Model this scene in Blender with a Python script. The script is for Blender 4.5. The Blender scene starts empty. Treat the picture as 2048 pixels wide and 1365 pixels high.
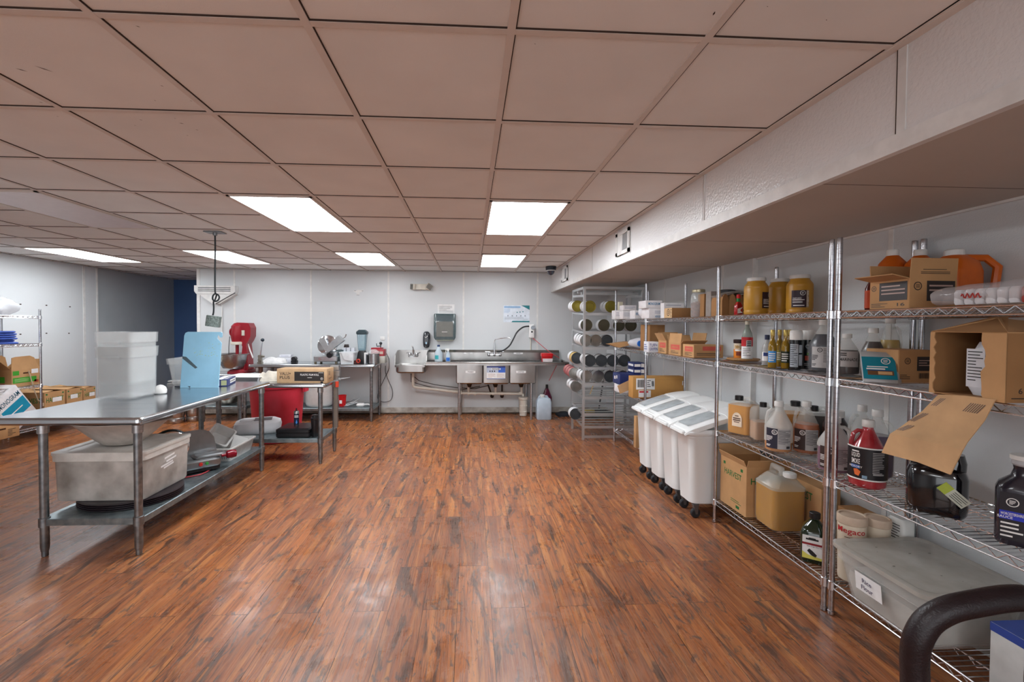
import bpy, math, random
from mathutils import Vector, Matrix
PI = math.pi
S = bpy.context.scene
COL = S.collection
# ------------------------------------------------------------------ camera
CAM_H, CEIL = 1.435, 2.295
FOC, PCX, PCY = 900.3, 987.9, 672.0
YAW, PITCH, ROLL = -.0521, -.0228, .0064
_F = Vector((-math.sin(YAW)*math.cos(PITCH), math.cos(YAW)*math.cos(PITCH), math.sin(PITCH)))
_R0 = Vector((math.cos(YAW), math.sin(YAW), 0)); _U0 = _R0.cross(_F)
_R = _R0*math.cos(ROLL)+_U0*math.sin(ROLL); _U = -_R0*math.sin(ROLL)+_U0*math.cos(ROLL)
cd = bpy.data.cameras.new('camera'); cam = bpy.data.objects.new('camera', cd); COL.objects.link(cam)
cd.sensor_width = 36; cd.lens = FOC/2048*36
cd.shift_x = (1024-PCX)/2048; cd.shift_y = (PCY-682.5)/2048
cd.clip_start = .05
Mc = Matrix((( _R.x, _U.x, -_F.x, 0), (_R.y, _U.y, -_F.y, 0), (_R.z, _U.z, -_F.z, CAM_H), (0, 0, 0, 1)))
cam.matrix_world = Mc
S.camera = cam
# ------------------------------------------------------------------ world, exposure, lamps' power
w = bpy.data.worlds.new('world'); S.world = w; w.use_nodes = True
w.node_tree.nodes['Background'].inputs[0].default_value = (.6, .65, .7, 1)
w.node_tree.nodes['Background'].inputs[1].default_value = .05
S.view_settings.view_transform = 'Standard'; S.view_settings.look = 'None'
S.view_settings.gamma = 1; S.view_settings.use_curve_mapping = False
S.view_settings.exposure = 0.94
PANEL_POWER = 12.0
PANEL_COLOR = (.93, .965, 1.0)
dl = bpy.data.lights.new('added_fill_light', 'AREA'); dl.shape = 'RECTANGLE'; dl.size = 6.0; dl.size_y = 1.9; dl.energy = 50; dl.color = (.9, .95, 1)  # added area fill behind the camera, the room has no opening there
dlo = bpy.data.objects.new('added_fill_light', dl); COL.objects.link(dlo); dlo.location = (-1.8, -4.3, 1.15); dlo.rotation_euler = (PI/2, 0, 0)
# survey helpers: a sight line from the camera met with a real plane of the room
def sight(px, py): return _F + _R*((px-PCX)/FOC) - _U*((py-PCY)/FOC)
def on_z(px, py, z):
    d = sight(px, py); return d*((z-CAM_H)/d.z)+Vector((0, 0, CAM_H))
def on_y(px, py, y):
    d = sight(px, py); return d*(y/d.y)+Vector((0, 0, CAM_H))
def on_x(px, py, x):
    d = sight(px, py); return d*(x/d.x)+Vector((0, 0, CAM_H))
def spot(xl, xr, yt, yb, z):
    """centre, radius and height of an upright round thing standing on height z"""
    c = on_z((xl+xr)/2, yb, z); d = math.hypot(c.x, c.y)
    cs = Vector((c.x, c.y, 0)).normalized().dot(Vector((_F.x, _F.y, 0)).normalized())
    r = 0
    for _ in range(6): r = (xr-xl)/2/FOC*(d+r)*cs*cs
    k = (d+r)/d
    top = on_y((xl+xr)/2, yt, c.y*k)
    return Vector((c.x*k, c.y*k, z)), r, top.z-z
def facing(p): return math.atan2(-p[1], -p[0])      # angle from a thing towards the camera position
# ------------------------------------------------------------------ materials
def lin(h):
    if isinstance(h, str):
        h = [int(h[i:i+2], 16)/255 for i in (0, 2, 4)]
    return tuple(((c/12.92) if c <= .04045 else ((c+.055)/1.055)**2.4) for c in h)+(1,)
_mats = {}
def mat(name, col, rough=.5, metal=0, var=.06, scale=14, bump=0, bscale=120, alpha=1, trans=0, emit=0, coat=0, spec=.5, stretch=None, ior=1.45, col2=None):
    if name in _mats: return _mats[name]
    m = bpy.data.materials.new(name); m.use_nodes = True; nt = m.node_tree; N = nt.nodes; L = nt.links
    b = N['Principled BSDF']
    c = lin(col)
    tc = N.new('ShaderNodeTexCoord'); mp = N.new('ShaderNodeMapping'); L.new(tc.outputs['Object'], mp.inputs[0])
    if stretch: mp.inputs['Scale'].default_value = stretch
    no = N.new('ShaderNodeTexNoise'); no.inputs['Scale'].default_value = scale; no.inputs['Detail'].default_value = 4
    L.new(mp.outputs[0], no.inputs['Vector'])
    mx = N.new('ShaderNodeMix'); mx.data_type = 'RGBA'
    c2 = lin(col2) if col2 else tuple(max(0, x*(1-var*2.5)) for x in c[:3])+(1,)
    c1 = c if col2 else tuple(min(1, x*(1+var)) for x in c[:3])+(1,)
    mx.inputs[6].default_value = c1; mx.inputs[7].default_value = c2
    rp = N.new('ShaderNodeMapRange'); rp.inputs[1].default_value = .3; rp.inputs[2].default_value = .75
    L.new(no.outputs[0], rp.inputs[0]); L.new(rp.outputs[0], mx.inputs[0]); L.new(mx.outputs[2], b.inputs['Base Color'])
    b.inputs['Roughness'].default_value = rough; b.inputs['Metallic'].default_value = metal
    b.inputs['Specular IOR Level'].default_value = spec; b.inputs['IOR'].default_value = ior
    b.inputs['Alpha'].default_value = alpha
    b.inputs['Transmission Weight'].default_value = trans
    b.inputs['Coat Weight'].default_value = coat
    if emit:
        b.inputs['Emission Color'].default_value = c; b.inputs['Emission Strength'].default_value = emit
    if bump:
        n2 = N.new('ShaderNodeTexNoise'); n2.inputs['Scale'].default_value = bscale; L.new(tc.outputs['Object'], n2.inputs['Vector'])
        bp = N.new('ShaderNodeBump'); bp.inputs['Strength'].default_value = bump; bp.inputs['Distance'].default_value = .004
        L.new(n2.outputs[0], bp.inputs['Height']); L.new(bp.outputs[0], b.inputs['Normal'])
    _mats[name] = m
    return m
STEEL = lambda: mat('brushed_steel', 'b4b6b8', .32, 1, .1, 3, stretch=(1, 30, 30))
STEELD = lambda: mat('worn_galvanised_steel', '9a9fa2', .42, 1, .16, 30, col2='6e7478')
CHROME = lambda: mat('chrome_wire', 'dcdde0', .16, 1, .02)
POSTM = lambda: mat('chrome_post', 'c4c5ca', .2, 1, .08, 25)
WHITE = lambda: mat('white_plastic', 'e6e6e4', .4, 0, .03)
BLACK = lambda: mat('black_plastic', '17171a', .4, 0, .1)
CARD = lambda: mat('cardboard', 'b98f62', .85, 0, .06, 8, .15, 400)
CARD2 = lambda: mat('dark_cardboard', '9c7248', .85, 0, .06, 8, .15, 400)
CARDI = lambda: mat('cardboard_inside', 'a57c50', .88, 0, .07, 8)
INK = lambda: mat('black_ink', '1c1a1c', .6)
WINK = lambda: mat('white_ink', 'e9e7e4', .6)
PAPER = lambda: mat('white_paper', 'e8e8e8', .7)
RED = lambda: mat('red_plastic', 'c8141c', .35)
FROST = lambda: mat('frosted_plastic', 'e6eaea', .3, 0, .03, alpha=.25)
CLEAR = lambda: mat('clear_plastic', 'e6eaea', .12, 0, .02, alpha=.3)
def colm(name, col, rough=.45, **k): return mat(name, col, rough, **k)
# ------------------------------------------------------------------ mesh builder
_tx = {}
def text_geo(s, bold=False):
    key = s
    if key in _tx: return _tx[key]
    cu = bpy.data.curves.new('tmp_text', 'FONT'); cu.body = s; cu.size = 1; cu.resolution_u = 2
    cu.align_x = 'CENTER'; cu.align_y = 'CENTER'; cu.offset = .012
    ob = bpy.data.objects.new('tmp_text', cu); COL.objects.link(ob)
    dg = bpy.context.evaluated_depsgraph_get(); dg.update()
    me = ob.evaluated_get(dg).to_mesh()
    vs = [tuple(v.co) for v in me.vertices]; fs = [tuple(p.vertices) for p in me.polygons]
    ob.evaluated_get(dg).to_mesh_clear()
    bpy.data.objects.remove(ob); bpy.data.curves.remove(cu)
    if vs:
        x0 = min(v[0] for v in vs); x1 = max(v[0] for v in vs); y0 = min(v[1] for v in vs); y1 = max(v[1] for v in vs)
        cx, cy = (x0+x1)/2, (y0+y1)/2
        vs = [(v[0]-cx, v[1]-cy) for v in vs]; ext = (x1-x0, y1-y0)
    else: ext = (1, 1)
    _tx[key] = (vs, fs, ext); return _tx[key]
class MB:
    def __init__(s): s.v = []; s.f = []; s.m = []; s.M = Matrix()
    def add(s, verts, faces, m=0):
        b = len(s.v); s.v += [s.M @ Vector(p) for p in verts]
        for f in faces: s.f.append([i+b for i in f]); s.m.append(m)
        return s
    def box(s, a, b, m=0):
        x0, y0, z0 = a; x1, y1, z1 = b
        return s.add([(x0,y0,z0),(x1,y0,z0),(x1,y1,z0),(x0,y1,z0),(x0,y0,z1),(x1,y0,z1),(x1,y1,z1),(x0,y1,z1)],
                     [(0,3,2,1),(4,5,6,7),(0,1,5,4),(1,2,6,5),(2,3,7,6),(3,0,4,7)], m)
    def quad(s, a, b, c, d, m=0): return s.add([a, b, c, d], [(0, 1, 2, 3)], m)
    def loft(s, rings, m=0, cap0=True, cap1=True):
        n = len(rings[0]); vs = [p for r in rings for p in r]; fs = []
        for i in range(len(rings)-1):
            for j in range(n):
                k = (j+1) % n
                fs.append((i*n+j, i*n+k, (i+1)*n+k, (i+1)*n+j))
        if cap0: fs.append(tuple(range(n-1, -1, -1)))
        if cap1: fs.append(tuple((len(rings)-1)*n+j for j in range(n)))
        return s.add(vs, fs, m)
    def lathe(s, prof, n=24, m=0, c=(0, 0), cap0=True, cap1=True, sx=1, sy=1):
        rings = [[(c[0]+max(r, 1e-4)*sx*math.cos(2*PI*j/n), c[1]+max(r, 1e-4)*sy*math.sin(2*PI*j/n), z) for j in range(n)] for r, z in prof]
        return s.loft(rings, m, cap0, cap1)
    def rr(s, prof, m=0, k=4, cap0=True, cap1=True, c=(0, 0)):
        """prof rows: (hx, hy, corner radius, z[, dx, dy])"""
        rings = []
        for row in prof:
            hx, hy, r, z = row[:4]; dx, dy = (row[4], row[5]) if len(row) > 4 else (0, 0)
            r = min(r, hx*.999, hy*.999); ring = []
            for q, (sx_, sy_) in enumerate(((1, 1), (-1, 1), (-1, -1), (1, -1))):
                for i in range(k+1):
                    a = q*PI/2 + i*PI/2/k
                    ring.append((c[0]+dx+sx_*(hx-r)+r*math.cos(a), c[1]+dy+sy_*(hy-r)+r*math.sin(a), z))
            rings.append(ring)
        return s.loft(rings, m, cap0, cap1)
    def cyl(s, p0, p1, r0, r1=None, n=14, m=0):
        return s.tube([p0, p1], r0, n, m, radii=[r0, r0 if r1 is None else r1])
    def tube(s, pts, r, n=8, m=0, closed=False, radii=None, cap=True):
        P = [Vector(p) for p in pts]; k = len(P); rings = []
        up = None
        for i in range(k):
            if closed: t = (P[(i+1) % k]-P[i-1])
            else: t = (P[min(i+1, k-1)]-P[max(i-1, 0)])
            if t.length < 1e-9: t = Vector((0, 0, 1))
            t.normalize()
            if up is None: up = Vector((0, 0, 1)) if abs(t.z) < .9 else Vector((1, 0, 0))
            a = t.cross(up)
            if a.length < 1e-6: a = t.orthogonal()
            a.normalize(); b = a.cross(t); up = b
            rr_ = radii[i] if radii else r
            rings.append([tuple(P[i]+a*(rr_*math.cos(2*PI*j/n))+b*(rr_*math.sin(2*PI*j/n))) for j in range(n)])
        if closed:
            rings.append(rings[0]); return s.loft(rings, m, False, False)
        return s.loft(rings, m, cap, cap)
    def sphere(s, c, r, n=12, m=0, sz=1):
        prof = [(r*math.sin(PI*i/8), c[2]-r*sz*math.cos(PI*i/8)) for i in range(9)]
        return s.lathe(prof, n, m, (c[0], c[1]))
    def prism(s, poly, fn, m=0):
        """poly 2D outline, fn(u, v, side) -> 3D with side 0/1"""
        n = len(poly); vs = [fn(u, v, 0) for u, v in poly]+[fn(u, v, 1) for u, v in poly]
        fs = [tuple(range(n-1, -1, -1)), tuple(range(n, 2*n))]+[(i, (i+1) % n, n+(i+1) % n, n+i) for i in range(n)]
        return s.add(vs, fs, m)
    def text(s, txt, h, fn, m=0, w=None):
        """fn(u, v) -> 3D; h letter height; w squeezes the line to a width"""
        vs, fs, ext = text_geo(txt); k = h/max(ext[1], .3) if len(txt) > 0 else h
        kx = k if w is None else w/max(ext[0], .01)
        return s.add([fn(x*kx, y*k) for x, y in vs], fs, m)
    def lines(s, u0, u1, v0, v1, n, fn, m=0, fill=.45, seed=0):
        """rows of fine print as thin strips"""
        rd = random.Random(seed); hh = (v1-v0)/n
        for i in range(n):
            va = v1-hh*(i+.5); e = u1-(u1-u0)*rd.choice((0, .05, .2, .45))
            s.patch(u0, e, va-hh*fill/2, va+hh*fill/2, fn, m, nu=6)
    def patch(s, u0, u1, v0, v1, fn, m=0, nu=1, nv=1):
        vs = [fn(u0+(u1-u0)*i/nu, v0+(v1-v0)*j/nv) for j in range(nv+1) for i in range(nu+1)]
        fs = [(j*(nu+1)+i, j*(nu+1)+i+1, (j+1)*(nu+1)+i+1, (j+1)*(nu+1)+i) for j in range(nv) for i in range(nu)]
        return s.add(vs, fs, m)
    def build(s, name, mats, parent=None, label=None, sharp=38):
        me = bpy.data.meshes.new(name)
        me.from_pydata([tuple(v) for v in s.v], [], s.f)
        if not isinstance(mats, (list, tuple)): mats = [mats]
        for mm in mats: me.materials.append(mm)
        for i, p in enumerate(me.polygons):
            p.material_index = min(s.m[i], len(mats)-1); p.use_smooth = True
        me.validate(); me.update()
        big = set()
        for p in me.polygons:
            if len(p.vertices) > 8:
                p.use_smooth = False
                for ek in p.edge_keys: big.add(ek)
        try: me.set_sharp_from_angle(angle=math.radians(sharp))
        except Exception: pass
        if big:
            at = me.attributes.get('sharp_edge') or me.attributes.new('sharp_edge', 'BOOLEAN', 'EDGE')
            for e_ in me.edges:
                if e_.key in big: at.data[e_.index].value = True
        o = bpy.data.objects.new(name, me); COL.objects.link(o)
        if parent: o.parent = parent
        if label: o['label'] = label
        return o
def fix_normals():
    import bmesh
    done = set()
    for o in bpy.data.objects:
        if o.type == 'MESH' and o.data.name not in done:
            done.add(o.data.name)
            if o.get('flatdecal'): continue
def Rz(a): return Matrix.Rotation(a, 4, 'Z')
def Rx(a): return Matrix.Rotation(a, 4, 'X')
def Ry(a): return Matrix.Rotation(a, 4, 'Y')
def T(x, y=0, z=0):
    return Matrix.Translation(Vector((x, y, z)))
def thing(name, label, cat, loc=(0, 0, 0), rz=0, group=None, rot=None):
    o = bpy.data.objects.new(name, None); COL.objects.link(o); o.empty_display_size = .1
    o.location = loc; o.rotation_euler = rot if rot else (0, 0, rz)
    o['label'] = label; o['category'] = cat
    if group: o['group'] = group
    return o
def solo(name, mb, mats, label, cat, loc=(0, 0, 0), rz=0, group=None, rot=None):
    o = mb.build(name, mats); o.location = loc; o.rotation_euler = rot if rot else (0, 0, rz)
    o['label'] = label; o['category'] = cat
    if group: o['group'] = group
    return o
def struct(name, mb, mats):
    o = mb.build(name, mats); o['kind'] = 'structure'; return o
def dup(root, loc=None, rz=None, label=None, group=None):
    r = root.copy(); COL.objects.link(r)
    if loc is not None: r.location = loc
    if rz is not None: r.rotation_euler = (0, 0, rz)
    if label: r['label'] = label
    if group: r['group'] = group
    for ch in list(root.children):
        c = ch.copy(); COL.objects.link(c); c.parent = r
        for g in ch.children:
            d = g.copy(); COL.objects.link(d); d.parent = c
    return r
def cylfn(R, ac, z0, off=.0012, sy=1):
    return lambda u, v: ((R+off)*math.cos(ac+u/R), sy*(R+off)*math.sin(ac+u/R), z0+v)
# ------------------------------------------------------------------ the room
TS = .587; GX0 = .114; GY0 = 1.92
YB = 7.3; XL = -5.82; XR = 2.28; XR2 = 2.24; YF = -4.5; YC = 9.2; SX = 1.312; SZ = 1.983
def floor_mat():
    m = bpy.data.materials.new('wood_plank_vinyl'); m.use_nodes = True; nt = m.node_tree; N = nt.nodes; L = nt.links
    b = N['Principled BSDF']; tc = N.new('ShaderNodeTexCoord')
    def mp(scale, rot=(0, 0, 0), loc=(0, 0, 0)):
        x = N.new('ShaderNodeMapping'); x.inputs['Scale'].default_value = scale; x.inputs['Rotation'].default_value = rot; x.inputs['Location'].default_value = loc
        L.new(tc.outputs['Object'], x.inputs[0]); return x.outputs[0]
    def noise(vec, s, d=5, dist=0, r=.6):
        x = N.new('ShaderNodeTexNoise'); x.inputs['Scale'].default_value = s; x.inputs['Detail'].default_value = d; x.inputs['Distortion'].default_value = dist; x.inputs['Roughness'].default_value = r
        L.new(vec, x.inputs['Vector']); return x.outputs[0]
    def rng(v, a, bb, c=0, d=1):
        x = N.new('ShaderNodeMapRange'); 
        for i, q in enumerate((a, bb, c, d)): x.inputs[i+1].default_value = q
        L.new(v, x.inputs[0]); return x.outputs[0]
    def mix(f, a, c, mode='MIX'):
        x = N.new('ShaderNodeMix'); x.data_type = 'RGBA'; x.blend_type = mode
        for i, q in ((0, f), (6, a), (7, c)):
            if hasattr(q, 'links'): L.new(q, x.inputs[i])
            else: x.inputs[i].default_value = q
        return x.outputs[2]
    br = N.new('ShaderNodeTexBrick'); br.offset = .37; br.offset_frequency = 2; br.squash = 1
    br.inputs['Scale'].default_value = 1; br.inputs['Brick Width'].default_value = 1.1; br.inputs['Row Height'].default_value = .172
    br.inputs['Mortar Size'].default_value = .0011; br.inputs['Mortar Smooth'].default_value = .1; br.inputs['Bias'].default_value = 0
    br.inputs['Color1'].default_value = (0, 0, 0, 1); br.inputs['Color2'].default_value = (1, 1, 1, 1); br.inputs['Mortar'].default_value = (.5, .5, .5, 1)
    L.new(mp((1, 1, 1), (0, 0, PI/2), (.05, .06, 0)), br.inputs['Vector'])
    # per plank shift of the grain
    vm = N.new('ShaderNodeVectorMath'); vm.operation = 'MULTIPLY_ADD'; L.new(br.outputs['Color'], vm.inputs[0]); vm.inputs[1].default_value = (7, 13, 0); L.new(tc.outputs['Object'], vm.inputs[2])
    def smp(scale):
        x = N.new('ShaderNodeMapping'); x.inputs['Scale'].default_value = scale; L.new(vm.outputs[0], x.inputs[0]); return x.outputs[0]
    base = mix(rng(br.outputs['Color'], 0, 1), lin('b4672c'), lin('8c4a20'))
    grain = noise(smp((55, 2.2, 1)), 1, 6, .6)
    c = mix(rng(grain, .44, .66), base, lin('6a3516'))
    fine = noise(smp((190, 4, 1)), 1, 4, .2)
    c = mix(rng(fine, .48, .66, 0, .6), c, lin('4a2612'))
    lt = noise(smp((24, 1.3, 1)), 1, 4, 1.0)
    c = mix(rng(lt, .5, .66, 0, .65), c, lin('c58244'))
    kn = noise(smp((9, 1.5, 1)), 1, 5, 1.6, .62)
    c = mix(rng(kn, .55, .63, 0, .85), c, lin('2e1810'))
    kn2 = noise(smp((16, 5, 1)), 1, 5, 2.2, .65)
    c = mix(rng(kn2, .57, .64, 0, .8), c, lin('35302e'))
    # worn, greyed traffic lane
    sep = N.new('ShaderNodeSeparateXYZ'); L.new(tc.outputs['Object'], sep.inputs[0])
    wn = noise(mp((.9, .6, 1)), 1, 4)
    lane = N.new('ShaderNodeMath'); lane.operation = 'MULTIPLY'; L.new(rng(sep.outputs[1], 1.5, 5.6, 1, .25), lane.inputs[0]); L.new(rng(wn, .32, .6, .25, 1), lane.inputs[1])
    scratch = noise(smp((120, 9, 1)), 1, 5, 0, .75)
    wm = N.new('ShaderNodeMath'); wm.operation = 'MULTIPLY'; L.new(lane.outputs[0], wm.inputs[0]); L.new(rng(scratch, .38, .66, .1, .55), wm.inputs[1])
    c = mix(wm.outputs[0], c, lin('a88c7c'))
    dirt = noise(mp((1.1, 1.1, 1)), 3.1, 6, .4, .7)
    c = mix(rng(dirt, .58, .78, 0, .35), c, lin('3b2a22'))
    c = mix(br.outputs['Fac'], c, lin('24140c'))
    L.new(c, b.inputs['Base Color'])
    r = noise(mp((2.2, 2.2, 1)), 2, 6, .3)
    rr_ = N.new('ShaderNodeMath'); rr_.operation = 'ADD'; L.new(rng(r, .35, .65, .2, .38), rr_.inputs[0]); L.new(rng(fine, .3, .8, -.03, .08), rr_.inputs[1])
    L.new(rr_.outputs[0], b.inputs['Roughness'])
    b.inputs['Specular IOR Level'].default_value = .5
    bp = N.new('ShaderNodeBump'); bp.inputs['Strength'].default_value = .35; bp.inputs['Distance'].default_value = .002
    ad = N.new('ShaderNodeMath'); ad.operation = 'SUBTRACT'; L.new(grain, ad.inputs[0]); L.new(br.outputs['Fac'], ad.inputs[1]); L.new(ad.outputs[0], bp.inputs['Height'])
    L.new(bp.outputs[0], b.inputs['Normal'])
    return m
b = MB(); b.box((XL-.1, YF-.1, -.08), (XR+.2, YC+.1, 0)); struct('floor', b, floor_mat())
wallm = mat('white_wall_panel', 'ced2d4', .35, 0, .012, 1.5, .25, 160)
wallg = mat('grey_corridor_wall', 'b2babd', .5, 0, .05, 1.5)  # corridor stretch of the left wall, set greyer than the rest
wallb = mat('dark_blue_painted_wall', '456492', .5, 0, .05, 1.5)
tile = mat('ceiling_tile_face', 'e9ebea', .85, 0, .03, 2.2, .08, 300)
gridm = mat('ceiling_grid_bar', 'd8d2cc', .5, 0, .02)
darkg = mat('gap_shade_and_marks', '3a2a22', .9)
def smudge(name, base, dirtc, amt, sc_, zfade=None):
    m = mat(name, base, .5, 0, .02); return m
# ceiling: lay-in tiles on a T-bar grid, one mesh
b = MB()
b.box((XL-.1, YF-.1, CEIL+.004), (XR+.2, YC+.1, CEIL+.08), 0)
kx0 = int((XL-GX0)/TS)-1; kx1 = int((SX-GX0)/TS)+1
ky0 = int((YF-GY0)/TS)-1; ky1 = int((YC-GY0)/TS)+1
for k in range(kx0, kx1+1):
    x = GX0+k*TS
    if XL < x < SX:
        b.box((x-.012, YF, CEIL-.001), (x+.012, YC, CEIL+.006), 1)
        b.box((x+.012, YF, CEIL+.0005), (x+.0155, YC, CEIL+.006), 2)  # dark strip laid in as the shadow line beside each bar
for k in range(ky0, ky1+1):
    y = GY0+k*TS
    if YF < y < YC:
        b.box((XL, y-.012, CEIL-.0005), (SX, y+.012, CEIL+.0055), 1)
        b.box((XL, y-.016, CEIL+.0005), (SX, y-.012, CEIL+.006), 2)
b.box((SX-.03, YF, CEIL-.004), (SX, YB, CEIL+.005), 1); b.box((SX-.036, YF, CEIL), (SX-.03, YB, CEIL+.006), 2)
rd = random.Random(4)
for (px, py, a, l) in ((43,140,.3,.05),(88,138,.5,.08),(324,172,.4,.02),(363,247,0,.03),(394,260,0,.02),(282,240,.2,.02),(350,237,0,.015),(375,271,.5,.015),(1070,88,0,.012),(1428,27,1,.03),(1535,13,0,.01),(1653,40,.2,.012),(82,205,.3,.02),(115,233,.2,.015),(270,251,.3,.015),(310,201,.6,.015),(1005,141,.3,.01),(753,341,0,.012),(276,53,.3,.02),(382,202,.3,.015)):
    p = on_z(px, py, CEIL-.0002); l *= .6; w_ = min(.006, l*.3)
    ca, sa = math.cos(a+.4), math.sin(a+.4)
    b.add([(p.x-ca*l/2, p.y-sa*l/2, p.z), (p.x+sa*w_/2, p.y-ca*w_/2, p.z), (p.x+ca*l/2, p.y+sa*l/2, p.z), (p.x-sa*w_/2, p.y+ca*w_/2, p.z)], [(0, 1, 2, 3)], 2)
struct('ceiling', b, [tile, gridm, darkg])
# walls
b = MB(); b.box((-4.28, YB, 0), (XR+.2, YB+.12, CEIL)); struct('wall_back', b, wallm)
b = MB(); b.box((XL-.12, YF, 0), (XL, 7.36, CEIL)); b.box((XL-.12, 7.36, 0), (XL-.02, YC, CEIL), 1)
for (px, py) in ((41, 609), (93, 611), (140, 614), (41, 669), (93, 667), (138, 667), (4, 607)):
    p = on_x(px, py, XL+.001); b.box((XL, p.y-.012, p.z-.007), (XL+.0015, p.y+.012, p.z+.007), 2)
struct('wall_left', b, [wallm, wallg, darkg])
b = MB(); b.box((XL-.1, YC, 0), (-4.2, YC+.1, CEIL)); struct('wall_corridor_end', b, wallb)
b = MB(); b.box((-4.28, YB+.12, 0), (-4.18, YC, CEIL)); struct('wall_corridor_right', b, wallb)
b = MB(); b.box((XR, YF, 0), (XR+.12, 3.48, CEIL)); b.box((XR2, 3.48, 0), (XR+.12, YB, CEIL)); struct('wall_right', b, wallm)
b = MB(); b.box((XL-.1, YF-.1, 0), (XR+.1, YF, CEIL)); struct('wall_front', b, wallm)
soffm = mat('soffit_underside', 'b9b2aa', .6, 0, .02, 2)  # underside set darker and warmer than the soffit face
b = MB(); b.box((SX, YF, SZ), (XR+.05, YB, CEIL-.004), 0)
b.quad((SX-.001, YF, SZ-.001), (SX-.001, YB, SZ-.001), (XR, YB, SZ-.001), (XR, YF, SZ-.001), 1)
for yy in (1.66, 2.80, 3.98, 5.15, 6.3):
    b.box((SX+.02, yy-.0015, SZ-.0016), (XR, yy+.0015, SZ-.0008), 2)
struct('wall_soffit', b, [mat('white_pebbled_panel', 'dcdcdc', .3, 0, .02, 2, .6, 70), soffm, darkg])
trimw = mat('white_trim', 'e0e0de', .4)
b = MB(); b.box((SX-.006, YF, SZ-.004), (SX+.02, YB, SZ+.05)); struct('trim_1', b, trimw)
# joint strips
n = 2
def strip(lo, hi):
    global n
    b = MB(); b.box(lo, hi); struct('trim_%d' % n, b, trimw); n += 1
for y in (1.323, 2.488, 3.648, 4.81, 5.97):
    b = MB(); b.box((SX-.004, y-.014 if y < 2 else y-.005, SZ+.05), (SX, y+.014 if y < 2 else y+.005, CEIL-.005)); b.box((SX-.0045, y+.014 if y < 2 else y+.005, SZ+.05), (SX-.003, y+.017 if y < 2 else y+.007, CEIL-.005), 1)
    struct('trim_%d' % n, b, [trimw, darkg]); n += 1
for px in (469, 622, 777, 927, 1075):
    p = on_y(px, 600, YB); strip((p.x-.014, YB-.004, .12), (p.x+.014, YB, CEIL-.005))
strip((-4.285, YB-.006, 0), (-4.235, YB+.1, CEIL-.003))
for px in (168,):
    p = on_x(px, 600, XL); strip((XL, p.y-.02, .1), (XL+.004, p.y+.02, CEIL-.004))
strip((XL-.02, 7.33, 0), (XL+.004, 7.362, CEIL-.004))
for y in (2.34, 1.2): strip((XR-.004, y-.014, .1), (XR, y+.014, SZ))
for y in (3.9, 5.1, 6.2): strip((XR2-.004, y-.008, .1), (XR2, y+.008, SZ))
strip((XR2-.003, 3.474, .1), (XR2+.04, 3.48, SZ))
strip((XR-.02, YF, SZ-.012), (XR, 3.47, SZ))
# baseboards
basem = mat('dirty_white_baseboard', 'c9c5bd', .6, 0, .1, 9, col2='8d8378')
b = MB(); b.box((-4.28, YB-.012, 0), (1.45, YB, .105)); b.box((-4.28, YB-.016, 0), (XR2, YB-.003, .02), 1); b.box((1.45, YB-.012, 0), (XR2, YB, .105)); struct('baseboard_back', b, [basem, mat('grime', '4a3a2e', .8, 0, .3, 20)])
b = MB(); b.box((XL, YF, 0), (XL+.012, 7.36, .1)); struct('baseboard_left', b, basem)
b = MB(); b.box((XR-.012, YF, 0), (XR, 3.47, .1)); b.box((XR2-.012, 3.48, 0), (XR2, YB-.02, .1)); struct('baseboard_right', b, basem)
# ------------------------------------------------------------------ ceiling lights
def lamp_mat(name, power):
    emm = bpy.data.materials.new(name); emm.use_nodes = True; nt = emm.node_tree
    nt.nodes.remove(nt.nodes['Principled BSDF']); e = nt.nodes.new('ShaderNodeEmission'); e.inputs[0].default_value = PANEL_COLOR+(1,); e.inputs[1].default_value = PANEL_POWER*power
    nt.links.new(e.outputs[0], nt.nodes['Material Output'].inputs[0]); return emm
lamp_near, lamp_far, lamp_left = lamp_mat('lit_diffuser', 1.0), lamp_mat('lit_diffuser_far_dimmed', .55), lamp_mat('lit_diffuser_left_dimmed', .85)  # far and left panels dimmed to hold back the wall brightness
offm = mat('unlit_diffuser', 'e2dfe4', .35, 0, .02)
def panel(kx, ky, label, lit=True, group='lit ceiling light panels'):
    x0 = GX0+kx*TS+.014; x1 = GX0+(kx+1)*TS-.014; y0 = GY0+ky*TS+.014; y1 = GY0+(ky+2)*TS-.014
    cx, cy = (x0+x1)/2, (y0+y1)/2; hx, hy = (x1-x0)/2, (y1-y0)/2
    t = thing('ceiling_light', label, 'ceiling light', (cx, cy, CEIL), 0, group)
    f = MB()
    for a, c in (((-hx, -hy), (hx, -hy+.018)), ((-hx, hy-.018), (hx, hy)), ((-hx, -hy), (-hx+.018, hy)), ((hx-.018, -hy), (hx, hy))):
        f.box((a[0], a[1], -.007), (c[0], c[1], .004))
    f.build('frame', gridm, t)
    d = MB(); d.box((-hx+.017, -hy+.017, -.004), (hx-.017, hy-.017, .003)); d.build('diffuser', offm if not lit else lamp_left if kx == -9 or (kx == -6 and ky == -9) else lamp_far if ky == 6 else lamp_near, t)
panel(-3, 2, 'lit ceiling panel left of centre in the nearer row, in front of the hanging cord')
panel(0, 2, 'lit ceiling panel in the nearer row beside the soffit')
panel(-9, 6, 'lit ceiling panel nearest the left wall')
panel(-6, 6, 'lit ceiling panel in the far row behind the hanging black cord')
panel(-3, 6, 'lit ceiling panel in the far row above the emergency light')
panel(0, 6, 'lit ceiling panel in the far row beside the security camera')
panel(-6, 2, 'unlit ceiling light panel at the left edge', False, None)
panel(0, -9, 'lit ceiling panel behind the camera on the right', True, 'lit ceiling light panels')
panel(-6, -9, 'lit ceiling panel behind the camera on the left', True, 'lit ceiling light panels')
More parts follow.
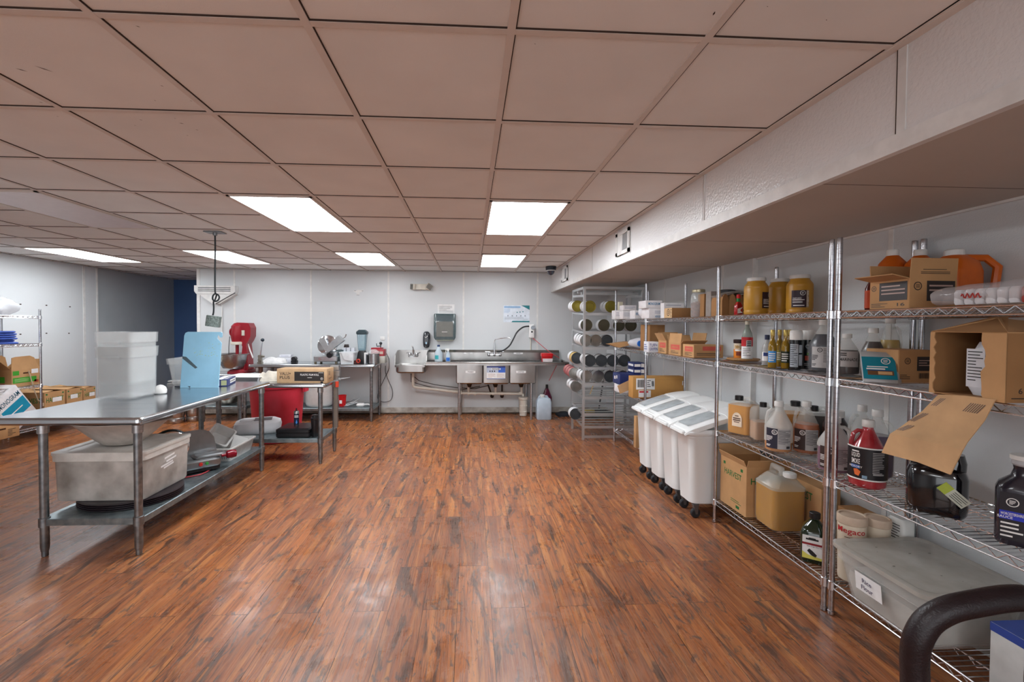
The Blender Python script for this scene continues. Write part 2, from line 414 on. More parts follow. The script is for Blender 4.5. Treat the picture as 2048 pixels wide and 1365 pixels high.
panel(-3, -4, 'lit ceiling panel just behind the camera', True, 'lit ceiling light panels')
# ------------------------------------------------------------------ wire shelving
LV = (1.515, 1.18, .675, .165)
def post_mesh(h):
    b = MB(); prof = [(.004, 0), (.016, .004), (.016, .02), (.0127, .022)]
    z = .045
    while z < h-.02:
        prof += [(.0127, z-.0005), (.0120, z-.0001), (.0120, z+.0001), (.0127, z+.0005)]; z += .0254
    prof += [(.0127, h-.006), (.012, h-.001), (.006, h)]
    b.lathe(prof, 14); return b
def shelf_mesh(w, l, ends=(1, 1), pitch=.0254, front=1, back=1):
    """w along x (front at x=0), l along y (0..l), top at z=0"""
    b = MB(); r = .0032
    def truss(p, q, n):
        P = Vector(p); Q = Vector(q); dz = Vector((0, 0, -.030))
        b.tube([P, Q], .0036, 6); b.tube([P+dz, Q+dz], .0036, 6)
        pts = []
        for i in range(2*n+1): pts.append(P.lerp(Q, i/(2*n))+(dz*.93 if i % 2 == 0 else dz*.07))
        b.tube(pts, .0024, 5)
    nl = max(3, int(l/.062)); nw = max(2, int(w/.062))
    if front: truss((.0, .015, 0), (.0, l-.015, 0), nl)
    if back: truss((w, .015, 0), (w, l-.015, 0), nl)
    if ends[0]: truss((.015, 0, 0), (w-.015, 0, 0), nw)
    if ends[1]: truss((.015, l, 0), (w-.015, l, 0), nw)
    k = int(l/pitch)
    for i in range(1, k):
        y = l*i/k; b.tube([(0, y, .001), (w, y, .001)], .0024, 5)
    for x in (w*.3, w*.68):
        pts = []; nn = nl
        for i in range(2*nn+1): pts.append((x, l*i/(2*nn), -.026 if i % 2 else -.003))
        b.tube(pts, .0022, 5)
        b.tube([(x, 0, -.003), (x, l, -.003)], .0028, 5)
    return b
def collar_mesh():
    b = MB(); b.lathe([(.015, -.038), (.0185, -.036), (.0165, .004), (.0145, .006)], 14); return b
def wire_unit(label, x0, x1, y0, y1, levels, h, group=None, posts=((0, 0), (0, 1), (1, 0), (1, 1)), ext=None):
    t = thing('wire_shelving_unit', label, 'shelving', (x0, y0, 0), 0, group)
    w, l = x1-x0, y1-y0; pm = post_mesh(h); cm = collar_mesh(); p0 = c0 = None
    for ix, iy in posts:
        if p0 is None: p0 = pm.build('post', POSTM(), t)
        else: p0 = p0.copy(); COL.objects.link(p0)
        p0.location = (w*ix, l*iy, 0)
    s0 = None
    for z in levels:
        if s0 is None: s0 = shelf_mesh(w, l).build('wire_shelf', CHROME(), t)
        else: s0 = s0.copy(); COL.objects.link(s0)
        s0.location = (0, 0, z)
        for ix, iy in posts:
            if c0 is None: c0 = cm.build('collar', CHROME(), t)
            else: c0 = c0.copy(); COL.objects.link(c0)
            c0.location = (w*ix, l*iy, z)
    if ext:
        sh = shelf_mesh(*ext['size']).build('wire_shelf', CHROME(), t); sh.location = ext['at'][0]
        for a in ext['at'][1:]:
            s2 = sh.copy(); COL.objects.link(s2); s2.location = a
    return t
FX = 1.80
wire_unit('chrome wire shelving unit nearest the camera on the right, holding the torn carton', FX+.01, 2.245, .93, 2.13, LV, 1.879)
wire_unit('chrome wire shelving unit in the middle of the right wall, holding the mustard jars', FX, 2.235, 2.165, 3.19, LV, 1.877)
wire_unit('chrome wire shelving unit beyond the white bins, next to the can rack', FX-.01, 2.20, 4.51, 5.48, LV, 1.879,
          ext=dict(size=(.41, 1.29, (0, 0)), at=((0, -1.30, LV[0]-.004), (0, -1.30, LV[1]-.004))))
wire_unit('chrome wire shelving unit at the left wall with blue stack and cartons', -5.72, -5.27, 4.6, 5.8, LV, 1.60)
# dunnage rack on the left
t = thing('low_wire_rack', 'low chrome wire rack on the floor carrying the printed cartons at the left wall', 'rack', (-5.72, 5.86, 0))
shelf_mesh(.45, 1.3).build('wire_shelf', CHROME(), t).location = (0, 0, .165)
for ix in (0, 1):
    for iy in (0, 1):
        b = MB(); b.cyl((0, 0, 0), (0, 0, .19), .0127); b.build('leg', POSTM(), t).location = (ix*.45, iy*1.3, 0)
# ------------------------------------------------------------------ stainless tables
def top_slab(b, w, d, z, r=.03, th=.046, m=0):
    """top with rolled long edges, centred; x width, y depth"""
    prof = [(w-.012, d-.012, r*.7, z-th), (w, d, r, z-th+.012), (w, d, r, z-.014), (w-.004, d-.004, r, z-.005), (w-.012, d-.012, r, z)]
    b.rr([(a, c, e, f) for a, c, e, f in prof], m, k=5)
def table(label, x0, x1, y0, y1, ztop, zsh, legs, name='steel_work_table', shelf=None, back=0, group=None):
    t = thing(name, label, 'table', ((x0+x1)/2, (y0+y1)/2, 0), 0, group)
    cx, cy = (x0+x1)/2, (y0+y1)/2; w, d = (x1-x0)/2, (y1-y0)/2
    b = MB(); top_slab(b, w, d, ztop)
    if back: b.box((-w, d-.02, ztop-.01), (w, d, ztop+back))
    b.build('tabletop', mat('polished_steel_top', 'c3c7cb', .2, 1, .06, 2, stretch=(1, 8, 1)), t)
    for (lx, ly) in legs:
        b = MB(); x, y = lx-cx, ly-cy
        b.lathe([(.010, 0), (.017, .004), (.017, .035), (.0195, .036), (.0225, .06), (.0225, ztop-.046), (.012, ztop-.04)], 18, 0, (x, y))
        g = b.build('leg', STEELD(), t)
        b = MB(); b.lathe([(.024, ztop-.1), (.029, ztop-.098), (.029, ztop-.05), (.024, ztop-.047)], 18, 0, (x, y)); b.build('leg_socket', STEEL(), g)
        if zsh:
            b = MB(); b.lathe([(.0235, zsh-.05), (.0285, zsh-.048), (.0285, zsh+.006), (.0235, zsh+.008)], 18, 0, (x, y)); b.build('shelf_clamp', STEELD(), g)
    if zsh:
        sx0, sx1, sy0, sy1 = shelf or (min(l[0] for l in legs), max(l[0] for l in legs), min(l[1] for l in legs), max(l[1] for l in legs))
        b = MB(); sw, sd = (sx1-sx0)/2, (sy1-sy0)/2
        b.M = T((sx0+sx1)/2-cx, (sy0+sy1)/2-cy, 0)
        b.rr([(sw-.01, sd-.01, .01, zsh-.044), (sw, sd, .012, zsh-.04), (sw, sd, .012, zsh-.004), (sw-.004, sd-.004, .01, zsh)], 0)
        b.build('undershelf', mat('mottled_galvanised_shelf', '98a4a8', .38, .85, .1, 24, col2='6f7d82'), t)
    return t
table('long stainless work table in the left foreground, with the clear tubs on top', -2.875, -2.0, 2.83, 4.62, .86, .235, ((-2.60, 2.87), (-2.045, 2.87), (-2.60, 4.48), (-2.03, 4.48)), shelf=(-2.63, -2.02, 2.855, 4.5))
table('stainless table behind the long one, with the film roll carton on its edge', -2.66, -1.47, 4.64, 5.2, .835, .26, ((-2.55, 4.69), (-1.535, 4.69), (-2.57, 5.15), (-1.53, 5.15)))
table('stainless table against the back wall carrying the slicer and blender', -3.22, -1.40, 6.68, 7.26, .85, .2, ((-3.1, 6.72), (-1.46, 6.72), (-3.1, 7.21), (-1.44, 7.21)))
table('steel stand against the back wall under the red mixer', -3.93, -3.26, 6.72, 7.24, .70, .225, ((-3.89, 6.76), (-3.30, 6.76), (-3.89, 7.2), (-3.30, 7.2)))
# ------------------------------------------------------------------ can rack
RX0, RX1, RY0, RY1, RH = 1.425, 2.17, 5.585, 6.19, 1.93
RZ = [1.60, 1.365, 1.17, .915, .715, .545, .335, .175]
alu = mat('aluminium', 'd6d8d9', .42, 1, .04, 6)
t = thing('can_rack', 'tall aluminium can rack in the far right corner', 'rack', (RX0, RY0, 0))
W_, D_ = RX1-RX0, RY1-RY0
for ix, iy in ((0, 0), (1, 0), (0, 1), (1, 1)):
    b = MB(); x, y = ix*W_, iy*D_; b.box((x-.014, y-.014, 0), (x+.014, y+.014, RH)); b.build('upright', alu, t)
RACKSL = []
for z in RZ:
    b = MB(); b.box((.014, -.012, z-.03), (W_-.014, .004, z+.002)); b.box((.014, D_-.004, z+.03-.03), (W_-.014, D_+.01, z+.035))
    for k in range(1, 5):
        y = D_*k/5; b.box((.0, y-.03, z-.012+.04*k/5), (W_, y+.03, z-.008+.04*k/5))
    b.build('shelf', alu, t)
    for x in (0, W_):
        b = MB(); b.prism([(0, z-.03), (D_, z+.005), (D_, z+.028), (0, z-.005)], lambda u, v, s, x=x: (x-.006+.012*s, u, v)); b.build('side_rail', alu, t)
b = MB()
for y in (0, D_): b.box((-.014, y-.02, RH-.03), (W_+.014, y+.02, RH))
for x in (0, W_): b.box((x-.014, 0, RH-.03), (x+.014, D_, RH))
b.build('top_frame', alu, t)
b = MB(); b.box((.0, .15, RH-.09), (W_, .2, RH-.06)); b.build('top_slat', alu, t)
b = MB(); b.box((.0, .35, RH-.06), (W_, .4, RH-.03)); b.build('top_slat', alu, t)
b = MB(); b.box((0, 0, .02), (W_, .012, .05))
b.build('bottom_rail', alu, t)
for x in (0, W_):
    b = MB(); b.prism([(0, RH-.13), (D_, RH-.1), (D_, RH-.07), (0, RH-.1)], lambda u, v, s, x=x: (x-.006+.012*s, u, v)); b.build('side_rail', alu, t)
# ------------------------------------------------------------------ sinks
st = mat('stainless_sink', 'b3b2b0', .27, 1, .12, 3, stretch=(3, 1, 1), col2='9c9b99')
t = thing('three_compartment_sink', 'stainless three compartment sink with drainboards against the back wall', 'sink', (.38, 7.0, 0))
SXL, SXR, SYF, SYB2, SZT = -.665, 1.44, 6.76, 7.285, .878
def L(x, y, z): return (x-.38, y-7.0, z)
b = MB()
# deck drainboards with a rolled rim, bowls hang between
b.box(L(SXL, SYF+.02, SZT-.03), L(-.21, SYB2, SZT-.018)); b.box(L(1.0, SYF+.02, SZT-.03), L(SXR, SYB2, SZT-.018))
b.box(L(-.21, SYF+.02, SZT-.02), L(-.17, SYB2, SZT-.015)); b.box(L(.96, SYF+.02, SZT-.02), L(1.0, SYB2, SZT-.015))
b.tube([L(SXL, SYF+.012, SZT-.005), L(SXR+.05, SYF+.012, SZT-.005)], .015, 10)
b.tube([L(SXR+.05, SYF+.012, SZT-.005), L(SXR+.05, SYB2, SZT-.005)], .015, 10)
b.box(L(SXL, SYF, SZT-.045), L(SXR+.06, SYF+.01, SZT-.01))
b.box(L(SXR, SYF, SZT-.04), L(SXR+.05, SYB2, SZT-.02))
b.build('drainboard', st, t)
b = MB(); b.prism([(SYB2-.05, SZT), (SYB2-.05, 1.0), (SYB2-.012, 1.04), (SYB2, 1.04), (SYB2, SZT)], lambda u, v, s: L(SXL if s else SXR, u, v)); b.build('backsplash', st, t)
for i in range(3):
    x0 = -.205+i*.405; x1 = x0+.385
    b = MB(); cx = (x0+x1)/2-.38; cy = (SYF+.03+SYB2-.06)/2-7.0; hx = (x1-x0)/2+ .0095; hy = (SYB2-.06-SYF-.03)/2
    b.rr([(hx-.02, hy-.02, .03, .545), (hx, hy, .018, .565), (hx, hy, .018, SZT-.012), (hx-.01, hy-.01, .04, SZT-.012), (hx-.012, hy-.012, .04, .58), (hx-.05, hy-.05, .04, .56)], 0, 5, c=(cx, cy))
    bo = b.build('bowl', st, t)
    b = MB(); b.lathe([(.02, .47), (.028, .48), (.045, .53), (.045, .55)], 16, 0, (cx, cy)); b.build('drain', mat('dark_brass', '3d322a', .5, .6), bo)
    wd = ('WASH', 'RINSE', 'SANITIZE')[i]
    lx = (920, 1003, 1062)[i]; lb = MB(); yy = cy-hy-.002
    p = on_y(lx if i else 937, 738.5, SYF+.03)
    if i != 1:
        lcx = p.x-.38 if i else on_y(941, 738, SYF+.03).x-.38
        if i == 2: lcx = on_y(1042, 738, SYF+.03).x-.38
        lb.box((lcx-.075, yy-.001, .715), (lcx+.075, yy, .75)); lb.text(wd, .018, lambda u, v: (lcx+u, yy-.0016, .7325+v), 1, w=.09)
        lb.build('name_label', [PAPER(), INK()], bo)
for (x, y) in ((-.165, 6.82), (.93, 6.80), (-.15, 7.2), (.9, 7.2)):
    b = MB(); b.lathe([(.012, 0), (.018, .003), (.018, .06), (.02, .062), (.02, .56), (.014, .56)], 14, 0, (x-.38, y-7.0)); b.lathe([(.0205, .2), (.023, .2), (.023, .26), (.0205, .26)], 14, 0, (x-.38, y-7)); b.build('leg', STEEL(), t)
# wall faucet
b = MB(); fx, fy = on_y(989, 706, SYB2-.1).x-.38, SYB2-.05-7.0; fz = .965
b.cyl((fx-.09, fy-.05, fz), (fx+.09, fy-.05, fz), .012)
for s_ in (-1, 1):
    b.lathe([(.02, fz-.02), (.024, fz), (.02, fz+.02)], 14, 0, (fx+s_*.09, fy-.05)); b.cyl((fx+s_*.09, fy-.05, fz+.02), (fx+s_*.09, fy-.05, fz+.045), .008)
    b.cyl((fx+s_*.07, fy-.05, fz+.045), (fx+s_*.15, fy-.05, fz+.052), .007)
    b.cyl((fx+s_*.09, fy-.05, fz), (fx+s_*.09, fy+.04, fz), .014)
b.lathe([(.018, fz-.02), (.022, fz), (.014, fz+.05), (.012, fz+.2)], 14, 0, (fx, fy-.05))
b.tube([(fx, fy-.05, fz+.19), (fx, fy-.05, fz+.235), (fx+.02, fy-.06, fz+.255), (fx+.2, fy-.12, fz+.28), (fx+.235, fy-.13, fz+.275), (fx+.25, fy-.135, fz+.255)], .009, 10)
b.build('faucet', CHROME(), t)
# labels on the backsplash
for px0, px1, wd in ((927, 946, 'WASH'), (1027, 1046, 'SANITIZE')):
    p = on_y(px0, 704, SYB2-.055); q = on_y(px1, 704, SYB2-.055); yy = SYB2-.052-7.0; cx = (p.x+q.x)/2-.38
    lb = MB(); lb.box((p.x-.38, yy-.0015, .975), (q.x-.38, yy, 1.0)); lb.text(wd, .012, lambda u, v: (cx+u, yy-.002, .9875+v), 1, w=.07)
    lb.build('name_label', [PAPER(), INK()], t)
# instruction poster on the middle bowl
p0 = on_y(973.5, 733, SYF+.02); p1 = on_y(1010.5, 759, SYF+.02)
lb = MB(); x0, x1 = p0.x, p1.x; cx = (x0+x1)/2; z0, z1 = .625, .82
lb.box((-(x1-x0)/2, -.002, 0), ((x1-x0)/2, 0, z1-z0), 0); hw = (x1-x0)/2; H_ = z1-z0
fn = lambda u, v: (u, -.0026, v)
lb.patch(-hw, hw, H_-.02, H_, fn, 1); lb.patch(hw*.25, hw, H_*.5, H_-.02, fn, 2); lb.patch(-hw, hw, 0, .008, fn, 1); lb.patch(-hw, hw*.25, H_*.5, H_-.02, fn, 4)
lb.text('RINSE', .02, lambda u, v: (u, -.0034, H_*.78+v), 3, w=.11); lb.patch(-hw*.5, hw*.5, H_*.72, H_*.84, lambda u, v: (u, -.003, v), 0)
lb.lines(-hw*.85, -.01, .02, H_*.42, 5, fn, 5, .3, 1); lb.lines(.015, hw*.85, .02, H_*.42, 5, fn, 5, .3, 2)
for i in range(3): lb.patch(-hw*.7+i*.035, -hw*.7+i*.035+.015, H_*.55, H_*.66, lambda u, v: (u, -.003, v), 3)
solo('instruction_card', lb, [PAPER(), colm('card_navy', '2c3a8c'), colm('card_blue', '3f68c4'), INK(), colm('card_paleblue', 'b6c2d6'), colm('fine_print', 'b9988c')], 'blue and white instruction card on the middle sink bowl', 'sign', (cx, SYF+.024, z0))
# hand sink
t = thing('hand_sink', 'small stainless wall-mounted hand sink left of the three bowls', 'sink', (-.93, 7.08, 0))
def L(x, y, z): return (x+.93, y-7.08, z)
hx0, hx1 = -1.14, -.68
b = MB(); b.rr([(.21, .17, .04, .70), (.225, .19, .05, .72), (.225, .19, .05, .80), (.2, .16, .05, .80), (.185, .14, .05, .72), (.1, .1, .04, .715)], 0, 5, c=(.02, .0))
b.build('basin', st, t)
b = MB(); b.rr([(.235, .215, .02, .795), (.235, .215, .02, .825), (.215, .195, .02, .825), (.2, .16, .05, .80)], 0, 4, cap1=False, c=(.02, .0)); b.build('rim', st, t)
b = MB(); b.box(L(hx0, 7.27, .8), L(hx1+.02, 7.295, 1.035)); b.build('backsplash', st, t)
for x in (hx0, hx1+.015):
    b = MB(); b.prism([(6.87, .82), (7.29, .82), (7.29, 1.035), (7.1, 1.035), (6.9, .98)], lambda u, v, s, x=x: L(x-.004+.008*s, u, v)); b.build('side_splash', st, t)
b = MB(); b.rr([(.07, .03, .02, .925), (.075, .035, .02, .95), (.06, .02, .02, .965)], 0, 4, c=(.02, .14))
for s_ in (-1, 1):
    b.lathe([(.018, .955), (.02, .975), (.014, .99)], 10, 0, (.02+s_*.055, .14)); b.cyl((.02+s_*.055, .14, .985), (.02+s_*.1, .11, .992), .006)
b.tube([(.02, .14, .95), (.02, .14, 1.05), (.015, .12, 1.085), (.01, .07, 1.1)], .011, 10); b.build('faucet', CHROME(), t)
# drain pipe run
pvc = mat('white_pvc_pipe', 'ded8cc', .45, 0, .05)
t = thing('drain_pipe', 'white plastic drain pipe running under the sinks', 'pipe', (-.9, 7.15, 0))
def L(x, y, z): return (x+.9, y-7.15, z)
def seg(px0, py0, px1, py1, y, r):
    a = on_y(px0, py0, y); c = on_y(px1, py1, y); return (L(a.x, y, a.z), L(c.x, y, c.z))
a = on_y(826, 746, 7.12); c = on_y(826, 775, 7.12); d = on_y(908, 783.5, 7.12); e2 = on_y(1044, 788, 7.12)
b = MB(); b.tube([L(a.x, 7.12, .71), L(a.x, 7.12, c.z+.04), L(a.x+.01, 7.12, c.z+.01), L(a.x+.05, 7.12, c.z), L(d.x, 7.12, d.z)], .0225, 12); b.build('pipe_run', pvc, t)
b = MB(); b.tube([L(d.x, 7.12, d.z), L(d.x+.06, 7.12, d.z-.004), L(d.x+.12, 7.12, d.z-.012)], .026, 12)
for k in range(7): q = k*.018; b.cyl(L(d.x-.02+q, 7.12, d.z-.001), L(d.x-.012+q, 7.12, d.z-.002), .030)
b.build('ribbed_coupling', pvc, t)
b = MB(); b.tube([L(d.x+.1, 7.12, e2.z+.012), L(e2.x, 7.12, e2.z)], .021, 12)
for px in (937, 950, 986, 1004, 1040): q = on_y(px, 787, 7.12); b.cyl(L(q.x-.014, 7.12, e2.z+.004), L(q.x+.014, 7.12, e2.z+.004), .029)
for px in (937, 991, 1043): q = on_y(px, 787, 7.12); b.cyl(L(q.x, 7.12, e2.z), L(q.x, 7.12, .47), .02); b.cyl(L(q.x, 7.12, .455), L(q.x, 7.12, .485), .03)
b.cyl(L(e2.x+.02, 7.12, e2.z), L(e2.x+.02, 7.12, .31), .02)
b.build('manifold', pvc, t)
q = on_y(1044, 815, 7.1); q2 = on_y(1046, 832, 7.1)
b = MB(); prof = [(.062, .25+.06)]; z = .31
b.lathe([(.045, .045), (.06, .055), (.062, .1), (.068, .11), (.068, .125), (.064, .13), (.066, .19), (.072, .2), (.072, .215), (.066, .22), (.068, .3), (.078, .31), (.078, .345), (.06, .345)], 20)
solo('floor_drain_stack', b, pvc, 'white plastic drain stack standing under the right sink bowl', 'pipe', (q.x+.02, 7.1, -.045+.0))
for i, (lab, pts) in enumerate((('upper dark water line sagging between the two sinks', ((821, 748), (838, 762), (870, 770), (914, 776), (950, 778), (975, 772))), ('lower dark water line sagging between the two sinks', ((822, 748), (822, 764), (850, 772), (890, 782), (912, 783), (930, 779), (960, 773))))):
    b = MB(); P = [on_y(px, py, 7.19+.02*i) for px, py in pts]; o = P[0].copy()
    b.tube([tuple(p-o) for p in P], .006, 8); solo('water_line', b, colm('dark_line', '3b3733'), lab, 'tube', tuple(o), group=None)
for i, (px0, py0, px1, py1) in enumerate(((976, 770, 984, 793), (1004, 770, 1004, 793))):
    p = on_y(px0, py0, 7.22); q = on_y(px1, py1, 7.22); b = MB(); b.tube([(0, 0, 0), tuple(q-p)], .012, 8); b.sphere(tuple(q-p), .03, 12)
    solo('supply_valve', b, mat('rusty_brown', '2f211c', .6, .3), ('left', 'right')[i]+' of the two dark supply valves below the middle sink bowl', 'valve', tuple(p))
# ------------------------------------------------------------------ generic makers
def box_face(L_, W_, H_, face, off=.0008):
    hx, hy = L_/2, W_/2
    return {'F': lambda u, v: (u, -hy-off, v), 'B': lambda u, v: (-u, hy+off, v), 'L': lambda u, v: (-hx-off, -u, v),
            'R': lambda u, v: (hx+off, u, v), 'T': lambda u, v: (u, v, H_+off)}[face]
def decals(b, L_, W_, H_, items, base=1):
    """items: (face, kind, u0, u1, v0, v1, material index, extra)"""
    for it in items:
        face, kind, u0, u1, v0, v1, mi = it[:7]; ex = it[7] if len(it) > 7 else None
        lay = it[8] if len(it) > 8 else 1
        fn = box_face(L_, W_, H_, face, .0007*lay)
        if kind == 'p': b.patch(u0, u1, v0, v1, fn, mi)
        elif kind == 't': cu, cv = (u0+u1)/2, (v0+v1)/2; b.text(ex, v1-v0, lambda u, v: fn(cu+u, cv+v), mi, w=u1-u0)
        elif kind == 'l': b.lines(u0, u1, v0, v1, ex or 4, fn, mi, .35, int((u0+v0)*1000))
        elif kind == 'bar':
            rd = random.Random(3); u = u0
            while u < u1:
                w_ = rd.choice((.4, .8, 1.3))*(u1-u0)/40; b.patch(u, min(u+w_, u1), v0, v1, fn, mi); u += w_+rd.choice((.6, 1))*(u1-u0)/40
        elif kind == 'o':
            cu, cv, r = (u0+u1)/2, (v0+v1)/2, (u1-u0)/2; n = 20
            for k in range(n):
                a, c = 2*PI*k/n, 2*PI*(k+1)/n
                b.add([fn(cu+r*math.cos(a), cv+r*math.sin(a)), fn(cu+r*math.cos(c), cv+r*math.sin(c)), fn(cu+.8*r*math.cos(c), cv+.8*r*math.sin(c)), fn(cu+.8*r*math.cos(a), cv+.8*r*math.sin(a))], [(0, 1, 2, 3)], mi)
            b.lines(cu-r*.5, cu+r*.5, cv-r*.45, cv+r*.5, 3, fn, mi, .45, 2)
def carton(name, label, L_, W_, H_, mats, loc, rz=0, items=(), flaps=(), cat='box', group=None, rot=None, open_=False):
    """flaps: (side, length, angle from upright outwards in degrees)"""
    th = .004; b = MB()
    if not open_:
        b.rr([(L_/2-.001, W_/2-.001, .002, 0), (L_/2, W_/2, .003, .002), (L_/2, W_/2, .003, H_-.002), (L_/2-.001, W_/2-.001, .002, H_)], 0, 1)
        b.box((-L_/2+.002, -.0006, H_-.0005), (L_/2-.002, .0006, H_+.0004), len(mats)-1)
    else:
        b.rr([(L_/2, W_/2, .002, 0), (L_/2, W_/2, .002, H_), (L_/2-th, W_/2-th, .002, H_), (L_/2-th, W_/2-th, .002, th)], 0, 1)
    decals(b, L_, W_, H_, items)
    if not flaps and not open_:
        return solo(name, b, mats, label, cat, loc, rz, group, rot)
    t = thing(name, label, cat, loc, rz, group, rot)
    b.build('carton_body', mats, t)
    for side, ln, ang in flaps:
        f = MB(); a = math.radians(ang); w2 = (L_ if side in 'FB' else W_)/2
        # flap plate hinged along x, then turned
        f.box((-w2+.002, -th/2, 0), (w2-.002, th/2, ln)) if True else 0
        M_ = {'F': T(0, -W_/2+th/2, H_) @ Rx(a), 'B': T(0, W_/2-th/2, H_) @ Rx(-a), 'L': T(-L_/2+th/2, 0, H_) @ Ry(-a) @ Rz(PI/2), 'R': T(L_/2-th/2, 0, H_) @ Ry(a) @ Rz(PI/2)}[side]
        f.v = [M_ @ v for v in f.v]
        f.build('flap', [mats[0]], t)
    return t
def can_label(b, R, z0, h, ac, span, mi):
    b.patch(-span*R, span*R, 0, h, cylfn(R, ac, z0), mi, nu=16)
WET = lambda: mat('wetted_clear_plastic', 'e9ebe6', .12, 0, .01, alpha=.1)
def gallon(name, label, loc, R, H, body, cap, liquid=None, level=.5, lab=None, group=None, cat='jug', ac=None, handle=1, aw=None, neckr=.19):
    """round gallon jug with a cone shoulder, a loop handle and a screw cap"""
    t = thing(name, label, cat, loc, 0, group)
    if ac is None: ac = facing(loc)
    hs = H*.5; nr = max(.018, R*.28)
    prof = [(R*.86, 0), (R*.97, .008), (R, .03), (R, hs*.96), (R*.985, hs), (R*.93, hs*1.12), (nr*1.15, H*.84), (nr, H*.87), (nr, H*.9)]
    b = MB()
    if liquid is not None:
        hl = H*level; lo = [p_ for p_ in prof if p_[1] < hl]; hi = [p_ for p_ in prof if p_[1] > hl]; k = (hl-lo[-1][1])/(hi[0][1]-lo[-1][1]); rm = lo[-1][0]+(hi[0][0]-lo[-1][0])*k
        b.lathe(lo+[(rm, hl)], 28, 1, cap1=False); b.lathe([(rm, hl)]+hi, 28, 0, cap0=False)
    else: b.lathe(prof, 28)
    b.build('bottle_body', [body, WET()], t)
    if liquid is not None:
        hl = H*level; lp = []
        for r, z in prof:
            if z < hl: lp.append((r-.004 if z > .001 else r*.95, max(z, .004)))
            else:
                r0, z0 = lp[-1][0]+.004, lp[-1][1]; k = (hl-z0)/(z-z0) if z > z0 else 0; lp.append((r0+(r-r0)*k-.004, hl)); break
        b = MB(); b.lathe(lp, 28); b.build('liquid', liquid, t)
    b = MB(); b.lathe([(nr*1.16, H*.895), (nr*1.22, H*.9), (nr*1.22, H*.985), (nr*1.1, H)], 20)
    for k in range(20): pass
    b.build('cap', cap, t)
    if handle:
        b = MB(); ha = ac+handle*1.25; dx, dy = math.cos(ha), math.sin(ha)
        pts = [(dx*q*R, dy*q*R, z*H) for q, z in ((.25, .82), (.55, .83), (.78, .78), (.88, .66), (.9, .54), (.84, .48))]
        b.tube(pts, R*.13, 8); b.build('handle', body, t)
    if lab:
        bb = MB(); lab(bb, R, H, ac); bb.build('label', lab.mats, t)
    return t
def lab_split(bg, white, ink, wt, z0=.08, z1=.48, shift=0, span=1.0, lines=None):
    """left part dark with a round seal and words, right part pale with fine print"""
    def f(b, R, H, ac):
        fn = cylfn(R, ac+shift, 0, .0015); fn2 = cylfn(R, ac+shift, 0, .0022); a0, a1 = H*z0, H*z1; s_ = span*R
        b.patch(-s_, -s_*.05, a0, a1, fn, 0, nu=10); b.patch(-s_*.05, s_, a0, a1, fn, 1, nu=12)
        r = min((a1-a0)*.14, s_*.22); cu, cv = -s_*.28, a1-r*1.4
        for k in range(18):
            a, c = 2*PI*k/18, 2*PI*(k+1)/18
            b.add([fn2(cu+r*math.cos(a), cv+r*math.sin(a)), fn2(cu+r*math.cos(c), cv+r*math.sin(c)), fn2(cu+.75*r*math.cos(c), cv+.75*r*math.sin(c)), fn2(cu+.75*r*math.cos(a), cv+.75*r*math.sin(a))], [(0, 1, 2, 3)], 3)
        b.lines(cu-r*.5, cu+r*.5, cv-r*.5, cv+r*.5, 3, fn2, 3, .4, 5)
        b.lines(-s_*.95, -s_*.4, a0+(a1-a0)*.35, a0+(a1-a0)*.62, 4, fn2, 3, .5, 3)
        b.lines(-s_*.95, -s_*.55, a0+(a1-a0)*.08, a0+(a1-a0)*.2, 2, fn2, 3, .5, 4)
        b.lines(0, s_*.95, a0+(a1-a0)*.25, a1-(a1-a0)*.05, 12, fn2, 2, .35, 6)
        b.patch(s_*.6, s_*.9, a0+(a1-a0)*.04, a0+(a1-a0)*.16, fn2, 2, nu=3)
    f.mats = [bg, white, ink, wt]; return f
GREENI = colm('green_ink', '1f6b35')
GREENB = colm('green_print', '3f9a2c')
# ------------------------------------------------------------------ left shelves
def harvest_items(L_, W_, H_, tag=None):
    it = [('R', 't', -W_*.4, W_*.4, H_*.66, H_*.82, 1, 'HARVEST'), ('R', 'p', -W_*.42, -W_*.34, H_*.9, H_*.95, 1), ('R', 'p', W_*.34, W_*.42, H_*.9, H_*.95, 1),
          ('F', 't', -L_*.4, L_*.4, H_*.66, H_*.82, 1, 'HARVEST')]
    if tag is not None: it.append(('R', 'p', -W_*.18+tag, W_*.25+tag, H_*.66, H_*.8, 2, None, 2))
    return it
cm = [CARD(), GREENI, PAPER(), CARD2()]
for i, (px0, px1, pyt, lab) in enumerate(((88, 131, 783, 'green-lettered carton nearest the shelving post on the low rack'), (133, 166, 777, 'middle one of the three green-lettered cartons on the low rack'), (167, 192, 775, 'green-lettered carton farthest back on the low rack'))):
    a = on_x(px0, 800, -5.30); c = on_x(px1, 800, -5.30); top = on_x((px0+px1)/2, pyt, -5.30).z
    H_ = top-.168
    carton('produce_carton', lab, .36, c.y-a.y-.012, H_, cm, (-5.30-.18, (a.y+c.y)/2, .168), 0, harvest_items(.36, c.y-a.y, H_, (.02, -.02, .03)[i]), flaps=(('L', .12, 80), ('F', .12, -84), ('B', .1, -80)), open_=True, group='green-lettered cartons on the low rack')
